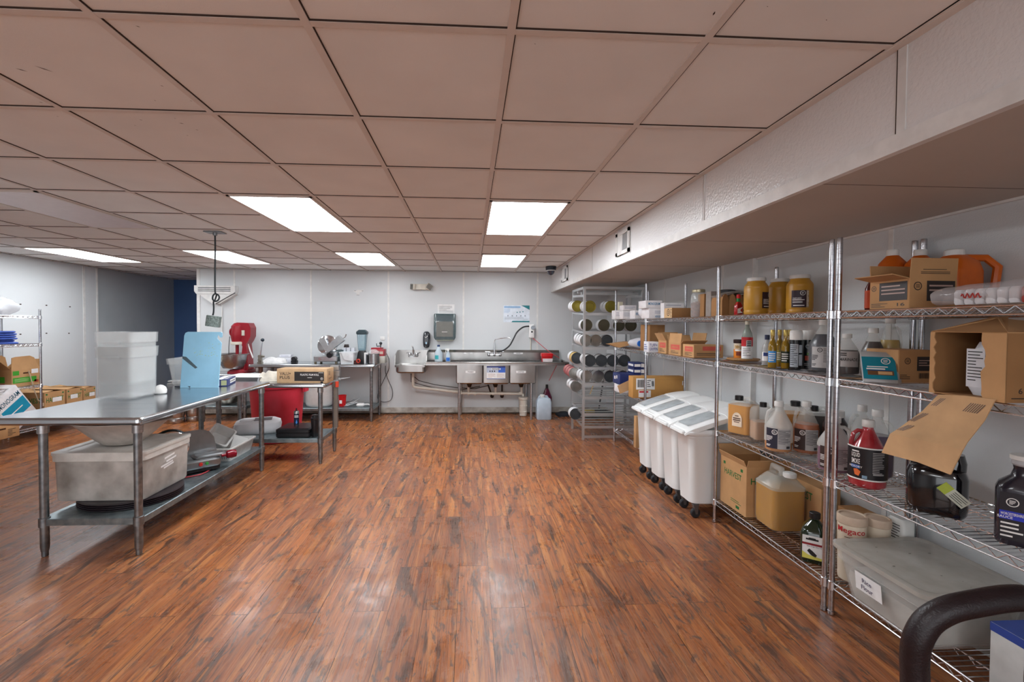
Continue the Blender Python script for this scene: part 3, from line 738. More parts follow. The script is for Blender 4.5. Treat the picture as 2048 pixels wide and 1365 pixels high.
# handled produce carton on the third shelf
z = .678
a = on_x(23, 750, -5.33); c = on_x(79, 750, -5.33); W_ = c.y-a.y
def handlebox(label, y0, y1, items, tagp=None):
    t = thing('handled_carton', label, 'box', (-5.52, (y0+y1)/2, z))
    W_ = y1-y0; L_ = .38; H_ = .2; b = MB(); th = .005
    b.rr([(L_/2, W_/2, .002, 0), (L_/2, W_/2, .002, H_), (L_/2-th, W_/2-th, .002, H_), (L_/2-th, W_/2-th, .002, th)], 0, 1)
    fn = box_face(L_, W_, H_, 'R'); f2 = box_face(L_, W_, H_, 'R', .0014)
    b.patch(-W_*.46, -W_*.24, H_*.66, H_*.92, fn, 1); b.patch(-W_*.46, W_*.38, H_*.2, H_*.52, fn, 1)
    b.lines(-W_*.4, W_*.1, H_*.25, H_*.46, 3, f2, 4, .4, 2); b.patch(-W_*.1, W_*.16, H_*.72, H_*.8, fn, 3); b.patch(W_*.2, W_*.45, H_*.7, H_*.96, fn, 2)
    b.patch(W_*.3, W_*.46, H_*.14, H_*.3, fn, 5)
    fl = box_face(L_, W_, H_, 'F'); b.patch(-L_*.3, L_*.3, H_*.25, H_*.6, fl, 1); b.patch(-L_*.1, L_*.3, H_*.1, H_*.2, fl, 5)
    b.build('carton_body', [CARD(), GREENB, PAPER(), colm('hole_dark', '4a2a16'), colm('pale_green', 'a9c88a'), colm('brick_print', 'a4452c')], t)
    # gabled flaps with hand holes
    for k, (x0, lean) in enumerate(((L_/2, -.05), (-L_/2+.01, .08))):
        fl_ = MB(); ol = [(-W_/2+.0, 0), (W_/2, 0), (W_/2-.05, .13), (W_*.2, .155), (-W_*.3, .15), (-W_/2+.02, .14)]
        hole = [(-.05, .085), (0, .115), (.035, .1), (-.01, .07)]
        n0 = len(ol)
        fl_.prism(ol, lambda u, v, s, x0=x0, lean=lean: (x0-.005*s+lean*v*2, u, H_+v), 0)
        fl_.build('flap', [CARD(), PAPER()], t)
    for s_ in (-1, 1):
        f = MB(); f.prism([(-L_/2, 0), (L_/2, 0), (L_/2-.06, .13), (-L_/2+.06, .13)], lambda u, v, s, s_=s_: (u, s_*(W_/2+v*.55-.005*s), H_+v*.8), 0); f.build('flap', CARDI(), t)
handlebox('open carton with green print and a hand slot on the left shelving unit', a.y, c.y, None)
p = on_x(21, 750, -5.33)
handlebox('open carton with green print at the left edge, partly cut by the frame', p.y-.52, p.y-.14, None)
# hanging strap
b = MB(); P = [on_x(px, py, -5.31) for px, py in ((57, 742), (64, 765), (70, 785), (76, 800), (86, 808))]; o = P[0].copy()
b.tube([tuple(q-o) for q in P], .006, 6); q = P[-1]-o; b.box((q.x, q.y-.01, q.z-.03), (q.x+.004, q.y+.05, q.z+.01))
solo('tag_strap', b, colm('pale_strap', 'cbb79c'), 'pale strap with a tag hanging down the shelving post at the left', 'strap', tuple(o))
# monogram cartons on the bottom shelf
TEAL = colm('teal_print', '1791b4'); NAVYP = colm('navy_print', '1d4b6e')
mono = [mat('white_carton', 'e4e2e4', .7), TEAL, NAVYP, colm('dark_teal_ink', '1c5d74'), WINK(), CARDI()]
p = on_x(50, 835, -5.22)
o = carton('freezer_carton', 'white and teal lettered carton tipped against the shelf post', .24, .33, .44, mono, (-5.36, on_x(56, 860, -5.25).y, .30), 0,
   [('R', 'p', -.15, .15, .12, .29, 1), ('R', 't', -.14, .14, .32, .38, 3, 'MONOGRAM'), ('R', 'l', -.09, .09, .18, .215, 4, 1, 2), ('R', 'l', -.12, .1, .02, .09, 3, 3)], rot=(math.radians(36), 0, 0))
o.location.y -= .02; o.location.z = .262; o.location.y -= .0
carton('freezer_carton', 'white carton with a blue band lying on the bottom left shelf', .4, .5, .33, mono, (-5.50, 4.98, .168), 0, [('R', 'p', -.25, .25, .10, .22, 2), ('R', 'l', -.2, .1, .25, .3, 3, 2), ('F', 'p', -.2, .2, .1, .22, 2)])
carton('brown_carton', 'small brown carton with a hand slot and stamp at the left edge', .22, .42, .15, [CARD(), INK(), colm('hole_dark', '4a2a16'), CARD2()], (-5.16, on_x(10, 870, -5.05).y-.05, .168), 0,
   [('R', 'p', -.08, .06, .1, .118, 2), ('R', 'l', .08, .17, .02, .1, 1, 5), ('R', 'p', -.1, -.02, .03, .05, 1)])
# blue folded stack + plastic bags
t = thing('folded_cloth_stack', 'stack of blue folded cloths on the second shelf at the left edge', 'cloths', (-5.45, on_x(4, 680, -5.35).y, 1.181))
rd = random.Random(2)
for i in range(6):
    b = MB(); h0 = i*.026
    b.rr([(.11, .15, .03, h0), (.125, .165, .04, h0+.008), (.125, .165, .04, h0+.018), (.11, .15, .03, h0+.024)], 0, 3, c=(rd.uniform(-.01, .01), rd.uniform(-.015, .015))); b.build('folded_cloth', mat('blue_cloth', '3a56a8', .8, 0, .1, 20), t)
def bag(name, label, cat, loc, hx, hy, h, m, seed, rz=0, lumps=6, parts=None):
    rd = random.Random(seed); b = MB(); rings = []; nz, na = 7, 26
    ph = [rd.uniform(0, 6.28) for _ in range(lumps)]; am = [rd.uniform(.02, .08) for _ in range(lumps)]
    for i in range(nz):
        q = i/(nz-1); f = (math.sin(PI*(q*.86+.09)))**.55
        ring = []
        for j in range(na):
            a = 2*PI*j/na; k = 1+sum(am[l]*math.sin((l+2)*a+ph[l]+q*4) for l in range(lumps))
            sx_ = math.copysign(abs(math.cos(a))**.75, math.cos(a)); sy_ = math.copysign(abs(math.sin(a))**.75, math.sin(a))
            ring.append((hx*f*k*sx_, hy*f*k*sy_, h*q+ (h*.06*math.sin(3*a+ph[0]) if i > 1 else 0)))
        rings.append(ring)
    b.loft(rings); return solo(name, b, m, label, cat, loc, rz)
bag('plastic_bag', 'bundle of clear plastic bags on the top shelf at the left edge', 'bag', (-5.45, on_x(2, 610, -5.4).y, 1.517), .16, .17, .2, mat('crinkled_clear_film', 'e9ecf0', .15, 0, .05, alpha=.5, bump=.8, bscale=25), 3)
# ------------------------------------------------------------------ items on the long table
ZT = .861
pL = on_z(208, 797, ZT); pF = on_z(262, 800, ZT); pR = on_z(317, 789, ZT)
ang = math.atan2((pR-pF).y, (pR-pF).x); s1 = (pR-pF).length; s2 = (pL-pF).length; s = (s1+s2)/2
cen = pF+(pR-pF).normalized()*s*.5+Vector((-math.sin(ang), math.cos(ang), 0))*s*.5
def sqtub(name, label, cen, ang, hb, ht, H, group=None, lidband=1, m=None, cat='container', handles=1):
    t = thing(name, label, cat, cen, ang, group); m = m or FROST(); th = .003; r = .03
    b = MB(); b.rr([(hb-.012, hb-.012, r, 0), (hb, hb, r, .012), (ht, ht, r, H), (ht-th, ht-th, r, H), (hb-th, hb-th, r, .016)], 0, 5); b.build('tub_body', m, t)
    b = MB(); zb = H*.80; k = ht+.005
    b.rr([(ht*.985, ht*.985, r, zb), (k, k, r, zb), (k+.003, k+.003, r, H-.004), (k+.007, k+.007, r, H), (ht-th, ht-th, r, H)], 0, 5, cap0=False, cap1=False); b.build('rim_band', m, t)
    for sx_ in ((0,) if handles else ()):
        for a_ in (0, PI):
            b = MB(); b.M = Rz(a_); b.rr([(.012, .06, .01, zb-.012, k+.006, 0), (.018, .065, .012, zb+.002, k+.01, 0), (.012, .06, .01, zb+.01, k+.006, 0)], 0, 3); b.build('grip', m, t)
    return t
hb = s/2
Hc1 = on_y(262, 693, cen.y).z-ZT; Hc2 = on_y(262, 664, cen.y).z-ZT
sqtub('square_food_tub', 'lower of the two nested clear square tubs on the long table', (cen.x, cen.y, ZT), ang, hb*1.0, hb*1.04, Hc1)
sqtub('square_food_tub', 'upper of the two nested clear square tubs, inside the lower one', (cen.x, cen.y, ZT+Hc2-Hc1), ang, hb*.965, hb*1.035, Hc1)
# tub that holds the blue board
cz = Vector((-2.56, 4.42, ZT))
pl = on_y(352, 767, 4.45); pr_ = on_y(436, 767, 4.45)
cz = Vector(((pl.x+pr_.x)/2+.01, 4.47, ZT)); hw = (pr_.x-pl.x)/2
sqtub('square_food_tub', 'clear square tub behind the blue cutting board on the long table', (cz.x, cz.y-.06+.0, ZT), .12, hw*.72, hw*.86, on_y(395, 716, 4.4).z-ZT)
# blue cutting board leaning on the tub
y0 = 4.14; a = on_y(360, 766, y0); c = on_y(436, 766, y0); H_ = on_y(400, 663, y0+.1).z-ZT; Wb = c.x-a.x
b = MB(); ol = [(0, 0), (Wb, 0), (Wb, H_*.76), (Wb*1.0, H_*.80), (Wb*.955, H_*.835), (Wb*.895, H_*.865), (Wb*.875, H_*.895), (Wb*.88, H_*.93), (Wb*.91, H_*.945), (Wb*.935, H_*.925), (Wb*.955, H_*.9), (Wb*.995, H_*.9), (Wb*1.01, H_*.93), (Wb*1.0, H_*.985), (Wb*.96, H_), (.03, H_), (.008, H_*.98), (0, H_*.93)]
tl = .14
b.prism(ol, lambda u, v, s: (u, v*tl+.012*s, v*math.cos(tl)), 0)
bb = mat('blue_cutting_board', '8fc0da', .35, 0, .05, 5)
t = thing('cutting_board', 'pale blue plastic cutting board with a corner hook, propped upright on the long table', 'cutting board', (a.x, y0, ZT))
b.build('board', bb, t)
b = MB(); fn = lambda u, v: (u, v*tl-.0006, v*math.cos(tl))
rd = random.Random(8)
for (cu, cv, rr_, n_) in ((.42, .62, .05, 16), (.82, .58, .09, 18), (.75, .75, .05, 8)):
    for k in range(n_):
        u = Wb*cu+rd.gauss(0, rr_)*.5; v = H_*cv+rd.gauss(0, rr_)*.6; r = rd.uniform(.002, .006)
        b.add([fn(u-r, v), fn(u, v-r*.6), fn(u+r*1.3, v), fn(u, v+r*.8)], [(0, 1, 2, 3)])
b.build('food_stain', colm('yellow_green_stain', 'a5bd8c'), t)
b = MB(); b.add([fn(.0, H_*.56), fn(Wb*.10, H_*.55), fn(Wb*.42, H_*.36), fn(Wb*.36, H_*.34), fn(.0, H_*.52)], [(0, 4, 3, 2, 1)]); b.build('dark_smear', colm('dark_smear_grey', '4c5c66'), t)
# stack of lids, knife and film box
def disc(name, label, cat, c, r, h, m, sy=1, group=None, rz=0):
    b = MB(); b.lathe([(r*.97, 0), (r, h*.25), (r, h*.75), (r*.95, h)], 30, sy=sy); return solo(name, b, m, label, cat, tuple(c), rz, group)
p = on_z(370, 768, ZT)
t = thing('lid_stack', 'loose stack of white plastic lids beside the cutting board', 'lids', (p.x-.0, p.y-.03, ZT))
for i, (dx, dy, hx_, hy_) in enumerate(((0, 0, .13, .04), (.03, .0, .12, .04), (-.06, .01, .07, .04), (.12, .0, .1, .035))):
    b = MB(); b.rr([(hx_, hy_, .03, i*.012), (hx_+.004, hy_+.004, .03, i*.012+.004), (hx_, hy_, .03, i*.012+.01)], 0, 4, c=(dx, dy)); b.build('lid', WHITE(), t)
p = on_z(365, 775, ZT); b = MB(); b.prism([(-.05, 0), (.09, -.012), (.13, .006), (.10, .022), (-.05, .02)], lambda u, v, s: (u, v, .002+.012*s)); solo('black_scraper', b, colm('dark_blade', '2a2f3a', .3), 'dark blade lying in front of the white lids', 'scraper', (p.x, p.y-.03, ZT+.0))
p = on_z(431, 772, ZT); q = on_z(480, 760, ZT)
fa = math.atan2(q.y-p.y, q.x-p.x)
NAVY = colm('navy_carton', '25336b')
fmats = [NAVY, WINK(), colm('olive_print', 'a9ab7e'), INK(), NAVY]
pf = on_z(455, 773, ZT); d1 = (q-pf); fa = math.atan2(d1.y, d1.x); Lf = .32; Wf = .075; Hf = .062
c0 = pf+Vector((math.cos(fa), math.sin(fa), 0))*Lf/2+Vector((-math.sin(fa), math.cos(fa), 0))*Wf/2
carton('film_box', 'navy and white cling film box lying on the long table', Lf, .13, Hf, fmats, (c0.x-.03, c0.y, ZT), fa,
  [('F', 'p', -Lf*.2, Lf*.48, .015, .048, 1), ('F', 'l', -Lf*.18, Lf*.42, .02, .042, 3, 1), ('L', 'p', -.06, .0, .006, .056, 1), ('L', 'p', .012, .058, .008, .054, 2), ('T', 'p', -Lf*.5, Lf*.5, -.02, .03, 1), ('T', 'l', -Lf*.4, Lf*.4, -.05, -.03, 1, 1)])
p = on_z(322, 792, ZT); b = MB(); b.M = Ry(.0); b.lathe([(.03, 0), (.045, .008), (.048, .03), (.04, .055), (.02, .07), (.005, .075)], 20, sy=.8); solo('white_cup', b, WHITE(), 'small white plastic scoop standing behind the nested tubs', 'scoop', (p.x-.07, p.y+.10, ZT))
# ------------------------------------------------------------------ under the long table
ZU = .2365
t = thing('oval_lid_stack', 'stack of black oval tray lids under the big floury tub', 'lids', (-2.33, 3.22, ZU))
for i in range(4):
    b = MB(); b.lathe([(.36, i*.012), (.375, i*.012+.004), (.375, i*.012+.008), (.36, i*.012+.011)], 44, sy=.74, sx=.8); b.build('lid', mat('dark_plum_plastic', '241d22', .3), t)
zb = ZU+.049
cream = mat('floury_translucent_plastic', 'd8d4ce', .4, 0, .05, 7, alpha=.8, col2='96918a')
t = thing('food_storage_box', 'big floury clear storage box with a lid under the long table', 'storage box', (-2.385, 3.24, zb))
hx_, hy_ = .278, .24; Hb = .305
b = MB(); b.rr([(hx_-.012, hy_-.012, .03, 0), (hx_-.004, hy_-.004, .035, .015), (hx_+.004, hy_+.004, .035, Hb), (hx_+.002, hy_+.007, .05, Hb), (hx_-.025, hy_-.025, .05, .02)], 0, 6); bx = b.build('tub_body', cream, t)
b = MB(); b.rr([(hx_+.004, hy_+.004, .035, Hb-.045), (hx_+.012, hy_+.012, .04, Hb-.043), (hx_+.013, hy_+.013, .04, Hb-.004), (hx_+.008, hy_+.008, .05, Hb-.004)], 0, 6, False, False)
b.rr([(hx_+.017, hy_+.017, .04, Hb-.004), (hx_+.018, hy_+.018, .04, Hb+.014), (hx_-.02, hy_-.02, .05, Hb+.016), (hx_-.04, hy_-.04, .05, Hb+.008)], 0, 6); b.build('lid', mat('floury_lid_plastic', 'd9d6d0', .4, 0, .08, 12, alpha=.92), t)
b = MB(); b.rr([(hx_-.032, hy_-.032, .05, .024), (hx_-.02, hy_-.02, .05, .12), (hx_-.024, hy_-.024, .05, .15)], 0, 5); b.build('flour', mat('flour', 'cfcac2', .95, 0, .08, 10, col2='aeaaa4'), t)
b = MB()
fR = lambda u, v: (hx_+.002+v*.1, u, v)
for (u, v, l_) in ((-.02, .225, .10), (.0, .20, .1), (-.04, .175, .12), (-.02, .16, .1)): b.add([fR(u-l_/2, v-.006), fR(u+l_/2, v+.006), fR(u+l_/2, v+.018), fR(u-l_/2, v+.006)], [(0, 1, 2, 3)])
b.build('torn_sticker', PAPER(), t)
# translucent bowl on top
zb2 = zb+Hb+.0165
b = MB(); b.lathe([(.10, 0), (.12, .004), (.20, .07), (.29, .155), (.315, .162), (.312, .168), (.285, .163), (.195, .075), (.115, .01)], 44, sy=.72)
solo('mixing_bowl', b, mat('floury_bowl_plastic', 'd8d0c8', .4, 0, .1, 14, alpha=.8), 'wide translucent bowl standing on the storage box lid', 'bowl', (-2.40, 3.22, zb2))
# black handled tray behind
p = on_z(352, 866, ZU); b = MB(); b.rr([(.06, .05, .01, 0), (.05, .04, .01, .10), (.03, .02, .01, .13)], 0, 3); b.box((-.03, -.012, .13), (.03, .012, .165), 1)
solo('weigh_hopper', b, [STEELD(), BLACK()], 'small steel hopper with a black handle behind the storage box', 'hopper', (-2.55, 4.03, ZU))
# small slicer on the undershelf
def slicer(name, label, loc, rz, sc, tone, knobm, handle=True):
    t = thing(name, label, 'slicer', loc, rz); t.scale = (sc, sc, sc); g = tone
    b = MB(); b.rr([(.19, .13, .03, .03), (.2, .14, .035, .045), (.2, .14, .035, .085), (.17, .12, .03, .1), (.1, .09, .03, .108)], 0, 5); b.build('base', g, t)
    b = MB(); b.rr([(.195, .135, .03, .012), (.195, .135, .03, .032)], 0, 4)
    for x in (-.15, .15):
        for y in (-.1, .1): b.cyl((x, y, 0), (x, y, .014), .014)
    b.build('foot_rail', BLACK(), t)
    b = MB(); b.M = T(-.1, -.02, .2) @ Ry(-.25) @ Rx(PI/2-.12); b.lathe([(.001, -.006), (.105, -.004), (.115, 0), (.105, .004), (.001, .006)], 36); b.lathe([(.04, -.02), (.05, -.006), (.001, -.006)], 24); b.build('blade', CHROME(), t)
    b = MB(); b.M = T(-.1, -.0, .2) @ Ry(-.25) @ Rx(PI/2-.12)
    pts = [(.12*math.cos(a), .12*math.sin(a), 0) for a in [PI*.15+i*PI*1.5/20 for i in range(21)]]; b.tube(pts, .01, 8); b.build('blade_guard', mat('dark_ring', '2d3234', .35, .5), t)
    b = MB(); b.M = T(.04, -.03, .10) @ Rz(.1) @ Rx(-.25); ol = [(-.17, 0), (.17, 0), (.185, .03), (.17, .13), (.13, .18), (.06, .2), (-.15, .205)]
    b.prism(ol, lambda u, v, s: (u, -.006*s+.05*(u/.15)**2, v)); b.build('gauge_plate', g, t)
    b = MB(); b.M = T(.13, -.07, .1); b.rr([(.1, .05, .02, 0), (.11, .055, .02, .012), (.09, .04, .02, .022)], 0, 4); b.build('carriage', STEEL(), t)
    b = MB(); b.M = T(.2, -.12, .1) @ Ry(PI/2); b.lathe([(.012, 0), (.012, .03), (.028, .04), (.032, .07), (.028, .1), (.01, .108)], 20); b.build('knob', knobm, t)
    b = MB(); b.M = T(.06, -.141, .066) @ Rx(PI/2); b.lathe([(.014, 0), (.012, .008)], 14); b.build('switch', colm('red_button', 'c02a22'), t)
    b = MB(); b.M = T(.1, -.141, .066) @ Rx(PI/2); b.lathe([(.012, 0), (.01, .008)], 14); b.build('switch', colm('green_button', '2d8a3a'), t)
    return t
gs = mat('grey_cast_aluminium', '8c8e90', .38, .8, .06)
slicer('meat_slicer', 'small grey meat slicer with a dark red knob under the long table', (-2.30, 3.76, ZU), .75, 1.08, gs, mat('dark_red_knob', '7c0f22', .2))
b = MB(); P = [on_z(px, py, ZU+.006) for px, py in ((352, 956), (368, 956), (385, 953), (400, 950), (412, 945), (420, 940))]; o = P[0].copy(); b.tube([tuple(q-o) for q in P], .005, 6)
solo('red_cable', b, colm('dull_red_cord', 'a8343c'), 'red cable lying on the undershelf in front of the small slicer', 'cable', tuple(o))
# white crate with loose scrapers
wp = mat('cloudy_white_plastic', 'd6d6d4', .35, 0, .05, alpha=.75)
def crate(name, label, loc, rz, hx, hy, H, m, n=14, cat='basket', group=None):
    t = thing(name, label, cat, loc, rz, group); b = MB()
    b.rr([(hx*.85, hy*.85, .02, 0), (hx*.86, hy*.86, .02, .01), (hx, hy, .025, H), (hx-.004, hy-.004, .025, H), (hx*.84, hy*.84, .02, .012)], 0, 4); b.build('basket_body', m, t)
    b = MB(); b.rr([(hx, hy, .025, H-.012), (hx+.012, hy+.012, .03, H-.01), (hx+.012, hy+.012, .03, H), (hx-.002, hy-.002, .025, H)], 0, 4, False, False); b.build('rim', m, t)
    for k in range(n):
        y = -hy*.85+2*hy*.85*k/(n-1); b = None
    b = MB()
    for k in range(n):
        y = -hy*.8+1.6*hy*k/(n-1); b.add([(hx*.87+.002, y, .02), (hx*.87+.002, y+.008, .02), (hx+.002, y+.009, H*.85), (hx+.002, y, H*.85)], [(0, 1, 2, 3)])
        x = -hx*.8+1.6*hx*k/(n-1); b.add([(x, -hy*.87-.002, .02), (x+.008, -hy*.87-.002, .02), (x+.009, -hy-.002, H*.85), (x, -hy-.002, H*.85)], [(0, 1, 2, 3)])
    b.build('side_slot', mat('slot_grey', '8d8f8f', .6), t); return t
crate('plastic_crate', 'white slotted plastic crate at the far end of the undershelf', (-2.215, 4.20, ZU), 0, .15, .225, .12, wp)
crate('plastic_crate', 'small white slotted basket tipped inside the larger crate', (-2.34, 4.27, ZU+.10), .3, .09, .15, .09, wp)
bpy.data.objects['plastic_crate.001'].rotation_euler = (.25, .5, .3)
b = MB(); b.prism([(-.06, 0), (.06, 0), (.07, .1), (-.05, .13)], lambda u, v, s: (u, .004*s, v)); solo('bench_scraper', b, wp, 'pale plastic bench scraper standing in the larger crate', 'scraper', (-2.17, 4.30, ZU+.03), 0, rot=(-.2, .2, .4))
# ------------------------------------------------------------------ on the second table
Z2 = .8365
a = on_y(440, 748, 4.75); c = on_y(520, 748, 4.75)
t = thing('sheet_pan', 'shallow white-lined metal tray on the left end of the second table', 'tray', ((a.x+c.x)/2+.0, 4.93, Z2))
hw = (c.x-a.x)/2
b = MB(); b.rr([(hw-.02, .17, .02, 0), (hw, .19, .02, .045), (hw+.008, .198, .02, .047), (hw-.004, .186, .02, .043), (hw-.024, .166, .02, .004)], 0, 3); b.build('tray_body', STEEL(), t)
b = MB(); b.rr([(hw-.01, .18, .02, .04), (hw-.008, .182, .02, .05), (hw-.02, .17, .02, .053)], 0, 3); b.build('liner', mat('white_liner', 'e2e2e0', .6), t)
def cloth(label, loc, hx, hy, h, seed, m, rz=0, name='folded_cloth'):
    rd = random.Random(seed); b = MB(); n = 22; vs = []
    k = [(rd.uniform(-1, 1), rd.uniform(-1, 1), rd.uniform(5, 14), rd.uniform(0, 6)) for _ in range(5)]
    def hgt(u, v):
        e = max(0, 1-(abs(u)**3+abs(v)**3)); s_ = sum(math.sin((u*a+v*c)*f+p) for a, c, f, p in k)/5
        return h*(e**.4)*(.72+.42*s_)
    for i in range(n+1):
        for j in range(n+1):
            u, v = -1+2*i/n, -1+2*j/n; vs.append((hx*u*(1+.06*math.sin(5*v+seed)), hy*v*(1+.08*math.sin(4*u+seed)), max(.001, hgt(u, v))))
    fs = [(i*(n+1)+j, (i+1)*(n+1)+j, (i+1)*(n+1)+j+1, i*(n+1)+j+1) for i in range(n) for j in range(n)]
    b.add(vs, fs)
    nb = (n+1)*(n+1); ring = [i*(n+1) for i in range(n+1)]+[n*(n+1)+j for j in range(1, n+1)]+[i*(n+1)+n for i in range(n-1, -1, -1)]+[j for j in range(n-1, 0, -1)]
    base = len(b.v); b.v += [Vector((b.v[q].x, b.v[q].y, 0)) for q in ring]; L_ = len(ring)
    for q in range(L_): b.f.append([ring[q], ring[(q+1) % L_], base+(q+1) % L_, base+q]); b.m.append(0)
    b.f.append([base+q for q in range(L_)]); b.m.append(0)
    return solo(name, b, m, label, 'cloth', loc, rz)
wc = mat('off_white_cloth', 'ddd6c8', .9, 0, .08, 30, .3, 200)
p = on_y(540, 752, 4.85); cloth('crumpled off-white towel between the tray and the film roll carton', (p.x, 4.9, Z2), .125, .13, .12, 3, wc)
p = on_y(500, 745, 5.05); cloth('dark grey rag under the towel behind the metal tray', (p.x-.05, 5.11, Z2+.0), .12, .07, .06, 5, mat('dark_rag', '2f3a48', .9, 0, .1))
a = on_y(556, 757, 4.70); c = on_y(657, 757, 4.70); Lf = c.x-a.x; Hf = on_y(610, 733, 4.70).z-on_y(610, 759, 4.70).z+.01
kr = colm('kraft_light', 'bd9d78', .8)
carton('film_roll_carton', 'kraft carton printed PLASTIC FILM ROLL on the front edge of the second table', Lf, .2, Hf, [kr, colm('label_charcoal', '2a2625'), WINK(), INK(), CARD2()], ((a.x+c.x)/2, 4.77, Z2), -.03,
  [('F', 'p', -Lf*.15, Lf*.44, Hf*.14, Hf*.8, 1), ('F', 't', -Lf*.03, Lf*.34, Hf*.52, Hf*.66, 2, 'PLASTIC FILM ROLL', 2), ('F', 'l', Lf*.11, Lf*.2, Hf*.34, Hf*.42, 2, 1, 2), ('F', 'l', Lf*.33, Lf*.43, Hf*.7, Hf*.76, 2, 1, 2), ('F', 'o', Lf*.37, Lf*.42, Hf*.2, Hf*.42, 2, None, 2),
   ('F', 't', -Lf*.44, -Lf*.22, Hf*.55, Hf*.78, 3, 'VALU+'), ('F', 't', -Lf*.44, -Lf*.24, Hf*.28, Hf*.5, 3, 'PLUS'), ('F', 'p', Lf*.37, Lf*.42, Hf*.0, Hf*.12, 3), ('R', 'l', -.06, .04, Hf*.5, Hf*.8, 3, 3), ('R', 'l', -.05, .05, Hf*.2, Hf*.35, 3, 2)])
# can opener base at the table end
t = thing('table_clamp', 'steel clamp with a long hanging bar on the right end of the second table', 'clamp', (-1.455, 4.95, .60))
b = MB(); b.box((-.02, -.02, -.28), (.02, .02, .22)); b.build('bar', mat('brown_steel_bar', '857a70', .4, .7), t)
b = MB(); b.box((-.045, -.03, .275), (.045, .03, .335)); b.box((-.05, -.035, .345), (.04, .035, .39)); b.box((-.025, -.02, .22), (.025, .02, .275)); b.build('clamp', STEEL(), t)
b = MB(); b.cyl((.02, -.026, .16), (.02, -.026, .22), .018); b.build('knob', colm('orange_red_knob', 'd2452a'), t)
b = MB(); b.prism([(0, .235), (.12, .262), (.0, .25)], lambda u, v, s: (.03+u, -.02+.04*s, v)); b.build('blade', STEEL(), t)
# under the second table
ZV = .2615
p = on_z(515, 888, ZV)
def sack(label, loc, hx, hy, h, m, rz, items=None):
    t = thing('flour_sack', label, 'sack', loc, rz); b = MB()
    b.rr([(hx*.85, hy*.8, .04, 0), (hx*.97, hy*.97, .06, h*.2), (hx, hy, .06, h*.5), (hx*.95, hy*.93, .06, h*.82), (hx*.75, hy*.7, .06, h)], 0, 6); b.build('sack_body', m, t)
    b = MB(); b.patch(-hx*.15, hx*.6, -hy*.7, hy*.5, lambda u, v: (u, v, h+.001), 0, 1, 1); b.build('printed_panel', colm('sack_print_grey', '5a5e62'), t)
    b = MB()
    for k in range(20):
        a1, a2 = 2*PI*k/20, 2*PI*(k+1)/20; q = lambda a, r: (hx*1.002, r*math.cos(a)-hy*.0, h*.5+r*math.sin(a))
        b.add([q(a1, .028), q(a2, .028), q(a2, .022), q(a1, .022)], [(0, 1, 2, 3)]); 
        q = lambda a, r: (-hx*.45+r*math.cos(a)*1.4, -hy*.35+r*math.sin(a), h+.0012)
        b.add([q(a1, .05), q(a2, .05), q(a2, .044), q(a1, .044)], [(0, 1, 2, 3)])
    b.build('seal_print', colm('sack_print_grey', '5a5e62'), t); return t
sack('white printed flour sack lying on the undershelf of the second table', (-2.30, 5.0, ZV), .23, .15, .14, mat('white_sack_paper', 'dddde0', .7, 0, .04, 6), .35)
p = on_z(590, 884, ZV); q1 = on_z(545, 879, ZV); q2 = on_z(598, 880, ZV)
t = thing('tool_case', 'black plastic carrying case on the undershelf of the second table', 'case', ((q1.x+q2.x)/2+.04, 4.885, ZV), 0)
hw = (q2.x-q1.x)/2+.035
b = MB(); b.rr([(hw-.01, .15, .02, 0), (hw, .16, .02, .01), (hw, .16, .02, .045), (hw-.004, .156, .02, .047)], 0, 4); b.build('case_bottom', BLACK(), t)
b = MB(); b.rr([(hw-.004, .156, .02, .049), (hw, .16, .02, .051), (hw, .16, .02, .082), (hw-.02, .14, .02, .092)], 0, 4); b.patch(-hw*.6, hw*.1, -.12, .13, lambda u, v: (u, v, .0925), 1); b.build('case_lid', [BLACK(), colm('dark_maroon', '3a1218')], t)
b = MB(); b.tube([(hw, .05, .04), (hw+.03, .05, .05), (hw+.03, -.05, .05), (hw, -.05, .04)], .008, 8); b.build('handle', BLACK(), t)
# spray can on the case
def spray(name, label, loc, R, H, body, capm, print_m, capr=.45, cat='spray can', caph=.16, text=None, group=None, paper=None):
    t = thing(name, label, cat, loc, 0, group); ac = facing(loc); b = MB(); zc_ = H*(1-caph)
    b.lathe([(R*.92, 0), (R, .004), (R, zc_*.93), (R*.8, zc_*.97), (R*capr*1.2, zc_)], 24); b.build('can_body', body, t)
    b = MB(); b.lathe([(R*capr*1.15, zc_), (R*capr, zc_+.004), (R*capr, H-.004), (R*capr*.8, H)], 18); b.build('cap', capm, t)
    b = MB(); fn = cylfn(R, ac, 0); f2 = cylfn(R, ac, 0, .002)
    b.patch(-R*1.2, R*1.2, zc_*.1, zc_*.8, fn, 0, nu=14); b.lines(-R*.8, R*.8, zc_*.55, zc_*.72, 2, f2, 1, .5, 1)
    b.add([f2(0, zc_*.45), f2(-R*.35, zc_*.25), f2(0, zc_*.16), f2(R*.35, zc_*.25)], [(0, 1, 2, 3)], 2)
    b.build('label', print_m, t); return t
p = on_y(593, 848, 4.85); spray('spray_can', 'blue and silver spray can standing on the black case', (p.x, 4.85, ZV+.0935), .026, on_y(593, 817, 4.85).z-ZV-.0935, STEEL(), colm('maroon_cap', '401018'), [colm('can_navy', '16213c'), WINK(), colm('can_flame_blue', '3f8fe0')], .28, caph=.12)
p = on_y(630, 876, 4.78); t = thing('travel_tumbler', 'black insulated tumbler beside the case on the undershelf', 'tumbler', (p.x, 4.78, ZV))
b = MB(); b.lathe([(.030, 0), (.032, .004), (.040, .17), (.040, .175)], 24); b.build('tumbler_body', BLACK(), t)
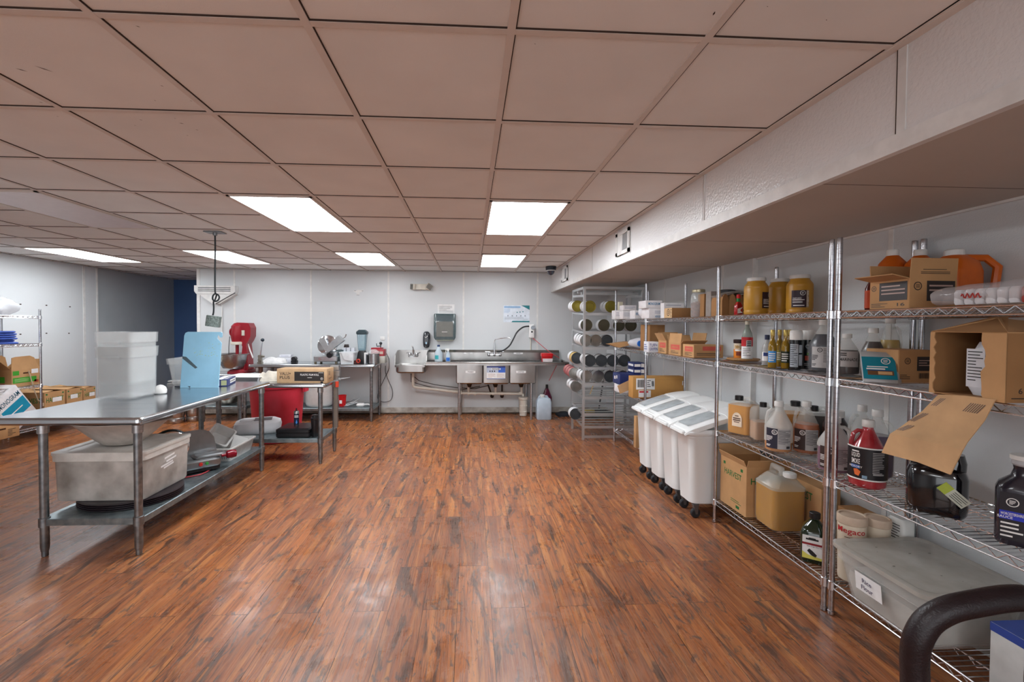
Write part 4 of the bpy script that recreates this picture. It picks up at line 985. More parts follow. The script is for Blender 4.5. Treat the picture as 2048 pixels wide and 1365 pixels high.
b = MB(); b.lathe([(.041, .176), (.043, .18), (.043, .2), (.036, .205), (.036, .225), (.02, .23)], 24); b.build('lid', colm('dark_lid', '232326', .2), t)
# ------------------------------------------------------------------ red bin, kegs
p = on_y(555, 800, 5.72); t = thing('trash_bin', 'large red round plastic bin between the second table and the back table', 'bin', (p.x, 5.72, 0))
redp = mat('faded_red_plastic', 'cb3347', .45, 0, .07, 5, col2='b5202e')
b = MB(); b.lathe([(.25, 0), (.265, .01), (.315, .70), (.31, .70), (.26, .02)], 44); b.build('bin_body', redp, t)
b = MB(); b.lathe([(.318, .66), (.335, .665), (.345, .70), (.35, .735), (.34, .745), (.322, .735), (.312, .70)], 44, cap0=False, cap1=False); b.build('rim', redp, t)
b = MB(); b.box((.33, -.06, .60), (.36, .06, .66)); b.build('grip', redp, t)
def keg(label, px, y, R, H, band):
    p = on_y(px, 820, y); t = thing('steel_keg', label, 'keg', (p.x, y, 0)); b = MB()
    b.lathe([(R*.93, 0), (R*.97, .006), (R*.97, .06), (R*.9, .075), (R*.985, .1), (R, .13), (R, H-.12), (R*.9, H-.09), (R*.6, H-.07)], 32)
    b.build('keg_body', mat('keg_steel', 'b2aca6', .3, 1, .1, 5, stretch=(1, 1, 20)), t)
    b = MB(); b.lathe([(R*.95, .052), (R*1.0, .055), (R*1.0, .068), (R*.95, .07)], 32); b.build('lower_band', STEEL(), t)
    b = MB(); b.lathe([(R*.92, H-.1), (R*.97, H-.09), (R*.97, H-.004), (R*.95, H), (R*.9, H-.004), (R*.9, H-.1)], 32, cap0=False, cap1=False); b.build('top_collar', band, t)
keg('plain steel keg on the floor beyond the long table, the left one', 351, 6.72, .116, .50, STEEL())
keg('steel keg with a red top band beyond the long table', 387.5, 6.84, .10, .40, colm('keg_red', 'd83a28'))
# ------------------------------------------------------------------ mixer
ZM = .8415
t = thing('stand_mixer', 'red commercial stand mixer with a steel bowl on the steel stand', 'mixer', (-3.47, 7.0, .7015), 0)
t.scale = (.76, 1.05, 1.30)
mr = mat('mixer_red', '8e1c28', .3, 0, .08, 4)
b = MB(); b.rr([(.17, .2, .05, 0), (.17, .2, .05, .02), (.13, .17, .05, .045)], 0, 5, c=(.02, 0)); b.build('base', mr, t)
b = MB()  # column and head as one casting, profile in x/z, extruded in y
col = [(.07, .03), (.19, .03), (.18, .2), (.155, .33), (.2, .37), (.24, .42), (.245, .52), (.2, .575), (-.02, .58), (-.075, .54), (-.08, .42), (-.05, .375), (.05, .36), (.085, .3), (.065, .2)]
b.prism(col, lambda u, v, s: (u, -.085+.17*s, v)); b.build('housing', mr, t)
b = MB(); b.M = T(-.03, -.04, .35); b.lathe([(.085, 0), (.1, .01), (.115, .06), (.118, .12), (.105, .19), (.06, .222), (.01, .23)], 28); b.build('planetary_head', mr, t)
b = MB(); b.M = T(-.03, -.04, .325); b.lathe([(.112, 0), (.118, .004), (.118, .03), (.1, .034)], 28); b.build('splash_ring', mat('cream_trim', 'd8d3c4', .5), t)
b = MB(); b.M = T(-.03, -.06, .27); b.lathe([(.02, -.06), (.028, -.055), (.03, .06)], 16); b.build('drive_shaft', mr, t)
b = MB(); b.M = T(-.09, -.11, .47) @ Rx(PI/2); b.lathe([(.045, -.03), (.045, .02), (.035, .03), (.02, .03), (.018, .02)], 20); b.build('hub', mr, t)
b = MB(); b.box((.05, -.09, .43), (.13, -.086, .49)); b.build('name_plate', mat('plate_cream', 'cfd0c2', .5), t)
b = MB(); b.lathe([(.09, .052), (.16, .06), (.19, .10), (.205, .215), (.216, .22), (.208, .224), (.198, .215), (.18, .10), (.09, .07)], 36, c=(-.07, -.08), sx=1.22); b.build('bowl', STEEL(), t)
b = MB(); b.tube([(-.13, -.12, .42), (-.14, -.13, .3), (-.145, -.13, .15)], .006, 8); b.build('guard_rod', colm('dark_rod', '3a3e44'), t)
b = MB(); b.tube([(.15, -.02, .33), (.2, -.03, .25), (.26, -.04, .17)], .012, 8); b.build('lift_handle', WHITE(), t)
b = MB(); b.box((.08, -.12, .02), (.16, .0, .13)); b.build('bowl_yoke', mr, t)
b = MB(); b.lathe([(.01, .0), (.11, .02), (.165, .09), (.18, .19), (.178, .19), (.16, .09), (.1, .028), (.01, .008)], 32)
p = on_y(456, 795, 6.95); solo('spare_bowl', b, mat('copper_tinted_steel', 'b7a79a', .2, 1, .1), 'large spare steel mixing bowl on the undershelf below the mixer', 'bowl', (p.x, 6.97, .226))
p = on_y(487, 803, 6.9); b = MB(); b.lathe([(.03, 0), (.04, .06), (.038, .06), (.028, .004)], 18)
for k in range(3): b.lathe([(.033+.003*k, .012+.015*k), (.037+.003*k, .014+.015*k), (.033+.003*k, .018+.015*k)], 18)
solo('steel_cup', b, STEEL(), 'small ribbed steel cup beside the spare bowl on the undershelf', 'cup', (p.x, 6.86, .226))
# ------------------------------------------------------------------ on the back table
Z3 = .8515
p = on_y(518, 733, 6.70)
t = thing('can_opener', 'lever can opener with a black ball clamped on the left corner of the back table', 'can opener', (p.x, 6.74, Z3))
cst = mat('tarnished_cast', '8f8a80', .4, .8, .1)
b = MB(); b.box((-.03, -.03, 0), (.03, .03, .03)); b.box((-.022, -.022, .03), (.022, .022, .13)); b.cyl((-.03, 0, .11), (.06, 0, .11), .014); b.cyl((0, -.04, .06), (0, .03, .06), .02); b.build('body', cst, t)
b = MB(); b.tube([(0, 0, .12), (.01, 0, .2), (.03, 0, .33)], .011, 8); b.build('lever', CHROME(), t)
b = MB(); b.sphere((.034, 0, .35), .026, 14); b.build('ball_grip', colm('dark_ball', '22303c', .2), t)
b = MB(); b.box((-.03, -.02, -.17), (.03, .02, -.05)); b.build('clamp_foot', colm('rust_clamp', '6b4a3c', .6), t)
p = on_y(546, 722, 6.9); cloth('folded white towels on the left part of the back table', (p.x, 6.95, Z3), .17, .12, .085, 7, mat('white_towel', 'd9d9d9', .9, 0, .06, 30), 0)
wbx = mat('white_small_box', 'd9dbe2', .6, 0, .03)
a = on_y(556, 722, 7.1); c = on_y(585, 722, 7.1)
carton('white_box', 'low white box behind the folded towels on the back table', c.x-a.x, .14, .07, [wbx, colm('pale_print', 'a9afc4')], ((a.x+c.x)/2, 7.12, Z3), 0, [('F', 'l', -.08, .06, .015, .055, 1, 2)])
carton('white_box', 'smaller white box stacked on the low white box', .17, .12, .04, [wbx, colm('pale_print', 'a9afc4')], ((a.x+c.x)/2+.01, 7.12, Z3+.0735), .05, [('F', 'l', -.06, .05, .01, .03, 1, 1)])
p = on_y(588, 722, 7.0); t = thing('dark_dial', 'black round dial unit on the back table right of the towels', 'device', (p.x, 7.02, Z3))
b = MB(); b.M = T(0, 0, .055) @ Rx(PI/2); b.lathe([(.03, .05), (.035, .045), (.035, -.03), (.02, -.04)], 20); b.build('dial', BLACK(), t)
b = MB(); b.box((-.04, -.04, 0), (.04, .04, .03)); b.build('base', BLACK(), t)
p = on_y(625, 728, 6.75); q = on_y(674, 728, 6.75); hw = (q.x-p.x)/2
t = thing('meat_slicer', 'large silver meat slicer with a raised tray on the back table', 'slicer', ((p.x+q.x)/2, 6.93, Z3))
al = mat('silver_cast_aluminium', 'c2c6c8', .3, .9, .06)
b = MB()
for x in (-hw*.85, hw*.85):
    for y in (-.13, .13): b.cyl((x, y, 0), (x, y, .035), .018)
b.build('foot', mat('dull_foot', '6f6552', .5, .3), t)
b = MB(); b.rr([(hw*.97, .15, .03, .03), (hw, .16, .03, .04), (hw, .16, .03, .105), (hw*.95, .15, .03, .115)], 0, 4); b.rr([(hw*.55, .12, .03, .115), (hw*.55, .12, .03, .17), (hw*.5, .11, .03, .18)], 0, 4, c=(hw*.35, .02)); b.build('base', al, t)
b = MB(); b.M = T(hw*.35, -.14, .13) @ Rx(PI/2); b.lathe([(.044, 0), (.044, .03), (.036, .036)], 24); b.build('thickness_knob', BLACK(), t)
b = MB(); b.M = T(hw*.93, -.15, .13) @ Rx(PI/2); b.lathe([(.014, 0), (.012, .02)], 14); b.build('small_knob', colm('grey_blue_knob', '6a7683'), t)
b = MB(); b.M = T(-hw*.45, -.165, .075) @ Rx(PI/2); b.lathe([(.02, 0), (.018, .01)], 14); b.build('switch', colm('dull_pink_switch', '8f7a7a'), t)
b = MB(); b.M = T(-.02, .02, .27) @ Rx(PI/2-.1); b.lathe([(.001, 0), (.14, .002), (.15, .008), (.14, .014), (.001, .014)], 36); b.build('blade', CHROME(), t)
b = MB(); b.prism([(-hw*.75, .345), (-.03, .18), (.035, .165), (.03, .22), (-hw*.28, .40)], lambda u, v, s: (u, -.06+.02*s, v)); b.build('gauge_plate', al, t)
b = MB(); b.prism([(.0, .175), (.045, .175), (.26, .345), (.18, .42), (.04, .285)], lambda u, v, s: (u, -.13+.1*s, v)); b.build('product_tray', al, t)
b = MB(); b.tube([(.2, -.05, .36), (.26, -.05, .4), (.275, -.05, .44)], .01, 8); b.cyl((-hw*.35, -.05, .4), (-hw*.2, -.05, .405), .02); b.build('carriage_handle', STEEL(), t)
b = MB(); b.box((hw*.7, -.05, .03), (hw*1.25, .14, .2)); b.build('motor_housing', mat('dark_teal_metal', '5e6f72', .4, .5), t)
# white bin with boxes
a = on_y(681, 727, 6.80); c = on_y(711, 727, 6.80); hw = (c.x-a.x)/2; X_ = (a.x+c.x)/2
t = thing('white_tub', 'white tub with a folded lid standing right of the large slicer', 'container', (X_, 6.82, Z3))
b = MB(); b.rr([(hw*.82, .085, .015, 0), (hw*.95, .1, .02, .16), (hw*1.03, .108, .02, .162), (hw*1.03, .108, .02, .178), (hw*.9, .095, .02, .178), (hw*.78, .08, .015, .01)], 0, 4); b.build('tub_body', mat('white_tub_plastic', 'd6dcdf', .35), t)
b = MB(); b.prism([(-hw*.7, .17), (hw*.9, .17), (hw*.85, .05), (-hw*.2, .06)], lambda u, v, s: (u, -.112+.004*s, v)); b.build('folded_lid', mat('white_tub_plastic', 'd6dcdf', .35), t)
for i, (px, w_) in enumerate(((688, .055), (697, .05), (706, .05))):
    q = on_y(px, 700, 6.95); b = MB(); b.box((-w_/2+.002, -.03, 0), (w_/2-.002, .03, .232)); solo('white_packet', b, [wbx], ('left', 'middle', 'right')[i]+' of the three upright pale packets behind the white tub', 'packet', (q.x, 6.97, Z3))
q = on_y(693, 694, 7.1); b = MB(); b.rr([(.035, .03, .01, 0), (.035, .03, .01, .24), (.03, .025, .01, .275)], 0, 3); solo('dark_bottle', b, colm('dark_brown_plastic', '3a2f2d'), 'dark topped container peeking over the pale packets', 'container', (q.x, 7.1, Z3))
# blender
q = on_y(724, 700, 6.97); t = thing('blender', 'blender with a tall ribbed clear jar and dark lid on the back table', 'blender', (q.x, 6.99, Z3))
b = MB(); b.rr([(.075, .085, .02, 0), (.075, .085, .02, .02), (.06, .07, .02, .15), (.045, .05, .02, .19)], 0, 4); b.build('motor_base', BLACK(), t)
b = MB(); pr = []
b.rr([(.05, .05, .02, .185), (.055, .055, .02, .21), (.07, .07, .025, .44), (.068, .068, .025, .44), (.05, .05, .02, .2)], 0, 5); b.build('jar', mat('smoky_blue_clear', '8fb0bd', .12, 0, .05, alpha=.55), t)
b = MB()
for k in range(6): x = -.045+.018*k; b.tube([(x*.8, -.054, .22), (x, -.072, .43)], .003, 5)
b.build('jar_rib', mat('pale_rib', 'c9dbe2', .2), t)
b = MB(); b.rr([(.072, .072, .03, .435), (.08, .08, .03, .445), (.08, .08, .03, .475), (.05, .05, .03, .505)], 0, 5); b.build('lid', mat('dark_rubber_lid', '2c3c42', .4), t)
q = on_y(714, 722, 6.80); t = thing('red_handled_tool', 'red and black gadget in front of the blender base', 'tool', (q.x+.005, 6.8, Z3))
b = MB(); b.box((-.045, -.03, 0), (.045, .03, .05)); b.build('body', colm('dark_maroon_body', '3c1414'), t)
b = MB(); b.tube([(.022+.024*math.cos(2*PI*i/14), -.034, .045+.024*math.sin(2*PI*i/14)) for i in range(14)], .008, 6, closed=True); b.build('red_ring', colm('red_orange', 'c9361f'), t)
q = on_y(731, 722, 6.88); b = MB(); b.box((-.028, -.03, 0), (.028, .03, .16)); b.box((-.006, -.0305, .0), (.028, -.029, .14), 1); solo('white_box', b, [WHITE(), colm('grey_label', '8a8f96')], 'tall narrow white box between the blender and the steel canister', 'box', (q.x+.01, 6.9, Z3))
q = on_y(747, 725, 6.80); t = thing('steel_canister', 'steel canister with a clear lid near the right end of the back table', 'canister', (q.x, 6.83, Z3))
b = MB(); b.lathe([(.075, 0), (.08, .006), (.08, .15), (.077, .15), (.074, .01)], 32); b.build('canister_body', STEEL(), t)
b = MB(); b.lathe([(.081, .15), (.084, .155), (.08, .18), (.05, .2), (.03, .215)], 32); b.build('lid', CLEAR(), t)
b = MB(); b.box((-.105, -.03, .01), (-.08, .03, .13)); b.build('handle', BLACK(), t)
q = on_y(762, 722, 6.95)
carton('grey_case', 'light grey box under the red machine at the right end of the back table', .2, .22, .105, [mat('putty_grey', 'b9b9b0', .5)], (q.x-.035, 7.02, Z3), 0)
carton('white_printer_box', 'white and red box behind the steel canister', .17, .12, .13, [WHITE(), colm('print_blue', '4a66a8')], (q.x-.20, 7.13, Z3), 0, [('F', 'p', -.02, .05, .02, .05, 1)])
t = thing('red_machine', 'red countertop machine with a grey crank at the right end of the back table', 'machine', (q.x-.05, 7.03, Z3+.1065))
b = MB(); b.rr([(.1, .1, .01, 0), (.1, .1, .01, .095), (.098, .098, .01, .1)], 0, 2); b.patch(.03, .085, .03, .07, lambda u, v: (u, -.1008, v), 1); b.build('housing', [mat('machine_red', '9c2430', .4), colm('plate_beige', 'c4b4a8')], t)
b = MB(); b.box((-.1, -.08, .1), (.06, .06, .125)); b.build('top_deck', mat('machine_red', '9c2430', .4), t)
b = MB(); b.cyl((.03, 0, .12), (.03, 0, .17), .008); b.cyl((-.03, 0, .145), (.03, 0, .15), .007); b.cyl((-.03, 0, .145), (-.035, 0, .19), .006); b.sphere((.03, 0, .19), .024, 12); b.build('crank', mat('dark_grey_cast', '3c4044', .4, .5), t)
# hanging cable
ps = [(772, 706), (777, 716), (778, 728), (777, 740), (770, 755), (762, 772), (756, 788), (756, 798), (764, 804), (774, 804), (782, 800), (785, 790), (784, 778), (777, 762), (771, 745), (771, 732)]
P = [on_y(px, py, 7.275) for px, py in ps]; o = P[0].copy(); b = MB()
def smooth(P, k=4):
    out = []
    for i in range(len(P)-1):
        p0, p1, p2, p3 = P[max(i-1, 0)], P[i], P[i+1], P[min(i+2, len(P)-1)]
        for j in range(k):
            t_ = j/k; out.append(.5*((2*p1)+(-p0+p2)*t_+(2*p0-5*p1+4*p2-p3)*t_*t_+(-p0+3*p1-3*p2+p3)*t_**3))
    return out+[P[-1]]
b.tube([tuple(q-o) for q in smooth(P)], .0045, 6); solo('power_cable', b, colm('dark_cable', '2b2c30'), 'looped black cable hanging off the right end of the back table', 'cable', tuple(o))
# undershelf things
ZW = .2015
p = on_y(639, 817, 6.95); t = thing('storage_barrel', 'tall white plastic barrel on the undershelf of the back table', 'barrel', (p.x, 6.96, ZW))
b = MB(); b.lathe([(.17, 0), (.185, .01), (.2, .04), (.2, .40), (.19, .405), (.19, .43), (.18, .435)], 40); b.build('barrel_body', mat('white_barrel_plastic', 'dadcda', .4, 0, .04), t)
b = MB(); b.lathe([(.195, .42), (.21, .425), (.21, .46), (.19, .47)], 40); b.build('lid', WHITE(), t)
p = on_y(684, 815, 6.85); t = thing('red_cup', 'red plastic bucket with a pale label on the undershelf of the back table', 'bucket', (p.x, 6.87, ZW))
b = MB(); b.lathe([(.045, 0), (.05, .005), (.056, .16), (.06, .162), (.06, .17), (.052, .17), (.045, .01)], 28); b.build('bucket_body', RED(), t)
b = MB(); fn = cylfn(.052, facing(t.location)-.5, .05, .004); b.patch(-.02, .02, 0, .05, fn, 0, 6); b.build('label', PAPER(), t)
p = on_z(702, 816, ZW); t = thing('utensil_pile', 'small pile of steel utensils on the undershelf, right of the red bucket', 'utensils', (on_y(702, 816, 6.88).x, 6.88, ZW))
rd = random.Random(9)
for i in range(7):
    b = MB(); a = rd.uniform(-.5, .9); x, y = rd.uniform(-.06, .06), rd.uniform(-.04, .04); z0 = .008+.008*i
    b.tube([(x-.08*math.cos(a), y-.08*math.sin(a), z0), (x, y, z0+.01), (x+.09*math.cos(a), y+.09*math.sin(a), z0+rd.uniform(.01, .08))], .006, 6); b.build('utensil', STEEL(), t)
p = on_y(726, 816, 6.86); t = thing('plastic_scoop', 'white plastic scoop lying at the right end of the undershelf', 'scoop', (p.x, 6.88, ZW))
b = MB(); b.rr([(.05, .035, .02, 0), (.065, .045, .03, .02), (.05, .03, .02, .045)], 0, 4, c=(-.04, 0)); b.build('scoop_bowl', WHITE(), t)
b = MB(); b.tube([(.01, 0, .025), (.07, -.01, .03), (.12, -.02, .018)], .013, 8); b.build('handle', WHITE(), t)
# ------------------------------------------------------------------ wall things
p = on_y(429, 575, YB-.05)
t = thing('wall_heater', 'white wall-mounted louvred unit with a pointed lower housing, behind the hanging cord', 'wall unit', (p.x, YB, p.z))
A = lambda px, py: on_y(px, py, YB-.11)-Vector((p.x, YB, p.z))
tl_, br_ = A(388, 571), A(470, 586)
b = MB(); ol = [(tl_.x, tl_.z), (br_.x+.0, tl_.z), (br_.x, br_.z+.02), (br_.x-.03, br_.z-.02), (tl_.x+.03, br_.z-.02), (tl_.x, br_.z+.02)]
b.prism(ol, lambda u, v, s: (u, -.11+.107*s, v)); b.build('housing', trimw, t)
b = MB(); g0, g1 = A(396, 574), A(461, 584)
for i in range(3):
    z_ = g1.z+(g0.z-g1.z)*(.12+.36*i); b.box((g0.x, -.114, z_-.004), (g1.x, -.110, z_+.006))
b.build('louvre', colm('dark_louvre', '4a4f52', .5), t)
v0, v1, v2 = A(396, 588), A(470, 586), A(431, 608)
b = MB(); b.prism([(v0.x, v0.z), (v1.x, v0.z), (v2.x+.05, v2.z), (v2.x-.05, v2.z)], lambda u, v, s: (u, -.1+.097*s, v)); b.tube([(v1.x, -.105, v1.z), (v2.x, -.105, v2.z)], .008, 6, 1); b.build('lower_housing', [trimw, mat('grey_edge', '77787a', .4, .5)], t)
b = MB(); b.box((v2.x+.04, -.02, v2.z-.45), (v2.x+.05, -.004, v2.z)); b.build('conduit', trimw, t)
# cord drop
Yc = 4.386; tp = on_y(430, 465, Yc)
t = thing('hanging_outlet', 'knotted black cord hanging from the ceiling with a metal outlet box at its end', 'hanging outlet', (tp.x, Yc, CEIL))
A = lambda px, py, dy=0: on_y(px, py, Yc+dy)-Vector((tp.x, Yc, CEIL))
b = MB(); b.rr([(.08, .06, .008, -.006), (.08, .06, .008, -.001)], 0, 2); b.lathe([(.018, -.03), (.02, -.006)], 14); b.build('ceiling_plate', STEELD(), t)
P = [A(430, 470), A(430.5, 500), A(430, 540), A(430, 575), A(431, 587), A(436, 590), A(438.5, 595), A(436, 601, -.02), A(430, 603, -.03), A(425.5, 599, -.02), A(426, 592), A(430, 588, .02), A(433, 590, .02), A(430, 600, .01), A(427, 604), A(427.5, 615), A(427, 625), A(425.5, 631)]
b = MB(); b.tube([tuple(q) for q in smooth(P)], .0075, 8); b.build('cord', colm('black_cord', '1d2428', .5), t)
bx = MB(); cA = A(427, 643); bx.M = T(cA.x, cA.y, cA.z) @ Rz(.2) @ Ry(.14); bx.rr([(.056, .024, .008, -.052), (.06, .028, .01, -.048), (.06, .028, .01, .048), (.056, .024, .008, .052)], 0, 3)
for (u, v) in ((-.028, .0), (.028, .0)):
    for dz in (-.02, .02):
        for dx_ in (-.007, .007): bx.box((u+dx_-.0015, -.0292, v+dz-.005), (u+dx_+.0015, -.028, v+dz+.005), 1)
bx.build('outlet_box', [mat('speckled_cast_box', '8f9c98', .45, .6, .3, 90, col2='4e5a56'), BLACK()], t)
# emergency light
p = on_y(842, 574, YB-.06)
t = thing('emergency_light', 'cream emergency light with two lamp heads on the back wall', 'emergency light', (p.x, YB, p.z))
em_ = mat('cream_plastic', 'd9d5c8', .45)
b = MB(); b.rr([(.09, .028, .01, -.045), (.11, .032, .012, -.04), (.11, .032, .012, .04), (.1, .028, .01, .045)], 0, 3, c=(0, -.033)); b.build('housing', em_, t)
for s_, r_ in ((-1, -.9), (1, .45)):
    b = MB(); b.M = T(s_*.125, -.07, 0) @ Rz(r_) @ Ry(.6 if s_ > 0 else .1); b.rr([(.045, .02, .008, -.045), (.045, .025, .01, .045)], 0, 3); b.build('lamp_head', em_, t)
    b = MB(); b.M = T(s_*.125, -.07, 0) @ Rz(r_) @ Ry(.6 if s_ > 0 else .1)
    for k in range(5): v = -.036+.018*k; b.box((-.038, -.0275, v-.003), (.038, -.026, v+.003)); b.box((v-.003, -.0275, -.038), (v+.003, -.026, .038))
    b.build('lamp_grille', colm('grille_dark', '4d4d4a'), t)
# small sign mark, notice, poster
p = on_y(717, 586, YB); b = MB(); ol = [(-.08, .04), (-.03, .03), (-.02, .05), (.05, .045), (.08, .05), (.06, .015), (.02, .01), (.015, -.035), (-.03, -.04), (-.03, .0), (-.07, .015)]
b.prism(ol, lambda u, v, s: (u, -.004*s, v), 0); b.box((-.03, -.0045, -.038), (.015, -.004, -.034), 1); b.box((-.07, -.0045, .028), (-.04, -.004, .033), 1); b.box((.05, -.0045, .028), (.075, -.004, .033), 1)
solo('bare_patch', b, [trimw, INK()], 'small torn white patch left on the back wall between two seams', 'patch', (p.x, YB-.0005, p.z))
def sheet(name, label, px0, py0, px1, py1, mats, fill, y=None, cat='sign'):
    y = (YB-.002) if y is None else y; a = on_y(px0, py0, y); c = on_y(px1, py1, y); w_ = abs(c.x-a.x)/2; h_ = abs(a.z-c.z)
    b = MB(); b.box((-w_, -.0015, 0), (w_, 0, h_)); fn = lambda u, v: (u, -.0021, v); fill(b, w_, h_, fn); return solo(name, b, mats, label, cat, ((a.x+c.x)/2, y, min(a.z, c.z)))
sheet('paper_notice', 'white paper notice above the towel dispenser', 875, 609, 909, 628, [PAPER(), colm('grey_print', '8c8c8c')], lambda b, w_, h_, fn: b.lines(-w_*.8, w_*.8, h_*.1, h_*.85, 6, fn, 1, .35, 3))
def post(b, w_, h_, fn):
    f2 = lambda u, v: (u, -.0027, v)
    b.add([fn(w_*.35, h_), fn(w_, h_), fn(w_, h_*.74)], [(0, 2, 1)], 1); b.add([fn(-w_*.4, 0), fn(w_, 0), fn(w_, h_*.08), fn(-w_*.3, h_*.08)], [(0, 1, 2, 3)], 1)
    b.patch(-w_*.95, w_*.3, h_*.84, h_*.95, fn, 2); b.lines(-w_*.95, -w_*.5, h_*.55, h_*.8, 4, fn, 2, .3, 2); b.lines(-w_*.9, w_*.9, h_*.15, h_*.32, 3, fn, 3, .3, 5)
    for k in range(5): b.patch(-w_*.7+k*w_*.33, -w_*.62+k*w_*.33, h_*.34, h_*.42, fn, 3)
    for k in range(3): b.patch(k*w_*.22, .1*w_+k*w_*.22, h_*(.56+.02*k), h_*(.61+.02*k), fn, 1)
sheet('instruction_poster', 'pale poster with teal corners on the back wall above the sink', 1007, 611, 1059, 645, [mat('pale_blue_paper', 'dbe4ee', .5), colm('poster_teal', '1c7d85'), colm('poster_blue', '8fb4d8'), colm('poster_grey', '8b94a0')], post)
# paper towel dispenser
a = on_y(867, 680, YB-.1); c = on_y(912, 628, YB-.1); w_ = (c.x-a.x)/2; h_ = c.z-a.z
t = thing('towel_dispenser', 'smoky grey paper towel dispenser on the back wall', 'dispenser', ((a.x+c.x)/2, YB, a.z))
smk = mat('smoky_grey_plastic', '4f5f62', .18, 0, .08, coat=.5)
b = MB(); b.rr([(w_*.86, .045, .02, .0), (w_*.97, .05, .02, .035), (w_, .055, .03, h_*.4), (w_*.97, .05, .03, h_*.97), (w_*.93, .045, .03, h_)], 0, 4, c=(0, -.056)); b.build('cover', smk, t)
b = MB(); b.box((-w_*.74, -.1125, h_*.12), (w_*.74, -.104, h_*.7)); b.box((-w_*.7, -.110, h_*.72), (w_*.7, -.104, h_*.92), 1); b.lines(-.045, .045, h_*.28, h_*.32, 1, lambda u, v: (u, -.1132, v), 2, .5, 1); b.build('window_panel', [mat('taupe_panel', '6a6a64', .3), mat('dark_slot', '35454a', .2), WINK()], t)
b = MB(); b.box((-w_*.75, -.09, -.012), (w_*.75, -.02, .002)); b.build('tear_bar', mat('pale_green_bar', 'c3c8b0', .5), t)
a = on_y(845, 697, YB-.1); c = on_y(860, 663, YB-.1); w_ = (c.x-a.x)/2; h_ = c.z-a.z
t = thing('soap_dispenser', 'oval charcoal soap dispenser on the back wall above the hand sink', 'dispenser', ((a.x+c.x)/2, YB, a.z))
b = MB(); n_ = 24; ol = [(w_*math.copysign(abs(math.cos(2*PI*i/n_))**.6, math.cos(2*PI*i/n_)), h_/2+h_/2*math.copysign(abs(math.sin(2*PI*i/n_))**.7, math.sin(2*PI*i/n_))) for i in range(n_)]
rings = [[(u*k, y_, h_/2+(v-h_/2)*k) for u, v in ol] for y_, k in ((-.002, .95), (-.05, 1), (-.08, .95), (-.1, .75), (-.105, .5))]; b.loft(rings); b.build('cover', mat('charcoal_plastic', '262b31', .25, coat=.4), t)
b = MB(); b.M = T(0, -.1, h_*.3) @ Rx(PI/2); b.lathe([(.014, 0), (.012, .008)], 16, sy=1.6); b.build('push_window', colm('pale_blue_window', '9cc2d8', .2), t)
b = MB(); b.tube([(-.025, -.104, h_*.68), (-.005, -.106, h_*.62), (.025, -.104, h_*.74)], .004, 6); b.build('logo_mark', WINK(), t)
# detergent dispenser with hose
a = on_y(1058, 676, YB-.08); c = on_y(1069, 649, YB-.08)
t = thing('chemical_dispenser', 'white wall-mounted chemical dispenser with a dial above the sink', 'dispenser', ((a.x+c.x)/2, YB, a.z))
w_ = (c.x-a.x)/2; h_ = c.z-a.z
b = MB(); b.rr([(w_*.9, .038, .01, 0), (w_, .042, .012, .01), (w_, .042, .012, h_-.02), (w_*.8, .035, .01, h_)], 0, 3, c=(0, -.045)); b.build('housing', WHITE(), t)
b = MB(); b.M = T(.02, -.087, h_*.75) @ Rx(PI/2); b.lathe([(.034, 0), (.03, .02)], 20); b.build('dial', colm('grey_dial', '9aa2aa'), t)
b = MB(); b.box((-.01, -.0885, h_*.38), (.015, -.087, h_*.5)); b.build('marking', INK(), t)
b = MB(); q = on_y(1061, 707, YB-.03); b.cyl((-.01, -.03, 0), (-.01, -.03, max(q.z, 1.045)-a.z), .009); b.build('conduit', em_, t)
P = [on_y(1058, 653, 7.22), on_y(1046, 655, 7.2), on_y(1034, 665, 7.18), on_y(1026, 680, 7.16), on_y(1018, 693, 7.15), on_y(1005, 702, 7.14), on_y(993, 704, 7.16)]; o = P[0].copy(); b = MB(); b.tube([tuple(q-o) for q in smooth(P)], .012, 8)
solo('supply_hose', b, colm('black_rubber', '202326', .5), 'black hose looping from the faucet up to the chemical dispenser', 'hose', tuple(o))
pk = colm('pink_tube', 'c5545c', .35)
P = [on_y(1066, 677, 7.22), on_y(1078, 687, 7.2), on_y(1096, 702, 7.15), on_y(1119, 717, 7.1)]; o = P[0].copy(); b = MB(); b.tube([tuple(q-o) for q in smooth(P)], .006, 6)
solo('chemical_tube', b, pk, 'thin red tube from the dispenser across to the right end of the sink', 'tube', tuple(o))
P = [on_y(1114, 730, 7.0), on_y(1108, 742, 6.98), on_y(1098, 762, 6.97)]; o = P[0].copy(); b = MB(); b.tube([tuple(q-o) for q in P], .006, 6)
solo('chemical_tube', b, pk, 'thin red tube running down below the sink into the burgundy bottle', 'tube', tuple(o))
p = on_y(765, 677, YB); b = MB(); b.rr([(.035, .004, .004, -.03), (.038, .005, .005, -.026), (.038, .005, .005, .026), (.035, .004, .004, .03)], 0, 2, c=(0, -.005)); solo('wall_outlet', b, trimw, 'white outlet plate on the back wall above the red machine', 'outlet', (p.x, YB, p.z))
# security camera
p = on_z(1102, 533, CEIL); t = thing('security_camera', 'dark dome security camera on the ceiling beside the soffit', 'camera', (1.16, 6.5, CEIL))
b = MB(); b.lathe([(.065, -.055), (.075, -.045), (.078, -.001)], 28); b.build('housing', colm('dark_navy_housing', '1d2533'), t)
b = MB(); b.lathe([(.003, -.125), (.03, -.118), (.05, -.095), (.058, -.06), (.058, -.05)], 28); b.build('dome', mat('smoked_dome', '2d3444', .08, 0, .05, coat=1), t)
b = MB(); b.tube([(.062*math.cos(2*PI*i/28), .062*math.sin(2*PI*i/28), -.058) for i in range(28)], .006, 6, closed=True); b.build('dome_ring', WHITE(), t)
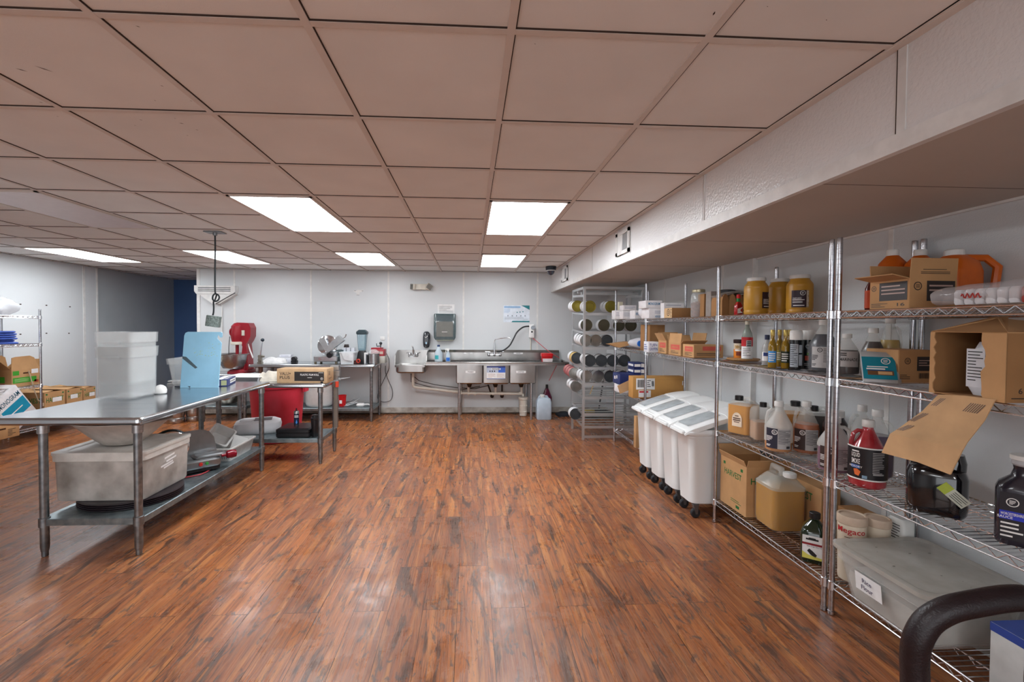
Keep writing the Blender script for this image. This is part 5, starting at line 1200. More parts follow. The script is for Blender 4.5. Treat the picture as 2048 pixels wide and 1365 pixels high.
# soffit vents
for (px0, px1, py0, py1, lab, wid) in ((1233, 1259, 452, 503, 'larger white air vent with an open slot high on the soffit face', 1), (1124, 1135, 526, 557, 'small far air vent on the soffit face beside the security camera', 1)):
    a = on_x(px0, (py0+py1)/2, SX-.01); c = on_x(px1, (py0+py1)/2, SX-.01)
    t = thing('air_vent', lab, 'vent', (SX-.0065, (a.y+c.y)/2, 2.155)); hy = abs(a.y-c.y)/2; hz = .1
    b = MB(); 
    for (u0, v0, u1, v1) in ((-hy, -hz, hy, -hz+.03), (-hy, hz-.03, hy, hz), (hy-.05, -hz, hy, hz), (-hy, -hz, -hy+.03, hz)): b.box((-.012, u0, v0), (0, u1, v1))
    b.box((-.008, 0, -hz), (0, hy, hz)); b.build('frame', trimw, t)
    b = MB(); b.box((-.003, -hy+.03, -hz+.03), (-.001, 0, hz-.03)); b.build('opening', colm('vent_grey', '8d8f90'), t)
# ------------------------------------------------------------------ sink items
ZS = .8605+.0
def on_drain(px, y): return on_y(px, 722, y).x
t = gallon('water_jug', 'clear gallon water jug with a navy cap on the left drainboard', (on_drain(877, 7.0), 7.0, ZS+.0), .062, .27, mat('pale_clear_plastic', 'd4e4ee', .15, 0, .03, alpha=.6), colm('navy_cap', '23406b'), handle=0)
b = MB(); can_label(b, .062, .05, .06, facing(t.location)-.5, .5, 0); b.build('label', colm('teal_label', '35a0a4'), t)
p = on_drain(896, 7.0); t = thing('spray_bottle', 'spray bottle with a white trigger and blue label beside the water jug', 'bottle', (p, 7.0, ZS))
b = MB(); b.lathe([(.033, 0), (.036, .006), (.036, .1), (.03, .13), (.014, .165), (.014, .175)], 22); b.build('bottle_body', mat('pale_clear_plastic', 'd4e4ee', .15, 0, .03, alpha=.6), t)
b = MB(); b.lathe([(.016, .175), (.016, .195)], 14); b.box((-.045, -.01, .19), (.02, .01, .215)); b.tube([(-.03, 0, .19), (-.035, 0, .165), (-.028, 0, .145)], .005, 6); b.build('trigger', WHITE(), t)
b = MB(); can_label(b, .036, .02, .055, facing(t.location), .8, 0); b.build('label', colm('bright_blue_label', '2668c0'), t)
p = on_drain(1093.5, 6.95); t = thing('red_bucket', 'small red bucket with a white label on the right drainboard', 'bucket', (p, 6.95, ZS))
b = MB(); b.rr([(.07, .07, .03, 0), (.075, .075, .03, .006), (.084, .084, .03, .10), (.081, .081, .03, .10), (.07, .07, .03, .01)], 0, 5); b.build('bucket_body', RED(), t)
b = MB(); b.rr([(.085, .085, .03, .095), (.09, .09, .03, .1), (.09, .09, .03, .145), (.08, .08, .03, .15)], 0, 5); b.build('lid', RED(), t)
b = MB(); b.prism([(-.072, .01), (.072, .01), (.08, .07), (-.08, .07)], lambda u, v, s: (u, -.077-(v*.09)-.002*s, v)); b.build('label', colm('pinkish_white_label', 'e6dcdc'), t)
# floor things by the sink
p, r, h = spot(1067, 1098, 785, 841, 0)
t = thing('water_container', 'large translucent water container on the floor right of the sink', 'container', (1.13, 6.86, 0))
hz_ = on_y(1082, 790, 6.8).z
wcp = mat('translucent_blue_white', 'c6d6e4', .3, 0, .04, alpha=.8)
b = MB(); b.rr([(.105, .08, .03, 0), (.115, .09, .035, .02), (.115, .09, .035, .27), (.10, .075, .035, .315), (.05, .04, .02, .335)], 0, 5); b.build('container_body', wcp, t)
b = MB(); b.lathe([(.035, .33), (.038, .335), (.038, .37), (.033, .375)], 18, c=(-.02, 0)); b.build('cap', WHITE(), t)
b = MB(); b.tube([(-.09, 0, .29), (-.07, 0, .35), (.05, 0, .352), (.08, 0, .3)], .014, 8); b.build('handle', wcp, t)
p = on_z(1096, 832, 0); t = thing('chemical_bottle', 'burgundy chemical bottle on the floor behind the water container', 'bottle', (1.22, 7.1, 0))
b = MB(); b.rr([(.07, .06, .03, 0), (.075, .065, .03, .02), (.075, .065, .03, .30), (.04, .035, .02, .40), (.022, .022, .01, .44)], 0, 5); b.build('bottle_body', colm('burgundy_liquid', '5c1e38', .2), t)
b = MB(); b.cyl((0, 0, .44), (0, 0, .5), .02); b.build('cap', BLACK(), t)
b = MB(); b.patch(-.05, .05, .16, .26, lambda u, v: (u, -.066, v)); b.build('label', colm('grey_white_label', 'bfc0c6'), t)
blk = colm('dark_bristle', '20242c', .8)
p = on_z(1128, 838, 0); b = MB(); b.rr([(.12, .09, .02, 0), (.12, .09, .02, .03), (.05, .06, .02, .06)], 0, 3); solo('dustpan', b, blk, 'dark dustpan on the floor between the sink and the can rack', 'dustpan', (1.50, 7.10, 0), .2)
t = thing('push_broom', 'broom with a yellow and black head lying behind the can rack', 'broom', (2.0, 6.9, 0), .1)
b = MB(); b.rr([(.22, .05, .02, .02), (.22, .05, .02, .10), (.12, .03, .02, .13)], 0, 3); b.build('broom_head', colm('yellow_black_head', '1b1a18', .7), t)
b = MB(); b.box((-.22, -.052, .10), (-.08, .03, .13)); b.build('yellow_edge', colm('dull_yellow', 'b59a3c'), t)
b = MB(); b.cyl((0, .0, .1), (.2, .15, 1.0), .012); b.build('handle', colm('dark_handle', '2a2c30'), t)
# ------------------------------------------------------------------ cans in the rack
endst = mat('tin_end_steel', 'a9a8a4', .25, 1, .08, 8)
gold = mat('gold_lacquer_end', 'a79a48', .28, .9, .08, 8)
olive = mat('dark_olive_end', '6a6656', .3, .8, .08, 8)
dark = mat('dark_end', '4f5458', .35, .6, .08)
labw = mat('white_can_label', 'd9dadc', .5, 0, .05, 20)
_can = {}
def can_mesh(kind, r, l):
    key = (kind, round(r, 4))
    if key in _can: return _can[key]
    sm, em = {'gold': (labw, gold), 'olive': (labw, olive), 'steel': (labw, endst), 'dark': (labw, dark), 'red': (mat('red_white_label', 'b98a88', .5, 0, .2, 9, col2='a03038'), endst), 'bare': (endst, endst), 'yellow': (colm('straw_label', 'c7a86a'), dark)}[kind]
    b = MB()
    b.M = Rx(PI/2)     # axis along y, front end at y=0 facing -y
    b.lathe([(r*.99, -l), (r*1.015, -l+.002), (r*1.015, -l+.004), (r*.985, -l+.007), (r*.985, -.008)], 28, 0, cap1=False)
    b.lathe([(r*.985, -.008), (r*1.02, -.004), (r*1.02, 0), (r*.955, 0), (r*.94, -.006), (r*.80, -.006), (r*.78, -.003), (r*.70, -.003), (r*.68, -.006), (r*.55, -.006), (r*.53, -.0035), (r*.001, -.0035)], 28, 1, cap0=False)
    o = b.build('tin_can', [sm, em]); _can[key] = o; return o
used = set()
def can(kind, px, py, y, shelf, label, r=.074, l=.115, group=None):
    k = can_mesh(kind, r, l)
    o = k if k.name not in used else k.copy()
    if k.name in used: COL.objects.link(o)
    used.add(k.name); used.add(o.name)
    p = on_y(px, py, y); o.location = (p.x, y, RZ[shelf]+.006+r*1.02+(y-RY0)*.055)
    o['label'] = label; o['category'] = 'can'; o['group'] = 'cans in the can rack'
ROW = ['top', 'second', 'third', 'fourth', 'fifth', 'sixth', 'seventh', 'bottom']
def canrow(shelf, spec, front=5.615):
    n = len(spec)
    for i, (kind, px, py) in enumerate(spec):
        w_ = {'gold': 'gold-ended', 'olive': 'olive-ended', 'steel': 'steel-ended', 'dark': 'dark-ended', 'red': 'red and white', 'yellow': 'straw-labelled', 'bare': 'bare steel'}[kind]
        pos = ('lone' if n == 1 else ['first', 'second', 'third', 'fourth', 'fifth'][i])
        y = 5.86 if px < 1160 else front
        yy = y
        for d in range(3 if shelf in (2, 4) and px < 1180 else (2 if shelf in (0, 3, 4, 5) else 1)):
            lab = 'large %s can, %s from the left, front of the %s rack shelf' % (w_, pos, ROW[shelf]) if n > 1 else 'lone large %s can at the front of the %s rack shelf' % (w_, ROW[shelf])
            if d: lab = 'can %s behind the %s front can, %s rack shelf' % ('directly' if d == 1 else 'two places', pos, ROW[shelf])
            p0 = on_y(px, py, y)
            q = on_y(px, py, yy); k_ = (kind if kind in ('red',) else 'steel') if d else kind
            can(k_, px, py, y, shelf, lab) if d == 0 else None
            if d:
                k = can_mesh(k_, .074, .115); o = k if k.name not in used else k.copy()
                if k.name in used: COL.objects.link(o)
                used.add(k.name); used.add(o.name)
                o.location = (p0.x, y+d*.122, RZ[shelf]+.006+.0755+(y+d*.122-RY0)*.055); o['label'] = lab; o['category'] = 'can'; o['group'] = 'cans in the can rack'
canrow(0, [('gold', 1155, 616), ('gold', 1180, 615), ('gold', 1222, 614)])
canrow(1, [('olive', 1173, 646), ('olive', 1208, 645), ('olive', 1238, 646), ('olive', 1262, 646)])
canrow(2, [('steel', 1172, 680), ('steel', 1192, 679), ('dark', 1214, 678)])
canrow(3, [('yellow', 1154, 711), ('dark', 1180, 710), ('dark', 1203, 710), ('dark', 1226, 710), ('dark', 1249, 710)])
canrow(4, [('red', 1149, 748), ('steel', 1173, 748), ('steel', 1197, 748), ('dark', 1220, 748), ('dark', 1246, 744)])
canrow(5, [('steel', 1152, 776)])
canrow(7, [('dark', 1151, 838)])
b = MB(); b.box((0, 0, 0), (.012, .01, .16)); solo('wood_stick', b, colm('pale_wood', 'cdb48a'), 'thin pale wooden stick leaning in the can rack', 'stick', (on_y(1180, 790, 5.7).x, 5.72, .556), rot=(0, .35, 0))
# ------------------------------------------------------------------ ingredient bins
binw = mat('white_bin_plastic', 'e2e4e4', .32, 0, .02, 3)
lidc = mat('white_lid_plastic', 'e8eaea', .2, 0, .03, 9, alpha=.92)
def ingredient_bin(label, y0):
    """narrow rolling bin, front faces the aisle (-x)"""
    W_ = .256; D_ = .50; x0 = 1.625
    t = thing('ingredient_bin', label, 'bin', (x0, y0+W_/2, 0), 0, 'white ingredient bins')
    b = MB(); cx = D_/2
    b.rr([(D_/2-.045, W_/2-.03, .05, .102), (D_/2-.03, W_/2-.018, .055, .112), (D_/2-.004, W_/2-.003, .06, .60), (D_/2, W_/2, .06, .605), (D_/2, W_/2, .06, .625), (D_/2-.01, W_/2-.008, .06, .63)], 0, 6, c=(cx, 0)); b.build('bin_body', binw, t)
    b = MB(); b.rr([(D_/2+.004, W_/2+.003, .06, .62), (D_/2+.03, W_/2+.012, .06, .632), (D_/2+.032, W_/2+.014, .06, .65), (D_/2+.016, W_/2+.004, .06, .668)], 0, 6, c=(cx, 0))
    for v in b.v:
        pass
    b.build('collar', binw, t)
    # sloping lid, low at the front, high at the back; clear front half
    def zl(x, y): q = max(0, min(1, x/D_)); return .668+.115*math.sin(q*PI/2)**1.1
    n = 12; k = 4
    for (xa, xb, nm, mm, e) in ((-.035, .30, 'front_lid', lidc, 0), (.285, D_+.02, 'rear_lid', binw, .004)):
        b = MB(); vs = []; ny = 6; prof_y = [(-W_/2-.012, -.03), (-W_/2-.006, .0), (-W_/2+.03, .016), (0, .02), (W_/2-.03, .016), (W_/2+.006, .0), (W_/2+.012, -.03)]
        for i in range(n+1):
            x = xa+(xb-xa)*i/n
            fr = max(0, 1-(x-xa)/.06) if nm == 'front_lid' else 0
            for (yy, dz) in prof_y: vs.append((x+ (fr*.0), yy*(1-fr*.12), zl(x, yy)+dz*(1-fr*.75)+e-fr*fr*.034))
        m_ = len(prof_y); fs = [(i*m_+j, (i+1)*m_+j, (i+1)*m_+j+1, i*m_+j+1) for i in range(n) for j in range(m_-1)]
        nb = len(vs); vs += [(v[0], v[1]*.985, v[2]-.004) for v in vs]; fs += [tuple(nb+q for q in f[::-1]) for f in fs]
        edge = [j for j in range(m_)]+[i*m_+m_-1 for i in range(1, n+1)]+[n*m_+j for j in range(m_-2, -1, -1)]+[i*m_ for i in range(n-1, 0, -1)]
        for a_ in range(len(edge)): p_, q_ = edge[a_], edge[(a_+1) % len(edge)]; fs.append((p_, q_, nb+q_, nb+p_))
        b.add(vs, fs, 0); lo = b.build(nm, mm, t)
        if nm == 'front_lid':
            c_ = MB(); qv = []
            for i in range(9):
                x = .005+.25*i/8
                for yy in (-W_/2+.04, -W_/2+.055, 0, W_/2-.055, W_/2-.04): qv.append((x, yy, zl(x, yy)+.0215+(.004 if abs(yy) < .08 else 0)-(.006 if abs(yy) > .09 else 0)))
            c_.add(qv, [(i*5+j, (i+1)*5+j, (i+1)*5+j+1, i*5+j+1) for i in range(8) for j in range(4)]); c_.build('clear_window', mat('grey_clear_window', 'b4bcc0', .12, 0, .12, 9, alpha=.75), lo)
    b = MB(); b.rr([(.012, W_/2-.03, .01, .628), (.018, W_/2-.02, .014, .636), (.016, W_/2-.022, .014, .652), (.008, W_/2-.03, .008, .658)], 0, 4, c=(-.032, 0)); b.build('lid_lip', binw, t)
    for yy in (-.09, .09):
        for xx in (.07, D_-.07):
            c = MB(); c.box((xx-.02, yy-.02, .09), (xx+.02, yy+.02, .104), 0); c.prism([(-.018, .1), (.02, .11), (.012, .03), (-.004, .03)], lambda u, v, s: (xx+u, yy-.018+.036*s, v), 0); cc = c.build('caster', mat('caster_fork', '77797c', .4, .8), t)
            w_ = MB(); w_.M = T(xx, yy, .036) @ Rx(PI/2); w_.lathe([(.012, -.015), (.03, -.014), (.036, -.008), (.036, .008), (.03, .014), (.012, .015)], 20); w_.build('wheel', mat('caster_wheel', '26292d', .5), cc)
    b = MB(); b.tube([(-.001, .03, .44), (.0, -.01, .435), (.0, -.03, .44)], .0015, 4); return t
for i, (y0, lab) in enumerate(((3.235, 'white ingredient bin nearest the camera, beside the middle shelving post'), (3.518, 'second white ingredient bin from the camera'), (3.801, 'third white ingredient bin from the camera'), (4.084, 'white ingredient bin farthest from the camera, by the long brown carton'))):
    ingredient_bin(lab, y0)
# ------------------------------------------------------------------ shelf goods
Z0, Z1, ZB2, ZB3 = LV[0]+.005, LV[1]+.005, LV[2]+.005, LV[3]+.005
kraft = CARD(); LABD = colm('label_darkbrown', '2a211f')
FR = mat('milky_jug_plastic', 'd9dad4', .3, 0, .03, alpha=.3)
OPW = mat('opaque_white_jug', 'dfe0dc', .35, 0, .03)
WCAP = mat('white_cap', 'dededb', .4)
def liq(name, col, r=.25): return mat('liquid_'+name, col, r, 0, .08, 4)
lab_dark = lab_split(colm('label_ink_navy', '2b2c3c'), mat('label_pale_grey', 'b9b8b8', .6), colm('label_fine_ink', '3a3838'), WINK(), span=.95)
lab_brown = lab_split(colm('label_ink_brown', '3b2b2a'), mat('label_pale_grey', 'b9b8b8', .6), colm('label_fine_ink', '3a3838'), WINK(), span=.95)
# --- third shelf of the middle unit
def gj(px0, px1, pyt, pyb, z, **k):
    c, r, H = spot(px0, px1, pyt, pyb, z); return c, r, H
c, r, H = gj(1527, 1585, 803, 907, ZB2)
gallon('gallon_jug', 'white jug with a dark and grey label and a little amber vinegar, third shelf front', c, r, H, mat('milky_white_jug', 'dfe0dc', .35, 0, .03, alpha=.55), WCAP, liq('vinegar', 'c07a30'), .2, lab_dark, handle=-1)
c, r, H = gj(1583, 1640, 803, 910, ZB2)
gallon('gallon_jug', 'amber filled jug with a brown and grey label, third shelf beside the white jug', c, r, H, FR, WCAP, liq('amber', 'a85416'), .56, lab_brown, handle=-1)
def squat(name, label, c, R, H, body, liquid, level, cap, group=None, lab=None, capx=-.4, rz=None, cat='jug', handle=True):
    """squarish jug with a flat shoulder, recessed handle and off-centre screw cap"""
    if rz is None: rz = facing(c)+PI/2+.35
    t = thing(name, label, cat, c, rz, group); b = MB(); R *= 1.0
    prof = [(R*.88, R*.82, R*.25, 0), (R*.97, R*.9, R*.3, .008), (R, R*.93, R*.3, .03), (R, R*.93, R*.3, H*.72), (R*.95, R*.88, R*.3, H*.80), (R*.7, R*.62, R*.25, H*.885)]
    (b.rr(prof, 0, 6) if not liquid else (b.rr([p_ for p_ in prof if p_[3] < H*level]+[(R, R*.93, R*.3, H*level)], 1, 6, cap1=False), b.rr([(R, R*.93, R*.3, H*level)]+[p_ for p_ in prof if p_[3] > H*level], 0, 6, cap0=False))); b.build('bottle_body', [body, WET()], t)
    if liquid: 
        b = MB(); p2 = [(a-.004, b_-.004, c_, max(z_, .004)) for a, b_, c_, z_ in prof if z_ < H*level]; p2.append((R-.004, R*.93-.004, R*.3, H*level)); b.rr(p2, 0, 6); b.build('liquid', liquid, t)
    b = MB(); b.lathe([(R*.32, H*.87), (R*.34, H*.875), (R*.34, H*.99), (R*.3, H)], 20, c=(R*capx, 0)); b.build('cap', cap, t)
    if handle:
        b = MB(); b.tube([(R*.05, 0, H*.86), (R*.12, 0, H*.97), (R*.5, 0, H*.97), (R*.68, 0, H*.84)], R*.12, 8); b.build('handle', body, t)
    if lab: 
        bb = MB(); lab(bb, R, H); bb.build('label', lab.mats, t)
    return t
BCAP = BLACK()
def arch_lab(b, R, H):
    hw = R*.42; n = 10; y = -R*.93-.0015
    vs = [(-hw, y, H*.22), (hw, y, H*.22), (hw, y, H*.42)]+[(hw*math.cos(a), y, H*.42+H*.17*math.sin(a)) for a in [PI*i/n for i in range(1, n)]]+[(-hw, y, H*.42)]
    b.add(vs, [tuple(range(len(vs)))], 0); fn = lambda u, v: (u, y-.0008, v)
    b.lines(-hw*.8, hw*.85, H*.36, H*.46, 2, fn, 1, .6, 3); b.lines(-hw*.4, hw*.4, H*.47, H*.53, 1, fn, 1, .4, 1); b.lines(-hw*.6, hw*.6, H*.31, H*.36, 1, fn, 1, .4, 1)
arch_lab.mats = [colm('cream_label', 'efdcc4'), colm('brown_print', '5b4338')]
c, r, H = gj(1446, 1503, 790, 868, ZB2)
squat('cooking_wine_jug', 'amber jug with a cream arched label at the left of the third shelf', Vector((c.x, c.y-.07, ZB2)), r*.92, H, FR, liq('golden', 'c98a2c'), .78, BCAP, lab=arch_lab, rz=facing(c)+PI/2-.55)
c, r, H = gj(1500, 1546, 805, 884, ZB2)
squat('cooking_wine_jug', 'half empty pale jug with a black cap between the amber jug and white jug', c, r*.95, H, FR, liq('pale_brown', 'b49278'), .5, BCAP, capx=.1)
c = Vector((2.10, 2.84, ZB2)); squat('cooking_wine_jug', 'tall golden jug with a black cap behind the white jug', c, .085, on_y(1570, 795, 2.98).z-ZB2, FR, liq('golden', 'c98a2c'), .72, BCAP, capx=.35)
c = Vector((2.16, 2.67, ZB2)); squat('soy_jug', 'dark soy jug with a black lid behind the amber jug', c, .065, .27, FR, liq('soy', '2a1c1c'), .8, BCAP)
c, r, H = gj(1622, 1652, 800, 880, ZB2); t = thing('screw_jar', 'clear jar of dark sauce with a white lid by the near back post', 'jar', (2.13, 2.51, ZB2))
r = .06; H = .27
b = MB(); b.lathe([(r*.95, 0), (r, .01), (r, H*.72), (r*.7, H*.84), (r*.68, H*.88)], 24); b.build('jar_body', liq('soy', '2a1c1c'), t)
b = MB(); b.lathe([(r*.72, H*.87), (r*.74, H*.875), (r*.74, H), (r*.68, H*1.01)], 20); b.build('lid', WCAP, t)
c, r, H = gj(1626, 1700, 835, 952, ZB2)
lab_purple = lab_split(colm('label_ink_brown', '3b2b2a'), mat('label_pale_grey', 'b9b8b8', .6), colm('label_fine_ink', '3a3838'), WINK(), span=.9)
gallon('gallon_jug', 'white handled jug with purple marinade behind the two near posts on the third shelf', (c.x+.03, c.y+.02, ZB2), .076, .285, mat('milky_white_jug', 'dfe0dc', .35, 0, .03, alpha=.55), WCAP, liq('purple', '6d3a5a'), .45, lab_purple, handle=1)
# --- third shelf of the near unit
c, r, H = gj(1692, 1775, 840, 980, ZB2)
BK = colm('label_black', '181418')
def smoke_lab(b, R, H, ac):
    fn = cylfn(R, ac, 0, .002); f2 = cylfn(R, ac, 0, .0032)
    b.patch(-R*1.45, R*1.45, H*.14, H*.60, fn, 0, nu=26); b.patch(-R*1.45, R*1.45, H*.595, H*.615, f2, 1, nu=26); b.patch(-R*1.45, R*1.45, H*.125, H*.145, f2, 1, nu=26)
    u0 = -R*.62
    b.lines(u0-R*.22, u0+R*.22, H*.53, H*.56, 1, f2, 1, .6, 1); b.text('LIQUID', H*.075, lambda u, v: f2(u0+u, H*.485+v), 1, w=R*.5); b.text('SMOKE', H*.075, lambda u, v: f2(u0+u, H*.395+v), 1, w=R*.5)
    b.patch(u0-R*.27, u0+R*.25, H*.29, H*.34, f2, 2, nu=4); b.text('HICKORY', H*.03, lambda u, v: cylfn(R, ac, 0, .004)(u0+u, H*.315+v), 1)
    b.add([f2(u0-R*.1, H*.27), f2(u0-R*.02, H*.19), f2(u0+R*.2, H*.18), f2(u0+R*.3, H*.25), f2(u0+R*.1, H*.285)], [(0, 1, 2, 3, 4)], 3)
    b.lines(R*.25, R*.9, H*.24, H*.56, 13, f2, 4, .45, 2); b.patch(R*.28, R*.88, H*.22, H*.24, f2, 4, nu=3); b.patch(-R*.25, 0, H*.155, H*.2, f2, 5, nu=3)
smoke_lab.mats = [BK, WINK(), colm('label_blue', '2f66b4'), colm('orange_flame', 'e2713a'), colm('label_grey', 'a3a0a0'), colm('label_paleblue', '7f9db4')]
redj = mat('red_glossy_liquid', '8e1420', .12, 0, .25, 12, coat=.6, col2='c04a50')
gallon('sauce_jug', 'red LIQUID SMOKE jug with a black label on the third shelf of the near unit', (c.x+.0, c.y, ZB2), r*.97, H, redj, WCAP, None, 0, smoke_lab, ac=facing(c)+.0, handle=-1)
c, r, H = gj(1672, 1716, 815, 905, ZB2); gallon('gallon_jug', 'empty looking white jug behind the purple jug on the near third shelf', (2.13, 2.33, ZB2), .062, on_y(1708, 815, 2.26).z-ZB2, FR, WCAP, handle=-1)
gallon('gallon_jug', 'purple jug behind the red jug on the near third shelf', (2.08, 2.185-.0, ZB2), .07, on_y(1720, 828, 2.08).z-ZB2, FR, WCAP, liq('violet', '4b3358'), .62, handle=1)
c, r, H = gj(1812, 1928, 920, 1038, ZB2)
t = thing('sauce_jug', 'large black glossy jug under the torn cardboard flap', 'jug', (c.x+.03, c.y+.025, ZB2), facing(c)+PI/2)
bj = mat('black_glossy_jug', '0e0c10', .12, 0, .1, coat=.6); R = .092; H = .265
b = MB(); b.rr([(R*.9, R*.8, .04, 0), (R*.98, R*.88, .05, .012), (R, R*.9, .05, .03), (R, R*.9, .05, H*.58), (R*.9, R*.8, .05, H*.68), (R*.6, R*.5, .04, H*.74)], 0, 6); b.build('bottle_body', bj, t)
b = MB(); b.rr([(R*.4, R*.5, .04, H*.6), (R*.42, R*.52, .05, H*.8), (R*.34, R*.4, .04, H*.92)], 0, 5, c=(R*.52, .0)); b.tube([(-R*.75, 0, H*.6), (-R*.6, 0, H*.82), (0, 0, H*.84), (R*.3, 0, H*.8)], .018, 8); b.build('neck_and_handle', bj, t)
b = MB(); b.M = T(R*.55, -R*.9-.003, H*.36) @ Ry(.75); b.patch(-R*.55, R*.5, -.02, .02, lambda u, v: (u, 0, v), 1); b.patch(-R*.55, -R*.2, -.02, .02, lambda u, v: (u, -.0006, v), 0); b.lines(-R*.1, R*.45, -.015, .015, 4, lambda u, v: (u, -.001, v), 2, .3, 1); b.build('torn_label', [colm('lime_label', 'a8b840'), colm('label_offwhite', 'c5c8b8'), INK()], t)
c, r, H = gj(1994, 2102, 920, 1102, ZB2)
t = thing('sauce_jug', 'dark handled jug with a blue label at the right edge of the frame', 'jug', (c.x+.012, c.y+.012, ZB2), facing(c)+PI/2+.05); R = .070; H = .312
dk = mat('dark_sauce_jug', '27242f', .22, 0, .1, coat=.3)
b = MB(); b.rr([(R*.95, R*.75, .03, 0), (R, R*.8, .035, .012), (R, R*.8, .035, H*.60), (R*.9, R*.72, .04, H*.67), (R*.5, R*.5, .04, H*.76), (R*.4, R*.4, .04, H*.84), (R*.45, R*.45, .05, H*.9)], 0, 6); b.build('bottle_body', dk, t)
b = MB(); b.lathe([(R*.44, H*.88), (R*.5, H*.9), (R*.47, H*.955)], 24); b.build('neck', mat('clear_neck', 'b9b9bc', .2), t)
b = MB(); b.lathe([(R*.52, H*.945), (R*.55, H*.95), (R*.55, H*.995), (R*.5, H)], 24); b.build('cap', WCAP, t)
b = MB(); y = -R*.8-.0015; fn = lambda u, v: (u, y, v); f2 = lambda u, v: (u, y-.001, v)
b.patch(-R*.85, R*.9, H*.06, H*.59, fn, 0); b.patch(-R*.85, R*.0, H*.29, H*.385, f2, 1); b.text('WORCESTERSHIRE', H*.03, lambda u, v: (u-R*.43, y-.002, H*.352+v), 2, w=R*.76); b.text('SAUCE', H*.028, lambda u, v: (u-R*.66, y-.002, H*.315+v), 2)
cu, cv, rr_ = -R*.42, H*.485, R*.22
for k in range(24):
    a1, a2 = 2*PI*k/24, 2*PI*(k+1)/24
    b.add([f2(cu+rr_*math.cos(a1), cv+rr_*math.sin(a1)), f2(cu+rr_*math.cos(a2), cv+rr_*math.sin(a2)), f2(cu+rr_*.82*math.cos(a2), cv+rr_*.82*math.sin(a2)), f2(cu+rr_*.82*math.cos(a1), cv+rr_*.82*math.sin(a1))], [(0, 1, 2, 3)], 2)
b.lines(cu-rr_*.5, cu+rr_*.5, cv-rr_*.5, cv+rr_*.5, 4, f2, 2, .5, 3)
b.lines(-R*.8, -R*.05, H*.08, H*.27, 4, f2, 2, .4, 5); b.patch(R*.03, R*.88, H*.08, H*.4, f2, 3); b.lines(R*.06, R*.85, H*.1, H*.39, 12, lambda u, v: (u, y-.002, v), 4, .35, 6)
b.build('label', [colm('label_plumblack', '1d1820'), colm('royal_blue', '2436b4'), WINK(), mat('label_pale_grey', 'b9b8b8', .6), INK()], t)
b = MB(); b.tube([(R*.55, 0, H*.68), (R*.75, 0, H*.8), (R*.6, 0, H*.88), (R*.42, 0, H*.86)], .013, 8); b.build('handle', dk, t)
p = on_y(1819, 925, 2.0); carton('small_box', 'small printed box half hidden behind the black jug', .07, .09, .15, [colm('tan_print', 'a98a60'), INK()], (2.14, 1.98, ZB2), 0, [('L', 'l', -.04, .04, .03, .12, 1, 4)])
# --- bottom shelf of the middle unit
a = on_z(1443, 1000, ZB3); c = on_z(1500, 1036, ZB3)
hcm = [CARD(), GREENI, PAPER(), CARD2()]
carton('produce_carton', 'open green-lettered carton at the left end of the middle bottom shelf', .30, a.y-c.y, .335, hcm, (1.83+.15, (a.y+c.y)/2, ZB3), 0,
  [('L', 't', -.10, .10, .22, .262, 1, 'HARVEST'), ('L', 'p', -.115, -.09, .285, .305, 1), ('L', 'p', .09, .115, .285, .305, 1), ('L', 'l', -.02, .1, .05, .075, 1, 2), ('L', 'p', .04, .08, .02, .04, 1), ('F', 't', -.12, .12, .22, .262, 1, 'HARVEST')],
  flaps=(('L', .045, 25), ('F', .05, 20), ('B', .08, 30)), open_=True)
carton('produce_carton', 'green-lettered carton at the back of the middle bottom shelf, behind the oil jug', .12, .34, .30, hcm, (2.15, 2.72, ZB3), 0, [('L', 't', -.1, .1, .2, .25, 1, 'HARVEST')])
c, r, H = gj(1500, 1605, 927, 1063, ZB3)
t = thing('oil_jug', 'big square clear jug half full of golden oil on the middle bottom shelf', 'jug', (1.97, 2.742, ZB3), -.04)
hx_ = .108; hy_ = .112; H = .37
oil = liq('oil', 'b07c10', .12)
b = MB(); prof = [(hx_*.8, hy_*.85, .03, 0), (hx_*.95, hy_*.95, .04, .012), (hx_, hy_, .04, .04), (hx_*.98, hy_*.98, .035, H*.72), (hx_*.98, hy_*.98, .035, H*.74), (hx_*.55, hy_*.6, .03, H*.9), (hx_*.5, hy_*.5, .03, H*.915)]
b.rr(prof[:3]+[(hx_, hy_, .04, H*.70)], 1, 6, cap1=False); b.rr([(hx_, hy_, .04, H*.70)]+prof[3:], 0, 6, cap0=False); b.build('bottle_body', [mat('clear_jug_plastic', 'e0e2da', .12, 0, .02, alpha=.35), WET()], t)
b = MB(); b.rr([(p_[0]-.004, p_[1]-.004, p_[2], max(.004, p_[3])) for p_ in prof[:3]]+[(hx_-.005, hy_-.005, .035, H*.70)], 0, 6); b.build('oil', oil, t)
b = MB(); b.tube([(0, hy_*.75, H*.80), (0, hy_*.6, H*.99), (0, -hy_*.1, H*.99), (0, -hy_*.2, H*.9)], .02, 8); b.build('handle', FR, t)
b = MB(); b.lathe([(.035, H*.9), (.037, H*.905), (.037, H*.97), (.03, H*.98)], 18, c=(.02, -hy_*.55)); b.build('cap', WCAP, t)
gallon('gallon_jug', 'white topped jug half hidden between the open carton and oil jug', (2.165, 3.0, ZB3), .06, .26, FR, WCAP, handle=0)
c, r, H = gj(1597, 1647, 1018, 1132, ZB3)
t = thing('olive_oil_bottle', 'dark green oil bottle with a white label on the middle bottom shelf', 'bottle', (1.875, 2.33, ZB3), facing((1.875, 2.33))+PI/2); R = .062; H = .26
gg = mat('dark_green_bottle', '122414', .08, 0, .1, coat=.5)
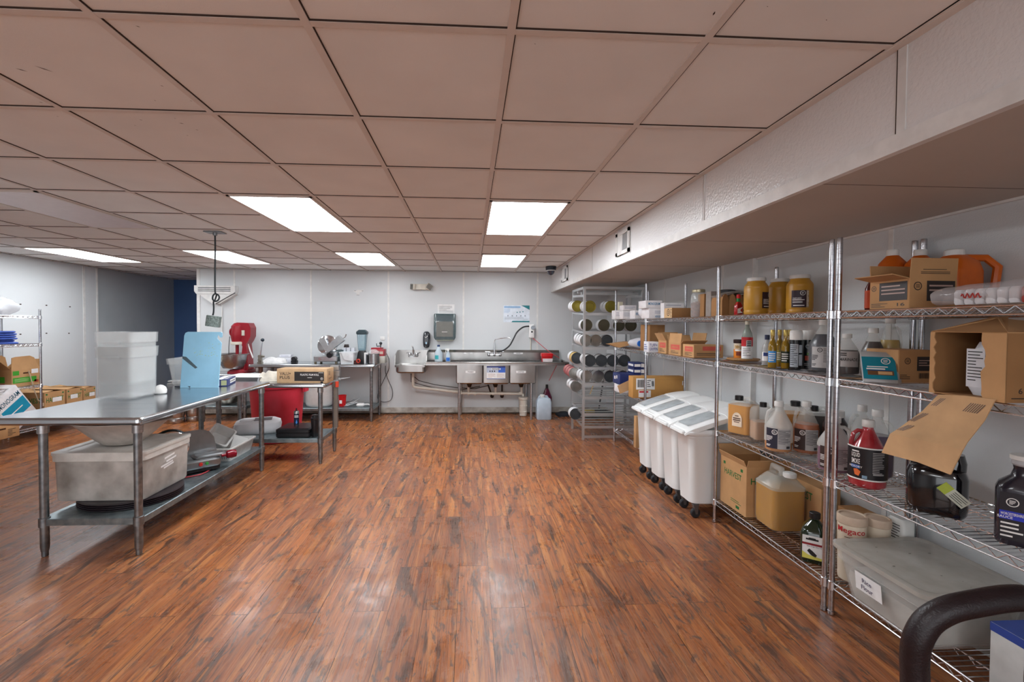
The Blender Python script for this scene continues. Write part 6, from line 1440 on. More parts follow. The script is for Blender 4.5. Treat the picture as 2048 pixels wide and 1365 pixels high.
b = MB(); b.rr([(R*.92, R*.92, .02, 0), (R, R, .024, .008), (R, R, .024, H*.60), (R*.85, R*.85, .03, H*.70), (R*.3, R*.3, .018, H*.86), (R*.3, R*.3, .018, H*.9)], 0, 6); b.build('bottle_body', gg, t)
b = MB(); b.lathe([(R*.4, H*.88), (R*.42, H*.885), (R*.42, H*.99), (R*.38, H)], 20); b.build('cap', BLACK(), t)
b = MB(); y = -R-.0012; fn = lambda u, v: (u, y, v); f2 = lambda u, v: (u, y-.0008, v); f3 = lambda u, v: (u, y-.0016, v)
b.patch(-R*.85, R*.85, H*.1, H*.58, fn, 0); b.patch(-R*.85, R*.85, H*.385, H*.43, f2, 1); b.lines(-R*.6, R*.3, H*.47, H*.54, 1, f2, 2, .5, 2); b.text('Extra Virgin Olive Oil', .007, lambda u, v: (u, y-.001, H*.36+v), 2); b.lines(-R*.4, R*.1, H*.50, H*.55, 1, f3, 2, .6, 2)
b.add([f2(-R*.5, H*.26), f2(-R*.25, H*.19), f2(R*.1, H*.14), f2(R*.2, H*.2), f2(-R*.1, H*.27), f2(-R*.35, H*.31)], [(0, 1, 2, 3, 4, 5)], 2); b.add([f2(-R*.85, H*.1), f2(R*.85, H*.1), f2(R*.85, H*.14), f2(-R*.4, H*.18), f2(-R*.85, H*.24)], [(0, 1, 2, 3, 4)], 3)
b.build('label', [PAPER(), colm('label_wine', '8b2028'), INK(), colm('label_yellow', 'd5ce62')], t)
carton('plain_carton', 'plain brown carton behind the dark green bottle', .12, .16, .26, [CARD2()], (2.14, 2.34, ZB3), 0)
# --- bottom shelf of the near unit: floury bin with a lid
xa, xb, ya, yb_ = 1.73, 2.19, 1.60, 2.06
t = thing('food_storage_box', 'wide clear lidded box with a RICE FLOUR tag on the near bottom shelf', 'storage box', ((xa+xb)/2+.01, (ya+yb_)/2, ZB3))
hx_, hy_ = .225, .225; Hb = .235
cl = mat('cloudy_clear_box', 'd6d7d3', .2, 0, .08, 10, alpha=.3)
b = MB(); b.rr([(hx_-.045, hy_-.045, .05, 0), (hx_-.035, hy_-.035, .06, .012), (hx_-.01, hy_-.01, .05, Hb-.06), (hx_, hy_, .05, Hb-.058), (hx_, hy_, .05, Hb), (hx_-.004, hy_-.004, .05, Hb), (hx_-.014, hy_-.014, .05, Hb-.06), (hx_-.04, hy_-.04, .05, .015)], 0, 6); b.build('tub_body', cl, t)
b = MB(); b.rr([(hx_+.008, hy_+.008, .05, Hb-.012), (hx_+.014, hy_+.014, .05, Hb-.01), (hx_+.014, hy_+.014, .05, Hb+.008), (hx_-.004, hy_-.004, .05, Hb+.012), (hx_-.02, hy_-.02, .05, Hb+.006)], 0, 6); b.build('lid', mat('dusty_lid', 'c4c0b8', .22, 0, .1, 7, alpha=.7, col2='a39f98'), t)
b = MB(); b.rr([(hx_-.046, hy_-.046, .05, .017), (hx_-.030, hy_-.030, .05, .10), (hx_-.035, hy_-.035, .05, .13)], 0, 5); b.build('flour', mat('flour', 'dcd8d0', .95, 0, .08, 10, col2='aeaaa4'), t)
b = MB(); rd = random.Random(5)
for k in range(9):
    u, v = rd.uniform(-hx_*.7, hx_*.6), rd.uniform(-hy_*.8, hy_*.8); l_ = rd.uniform(.003, .009); b.add([(u-l_, v, Hb+.0072), (u, v-l_*.5, Hb+.0072), (u+l_, v+.001, Hb+.0072), (u, v+l_*.5, Hb+.0072)], [(0, 1, 2, 3)])
b.build('crumb', colm('dark_crumb', '3f382c'), t)
b = MB(); fx_ = lambda u, v: (-hx_+.012-.0022-(v-Hb*.3)*.12-.012, -u, v)
lc = .03
b.add([(-hx_-.003, lc+.065, .17), (-hx_-.003, lc-.065, .17), (-hx_+.006, lc-.065, .09), (-hx_+.006, lc+.065, .09)], [(0, 1, 2, 3)], 0)
tf = lambda u, v: (-hx_+.0015-.006-(v-.13)*.11, lc-u, v)
b.text('Rice', .02, lambda u, v: tf(u, v+.145), 1); b.text('Flour', .02, lambda u, v: tf(u, v+.115), 1)
b.build('paper_tag', [PAPER(), colm('pen_ink', '2a2f52')], t)
# tubs with red lettering
tubm = mat('cream_tub_plastic', 'd9cab4', .4, 0, .04)
def tub(label, x, y, z, R, H, word=True):
    t = thing('food_tub', label, 'tub', (x, y, z), 0, 'cream tubs behind the flour box'); ac = facing((x, y))
    b = MB(); b.lathe([(R*.85, 0), (R*.88, .005), (R*.97, H*.88), (R*.95, H*.9)], 30); b.build('tub_body', tubm, t)
    b = MB(); b.lathe([(R*.98, H*.87), (R*1.03, H*.88), (R*1.03, H*.97), (R*.98, H), (R*.85, H), (R*.83, H*.985), (R*.01, H*.985)], 30); b.build('lid', mat('cream_lid', 'd5c3ac', .45, 0, .1, 12, col2='b99a84'), t)
    if word:
        b = MB(); f = cylfn(R*.95, ac-.05, 0, .004); b.text('Megaco', .036, lambda u, v: f(u, H*.78+v), 0, w=R*1.9); b.lines(-R*.4, R*.4, H*.68, H*.7, 1, f, 1, .4, 1); b.patch(-R*.45, R*.1, H*.5, H*.64, f, 2, nu=6); b.build('label', [colm('tub_red', 'b8242a'), INK(), colm('tub_orange', 'd88a32')], t)
tub('cream tub with large red lettering, leftmost behind the flour box', 1.925, 2.15, ZB3, .062, .325)
tub('stained cream tub behind the flour box, the front one without a word showing', 2.10, 2.0-.02, ZB3+.0, .07, .17, False) if False else None
tub('cream tub with a stained lid, right of the lettered tub', 2.055, 2.145, ZB3, .055, .31, False)
t = thing('white_canister', 'white plastic canister with a pale printed label behind the flour box', 'canister', (2.165, 2.13-.0, ZB3)); R = .035; ac = facing((2.2, 1.99))
b = MB(); b.rr([(R*.9, .045, .02, 0), (R, .048, .02, .006), (R, .048, .02, .30), (R*.8, .04, .02, .315)], 0, 5); b.build('canister_body', OPW, t)
b = MB(); b.lines(-.03, .03, .17, .29, 9, lambda u, v: (-R-.001, -u, v), 0, .3, 2); b.patch(-.02, -.002, .14, .155, lambda u, v: (-R-.001, -u, v)); b.build('label', INK(), t)
carton('blue_topped_box', 'white box with a blue top on the near bottom shelf at the right edge', .28, .20, .22, [mat('pale_grey_box', 'b9bab8', .6), colm('deep_blue', '27418c')], (2.0, 1.39, ZB3), 0, [('L', 'p', -.1, .1, .19, .22, 1), ('T', 'p', -.14, .14, -.1, .1, 1), ('B', 'p', -.14, .14, .19, .22, 1), ('F', 'l', -.05, .1, .1, .105, 1, 1)])
# ------------------------------------------------------------------ middle unit, top shelf
mus = mat('mustard', 'b8882c', .35, 0, .05, 4)
def mustard(label, c, lab=None, la=0):
    R, H = .075, .255; t = thing('mustard_jar', label, 'jar', c, 0, 'mustard jars'); b = MB()
    b.lathe([(R*.9, 0), (R*.97, .006), (R, .02), (R*.965, .03), (R*.965, .034), (R, .042), (R, H*.70), (R*.985, H*.715), (R, H*.73), (R*.96, H*.78), (R*.72, H*.885), (R*.72, H*.91)], 36); b.build('jar_body', mus, t)
    b = MB(); b.lathe([(R*.74, H*.905), (R*.78, H*.91), (R*.78, H*.985), (R*.74, H), (.001, H)], 32); b.build('lid', WCAP, t)
    if lab:
        ac = facing(c)+la; b = MB(); fn = cylfn(R, ac, 0, .0015); f2 = cylfn(R, ac, 0, .0025)
        b.patch(-R*.75, R*.35, H*.17, H*.60, fn, 0, nu=14); b.patch(R*.35, R*.55, H*.17, H*.60, fn, 2, nu=3)
        b.text('PREPARED', H*.028, lambda u, v: f2(u-R*.32, H*.40+v), 1, w=R*.62); b.lines(-R*.65, R*.2, H*.345, H*.375, 1, f2, 1, .6, 2); b.lines(-R*.65, R*.1, H*.28, H*.33, 2, f2, 1, .4, 3); b.lines(-R*.6, R*.2, H*.2, H*.24, 1, f2, 1, .5, 2)
        cu, cv, r = R*.08, H*.53, R*.2
        for k in range(20):
            a1, a2 = 2*PI*k/20, 2*PI*(k+1)/20
            b.add([f2(cu+r*math.cos(a1), cv+r*math.sin(a1)), f2(cu+r*math.cos(a2), cv+r*math.sin(a2)), f2(cu+r*.82*math.cos(a2), cv+r*.82*math.sin(a2)), f2(cu+r*.82*math.cos(a1), cv+r*.82*math.sin(a1))], [(0, 1, 2, 3)], 1)
        b.lines(cu-r*.4, cu+r*.4, cv-r*.4, cv+r*.4, 3, f2, 1, .4, 3); b.lines(R*.37, R*.53, H*.2, H*.58, 12, f2, 1, .3, 4)
        b.build('label', [colm('label_aubergine', '2e1c26'), WINK(), mat('label_tan', 'a8977c', .6)], t)
    return t
def mid(px, y): return on_y(px, 600, y).x
mustard('dented mustard jar, leftmost of the three on the top shelf', (mid(1512, 3.02), 3.02, Z0), True, 1.25)
mustard('mustard jar standing behind the other two on the top shelf', (mid(1559, 3.06), 3.06, Z0))
mustard('mustard jar with its dark label towards the room, rightmost of three', (mid(1599, 2.83), 2.83, Z0), True, .15)
x = mid(1477, 3.26); t = thing('hot_sauce_bottle', 'small red sauce bottle with a green neck beside the kraft sleeves', 'bottle', (x, 3.26, Z0))
b = MB(); b.rr([(.022, .02, .01, 0), (.024, .022, .01, .004), (.024, .022, .01, .075), (.01, .01, .005, .105)], 0, 4); b.build('bottle_body', colm('sauce_red', '9c1a1c', .15), t)
b = MB(); b.lathe([(.011, .1), (.013, .105), (.013, .13)], 14); b.build('neck', colm('bright_green', '1e7a3c'), t)
b = MB(); b.lathe([(.013, .128), (.014, .132), (.013, .155), (.006, .16)], 14); b.build('cap', RED(), t)
b = MB(); b.add([(-.020, -.0235, .015), (.018, -.0235, .02), (.0, -.0235, .04), (.018, -.0235, .062), (-.020, -.0235, .05)], [(0, 1, 2, 3, 4)]); b.build('label', PAPER(), t)
# kraft sleeves
t = thing('kraft_sleeve_pack', 'pack of upright kraft sleeves with crumpled silver wrap, left of the mustard jars', 'sleeves', (mid(1463, 3.5), 3.5, Z0), .1)
for i in range(4):
    b = MB(); x = -.125+i*.062; b.prism([(0, 0), (.058, 0), (.058, .13), (.045, .165), (.03, .175), (.01, .16), (0, .12)], lambda u, v, s: (x+u, -.06+.15*s+(.02 if v > .1 else 0)*0, v)); b.build('sleeve', kraft if i % 2 else CARD2(), t)
b = MB(); b.prism([(-.13, .165), (.0, .20), (.13, .20), (.135, .185), (.0, .185), (-.12, .15)], lambda u, v, s: (u, -.05+.14*s, v)); b.build('silver_wrap', mat('crinkled_silver', 'a7a29c', .35, .4, .15, 30, 1, 30), t)
def boxat(name, label, px0, px1, pyt, Y, z, dep, mats, items=(), H=None, cat='box', group=None, **k):
    a = on_y(px0, pyt, Y); c = on_y(px1, pyt, Y); H = H or a.z-z
    L_ = c.x-a.x
    it = items(L_, dep, H) if callable(items) else items
    return carton(name, label, L_, dep, H, mats, ((a.x+c.x)/2, Y+dep/2, z), 0, it, cat=cat, group=group, **k)
boxat('upright_carton', 'plain brown upright carton beside the glass jar on the top shelf', 1408, 1422, 588, 3.66, Z0, .1, [CARD2()])
boxat('grey_bag_carton', 'grey wrapped carton directly left of the post on the top shelf', 1422, 1437, 583, 3.56, Z0, .08, [mat('taupe_wrap', '8f8680', .5, 0, .1)])
x = mid(1397, 3.78); t = thing('glass_jar', 'glass jar of dried chillies with a metal lid on the top shelf', 'jar', (x, 3.78, Z0))
b = MB(); R, H = .062, .235; b.lathe([(R*.92, 0), (R, .01), (R, H*.76), (R*.8, H*.87), (R*.8, H*.9)], 28); b.build('jar_body', mat('jar_glass', 'dfe3e2', .06, 0, .02, alpha=.3), t)
b = MB(); b.lathe([(R*.83, H*.89), (R*.86, H*.9), (R*.86, H*.985), (R*.8, H), (.001, H)], 26); b.build('lid', mat('pale_gold_lid', 'b9b093', .3, .7), t)
b = MB(); b.lathe([(R*.88, .005), (R*.95, .012), (R*.95, H*.5), (R*.6, H*.56), (.001, H*.54)], 24); b.build('dried_chillies', mat('dried_chilli', '7a3a22', .8, 0, .3, 60, 1, 90, col2='2c1810'), t)
x = mid(1453, 3.72); t = thing('glass_jar', 'jar with a dark rimmed lid behind the kraft sleeves', 'jar', (x, 3.72, Z0))
b = MB(); b.lathe([(.06, 0), (.064, .01), (.064, .19), (.055, .205)], 24); b.build('jar_body', mat('brown_jar', '5a4437', .3), t)
b = MB(); b.lathe([(.064, .2), (.068, .205), (.068, .225), (.06, .23)], 24); b.build('lid', colm('dark_grey_lid', '4a4a4c'), t)
# ------------------------------------------------------------------ middle unit, second shelf
disc('round_board', 'round pale wooden board under the tub and red bottle on the second shelf', 'board', (2.09, 3.345, Z1), .115, .012, mat('board_wood', 'a87e50', .6, 0, .1, 12, stretch=(1, 8, 1)))
zb_ = Z1+.0095
t = thing('powder_tub', 'BBQ tub with a dark lid on the round board', 'tub', (2.085, 3.39, zb_)); ac = facing((2.085, 3.39))
b = MB(); b.lathe([(.036, 0), (.038, .004), (.038, .115)], 26); b.build('tub_body', mat('cream_tub_plastic', 'd9cab4', .4, 0, .04), t)
b = MB(); b.lathe([(.039, .115), (.041, .118), (.041, .142), (.037, .145)], 26); b.build('lid', colm('dark_maroon_lid', '2c1a1c'), t)
b = MB(); fn = cylfn(.038, ac, 0); f2 = cylfn(.038, ac, 0, .0022); b.patch(-.05, .05, .0, .07, fn, 0, nu=14); b.text('BBQ', .026, lambda u, v: f2(u-.006, .086+v), 1, w=.046); b.patch(-.02, .025, .02, .05, f2, 2, nu=6); b.patch(-.03, .03, .055, .068, f2, 3, nu=6)
b.build('label', [colm('label_orange', 'd07a1e'), colm('label_gold', 'b8862a'), colm('label_rust', '7a3018'), WINK()], t)
t = thing('sauce_bottle', 'tall glass bottle with a red and white label on the round board', 'bottle', (2.075, 3.275, zb_)); ac = facing((2.075, 3.275)); R = .036; H = .285
b = MB(); b.lathe([(R*.95, 0), (R, .005), (R, H*.60), (R*.85, H*.70), (R*.42, H*.84), (R*.38, H*.92)], 26); b.build('bottle_body', mat('green_grey_glass', '98a79c', .08, 0, .1, alpha=.6), t)
b = MB(); b.lathe([(R*.44, H*.91), (R*.46, H*.915), (R*.46, H*.99), (R*.4, H)], 18); b.build('cap', mat('cream_cap', 'd0cbb8', .4), t)
b = MB(); fn = cylfn(R, ac, 0); f2 = cylfn(R, ac, 0, .0022); b.patch(-R*1.5, R*1.5, H*.02, H*.58, fn, 0, nu=20); b.patch(-R*1.5, R*1.5, H*.34, H*.58, f2, 1, nu=20); b.patch(-R*.15, R*.8, H*.32, H*.5, cylfn(R, ac, 0, .003), 2, nu=8); b.lines(0, R*.7, H*.34, H*.48, 3, cylfn(R, ac, 0, .004), 3, .5, 2); b.lines(-R*.8, R*.7, H*.08, H*.3, 5, f2, 3, .25, 3)
b.build('label', [PAPER(), colm('label_red', 'c4242c'), mat('label_pale_grey', 'b9b8b8', .6), INK()], t)
def slim(name, label, c, R, H, body, capm, wt, lm, group=None, caph=.16, neck=.45):
    t = thing(name, label, 'bottle', c, 0, group); ac = facing(c)
    b = MB(); b.lathe([(R*.95, 0), (R, .004), (R, H*.55), (R*.85, H*.63), (R*neck, H*.76), (R*neck*.95, H*.9)], 22); b.build('bottle_body', body, t)
    b = MB(); b.lathe([(R*neck*1.1, H*(1-caph)), (R*neck*1.15, H*(1-caph)+.002), (R*neck*1.15, H*.99), (R*neck, H)], 16); b.build('cap', capm, t)
    b = MB(); fn = cylfn(R, ac, 0); f2 = cylfn(R, ac, 0, .0022); b.patch(-R*1.1, R*.9, H*.14, H*.44, fn, 0, nu=12); wt(b, f2, R, H); b.build('label', lm, t); return t
oilg = mat('golden_oil_glass', '9c7a16', .08, 0, .1, 6, coat=.5, col2='6e5410')
def w1(b, f, R, H): b.lines(-R*.8, R*.6, H*.17, H*.4, 4, f, 1, .45, 2)
slim('clear_bottle', 'clear syrup bottle with a navy cap on the second shelf', (mid(1536, 2.88), 2.88, Z1), .029, .20, mat('clear_glass_grey', 'b9bab9', .08, 0, .1, alpha=.6), colm('dark_blue_cap', '2b3350'), lambda b, f, R, H: b.patch(-R*.7, R*.6, H*.3, H*.42, f, 1, nu=6), [PAPER(), colm('label_deepblue', '1f3a7a')])
for i, (px, y, l1, l2, lab) in enumerate(((1547, 2.70, 'label_skyblue', '3f8fd0', 'golden oil bottle with a blue label, leftmost of the oil bottles'), (1561, 2.78, 'label_olive', '8c8a3a', 'golden oil bottle in the middle, set back behind its neighbours'), (1573, 2.66, 'label_blackgreen', '26301c', 'golden oil bottle with a dark label beside the spray cans'), (1580, 2.79, 'label_olive', '8c8a3a', 'golden oil bottle half hidden by the spray can'))):
    slim('oil_bottle', lab, (mid(px, y), y, Z1), .024, .235, oilg, mat('gold_foil_cap', 'c0a85c', .35, .5), w1, [colm(l1, l2), WINK()], 'golden oil bottles')
spraym = colm('can_black', '15181c', .25)
def spl(b, f2, R, H): pass
for i, (px, y, lab) in enumerate(((1594, 2.60, 'cooking spray can with a white cap and pale printed panel'), (1619, 2.62, 'cooking spray can with a white cap and round seal, beside the dark jug'))):
    c = (mid(px, y), y, Z1); R = .034; H = .235; t = thing('spray_can', lab, 'spray can', c, 0, 'white-capped spray cans'); ac = facing(c)
    b = MB(); b.lathe([(R*.93, 0), (R, .003), (R, H*.74), (R*.97, H*.76)], 26); b.build('can_body', spraym, t)
    b = MB(); b.lathe([(R*.99, H*.745), (R*.99, H*.93), (R*.9, H*.985), (R*.6, H)], 26); b.build('cap', WCAP, t)
    b = MB(); fn = cylfn(R, ac, 0); f2 = cylfn(R, ac, 0, .0022)
    if i == 0: b.patch(-R*.95, R*.35, H*.06, H*.64, fn, 0, nu=8); b.lines(-R*.85, R*.25, H*.1, H*.62, 11, f2, 1, .3, 3); b.patch(R*.45, R*1.1, H*.1, H*.38, fn, 0, nu=4); b.patch(R*.45, R*1.1, H*.42, H*.62, fn, 0, nu=4)
    else:
        r = R*.4
        for k in range(18):
            a1, a2 = 2*PI*k/18, 2*PI*(k+1)/18; b.add([fn(r*math.cos(a1), H*.58+r*math.sin(a1)), fn(r*math.cos(a2), H*.58+r*math.sin(a2)), fn(r*.78*math.cos(a2), H*.58+r*.78*math.sin(a2)), fn(r*.78*math.cos(a1), H*.58+r*.78*math.sin(a1))], [(0, 1, 2, 3)], 0)
        b.lines(-r*.5, r*.5, H*.54, H*.62, 3, fn, 0, .4, 1); b.patch(-R*.5, R*.4, H*.22, H*.34, fn, 2, nu=6); b.patch(-R*.2, R*.3, H*.36, H*.42, fn, 3, nu=4); b.lines(-R*.6, R*.6, H*.08, H*.16, 2, fn, 0, .3, 2)
    b.build('label', [mat('label_pale_bluegrey', 'a7b0b8', .6), INK(), colm('tomato_red', 'a8402c'), colm('leaf_green', '5a8a3a')], t)
lab_nav = lab_split(mat('label_pale_grey', 'b9b8b8', .6), mat('label_pale_grey', 'b9b8b8', .6), colm('label_fine_ink', '3a3838'), INK(), span=.8)
gallon('gallon_jug', 'jug of inky blue syrup behind the near posts on the second shelf', (2.02, 2.475, Z1), .072, .295, FR, WCAP, liq('inky_blue', '1e2536'), .72, lab_nav, handle=1)
# ------------------------------------------------------------------ near unit, second shelf
def mar_lab(b, R, H, ac):
    fn = cylfn(R, ac, 0, .0015); f2 = cylfn(R, ac, 0, .0025); b.patch(-R*.7, R*.9, H*.2, H*.58, fn, 0, nu=12); b.lines(-R*.6, 0, H*.46, H*.55, 2, f2, 1, .5, 2); b.text('MARINADE', H*.07, lambda u, v: f2(u+R*.15, H*.38+v), 1, w=R*1.3)
mar_lab.mats = [mat('label_pale_grey', 'b9b8b8', .6), INK()]
gallon('gallon_jug', 'jug of dark marinade with a white cap, right of the near posts', (2.02, 2.315, Z1), .06, on_y(1690, 668, 2.31).z-Z1, FR, WCAP, liq('marinade', '2b1f26'), .60, mar_lab, handle=0)
gallon('gallon_jug', 'smaller jug of dark brown sauce behind the brown label carton', (2.055, 2.195, Z1), .052, .25, FR, WCAP, liq('soy', '2a1c1c'), .72, handle=0)
gallon('gallon_jug', 'tall jug of pale golden oil behind the brown label carton', (2.155, 2.205-.0, Z1), .048, .305, FR, WCAP, liq('pale_gold', 'b99a4a'), .62, handle=1)
x0, y0 = 1.945, 1.945
dkc = [CARD(), LABD, colm('label_text_pink', 'b59a90'), CARD2()]
carton('label_carton', 'brown carton with a dark printed label behind the teal pouches', .175, .17, .15, dkc, (x0+.0875, y0+.085, Z1), 0,
  [('F', 'p', .0, .085, .055, .12, 1), ('F', 'l', .008, .08, .075, .108, 2, 3, 2), ('F', 'o', -.06, -.03, .085, .115, 1), ('F', 'l', -.08, -.02, .015, .04, 1, 3), ('F', 'bar', .01, .08, .02, .045, 1), ('L', 'p', -.07, .02, .03, .1, 1), ('L', 'l', -.07, .05, .01, .025, 1, 2)])
t = thing('seasoning_pouches', 'stack of teal seasoning pouches leaning at the front of the second shelf', 'pouches', (1.865, 1.95, Z1), .0)
teal = mat('pouch_teal', '1d7f93', .25, 0, .06, 10); fo = facing((1.865, 1.95))
for i in range(4):
    b = MB(); b.M = Rz(fo+PI/2+.18) @ T(.01*i, .022*i, .0) @ Rx(-.62); W2, H2 = .062, .165
    b.rr([(W2, .004, .003, 0), (W2, .011, .004, .02), (W2, .012, .004, H2*.8), (W2, .003, .002, H2)], 0, 2)
    if i == 0:
        fn = lambda u, v: (u, -.0125, v); f2 = lambda u, v: (u, -.0132, v)
        b.patch(-W2*.97, W2*.97, .012, H2*.8, fn, 1); b.lines(-W2*.7, W2*.5, H2*.44, H2*.5, 1, f2, 2, .5, 2); b.lines(-W2*.75, W2*.6, H2*.37, H2*.43, 1, f2, 2, .7, 5); b.patch(-W2*.7, W2*.8, H2*.2, H2*.34, f2, 3); b.patch(-W2*.1, W2*.7, H2*.22, H2*.32, lambda u, v: (u, -.0139, v), 4); b.patch(-W2*.7, W2*.7, H2*.34, H2*.36, f2, 5)
        cu, cv, r = W2*.42, H2*.66, .017
        for k in range(20):
            a1, a2 = 2*PI*k/20, 2*PI*(k+1)/20; b.add([f2(cu+r*math.cos(a1), cv+r*math.sin(a1)), f2(cu+r*math.cos(a2), cv+r*math.sin(a2)), f2(cu+r*.82*math.cos(a2), cv+r*.82*math.sin(a2)), f2(cu+r*.82*math.cos(a1), cv+r*.82*math.sin(a1))], [(0, 1, 2, 3)], 2)
        b.lines(cu-r*.5, cu+r*.5, cv-r*.5, cv+r*.5, 3, f2, 2, .4, 3)
    b.build('pouch', [mat('pouch_foil_edge', 'c3c9cc', .3, .4), teal, WINK(), colm('pouch_brown', '6a4a30'), colm('pouch_tan', 'd0a878'), colm('pouch_navy', '1f2f78')], t)
# torn carton
cx0, cy0, cy1 = 1.795, 1.415, 1.665; Lc = .36; Wc = cy1-cy0; Hc_ = .235
t = thing('torn_carton', 'large torn open brown carton with its front ripped down over the shelf edge', 'box', (cx0+Lc/2, (cy0+cy1)/2, Z1))
b = MB(); th = .005; hx_, hy_ = Lc/2, Wc/2
b.box((-hx_, -hy_, 0), (hx_, -hy_+th, Hc_)); b.box((-hx_, hy_-th, 0), (hx_, hy_, Hc_)); b.box((hx_-th, -hy_+th, 0), (hx_, hy_-th, Hc_)); b.box((-hx_, -hy_+th, 0), (hx_-th, hy_-th, th))
b.patch(-hx_*.0-.13, .17, .0, .0, lambda u, v: (u, -hy_, v))
decals(b, Lc, Wc, Hc_, [('F', 'o', -.10, -.02, .14, .22, 1), ('F', 'o', -.11, -.03, .055, .115, 1), ('F', 't', -.135, -.12, .03, .05, 1, '6'), ('F', 'p', -.11, .05, .036, .039, 1), ('F', 'l', -.16, .1, .01, .02, 1, 1)])
b.build('carton_body', [CARD2(), colm('carton_print', '38281f')], t)
b = MB(); rd = random.Random(12)
ol = [(-hy_, 0), (-hy_, Hc_)]; n_ = 12
for i in range(n_+1): q = i/n_; ol.append((-hy_+.055+.03*q*q*0+(.03*(1-q))*-1*-1*(1 if q > .5 else .6)+rd.uniform(-.008, .008)+(-.0 if q < .5 else .025*(q-.5)), Hc_*(1-q)))
b.prism(ol, lambda u, v, s: (-hx_-.003+.004*s, u, v)); b.build('torn_front_panel', CARD(), t)
ol = [(hy_, 0), (hy_, Hc_)]
for i in range(n_+1): q = i/n_; ol.append((hy_-.012-rd.uniform(0, .012), Hc_*(1-q)))
b = MB(); b.prism(ol, lambda u, v, s: (-hx_-.003+.004*s, u, v)); b.build('torn_front_strip', CARD(), t)
# roof flaps
b = MB(); b.prism([(-hy_, 0), (hy_, 0), (hy_*.35, .045), (-.0, .05)], lambda u, v, s: (-hx_-.0+v*3.2, u, Hc_+v*1.2+.003*s)); b.build('flap', CARD2(), t)
b = MB(); b.add([(-hx_, -hy_, Hc_), (hx_, -hy_, Hc_), (hx_, 0, Hc_+.03), (-hx_+.12, 0, Hc_+.05), (-hx_, -hy_, Hc_+.004), (hx_, -hy_, Hc_+.004), (hx_, 0, Hc_+.034), (-hx_+.12, 0, Hc_+.054)], [(0, 3, 2, 1), (4, 5, 6, 7), (0, 1, 5, 4), (1, 2, 6, 5), (2, 3, 7, 6), (3, 0, 4, 7)]); b.build('flap', CARD(), t)
b = MB(); b.add([(-hx_, hy_, Hc_), (hx_, hy_, Hc_), (hx_, .01, Hc_+.03), (-hx_+.12, .01, Hc_+.05), (-hx_, hy_, Hc_+.004), (hx_, hy_, Hc_+.004), (hx_, .01, Hc_+.034), (-hx_+.12, .01, Hc_+.054)], [(0, 3, 2, 1), (4, 5, 6, 7), (0, 1, 5, 4), (1, 2, 6, 5), (2, 3, 7, 6), (3, 0, 4, 7)]); b.build('flap', CARD(), t)
# ripped flap hanging down
q = lambda px, py, x: on_x(px, py, x)-t.location
A_ = [q(1876, 790, 1.785), q(1928, 792, 1.785), q(1990, 800, 1.785)]
B_ = [q(1845, 822, 1.76), q(1908, 830, 1.765), q(1968, 842, 1.77)]
C_ = [q(1796, 858, 1.725), q(1868, 868, 1.735), q(1932, 888, 1.745)]
D_l = [q(1780, 868, 1.70), q(1850, 882, 1.71), q(1925, 900, 1.72)]
E_ = [q(1763, 906, 1.69), q(1835, 925, 1.70), q(1900, 950, 1.71)]
b = MB(); rows = [A_, B_, C_, D_l, E_]; vs = [tuple(p) for r_ in rows for p in r_]; n0 = len(vs); vs += [(p[0]+.005, p[1], p[2]+.001) for p in vs]
fs = []
for i in range(4):
    for j in range(2): f = (i*3+j, i*3+j+1, (i+1)*3+j+1, (i+1)*3+j); fs.append(f[::-1]); fs.append(tuple(n0+k for k in f))
edge = [0, 1, 2, 5, 8, 11, 14, 13, 12, 9, 6, 3]
for k in range(12): a_, c_ = edge[k], edge[(k+1) % 12]; fs.append((a_, c_, n0+c_, n0+a_))
b.add(vs, fs)
def onflap(s_, r_):  # s along width 0..2, r along rows
    i = min(int(r_), 3); j = min(int(s_), 1); fr, fs_ = r_-i, s_-j
    return (rows[i][j]*(1-fs_)+rows[i][j+1]*fs_)*(1-fr)+(rows[i+1][j]*(1-fs_)+rows[i+1][j+1]*fs_)*fr+Vector((-.0015, 0, .0004))
for (s0, r0) in ((.25, .2), (.12, 1.1), (.15, 1.75), (1.35, .3)):
    for k in range(3 if s0 < 1 else 7):
        o_ = k*.075; b.add([tuple(onflap(s0+o_, r0)), tuple(onflap(s0+o_+.035, r0)), tuple(onflap(s0+o_-.10, r0+.45)), tuple(onflap(s0+o_-.135, r0+.45))], [(0, 1, 2, 3)], 1)
b.build('ripped_flap', [mat('light_cardboard', 'c29c72', .85, 0, .08, 9), colm('corrugation_dark', '4a2f1c')], t, label='light brown ripped flap hanging down over the shelf edge')
t2 = thing('plastic_bag_of_goods', 'white printed plastic bag standing inside the torn carton', 'bag', (1.90, 1.535, Z1+.006))
b = MB(); b.rr([(.05, .035, .02, 0), (.06, .045, .02, .03), (.055, .04, .02, .15), (.03, .03, .01, .195)], 0, 4); b.M = T(-.061, 0, 0)
b.patch(-.04, .02, .03, .17, lambda u, v: (0, -u, v), 0); b.lines(-.035, .015, .05, .165, 10, lambda u, v: (-.001, -u, v), 1, .3, 4); b.build('bag_body', [mat('white_film', 'd4d6dc', .3, 0, .06), INK()], t2)
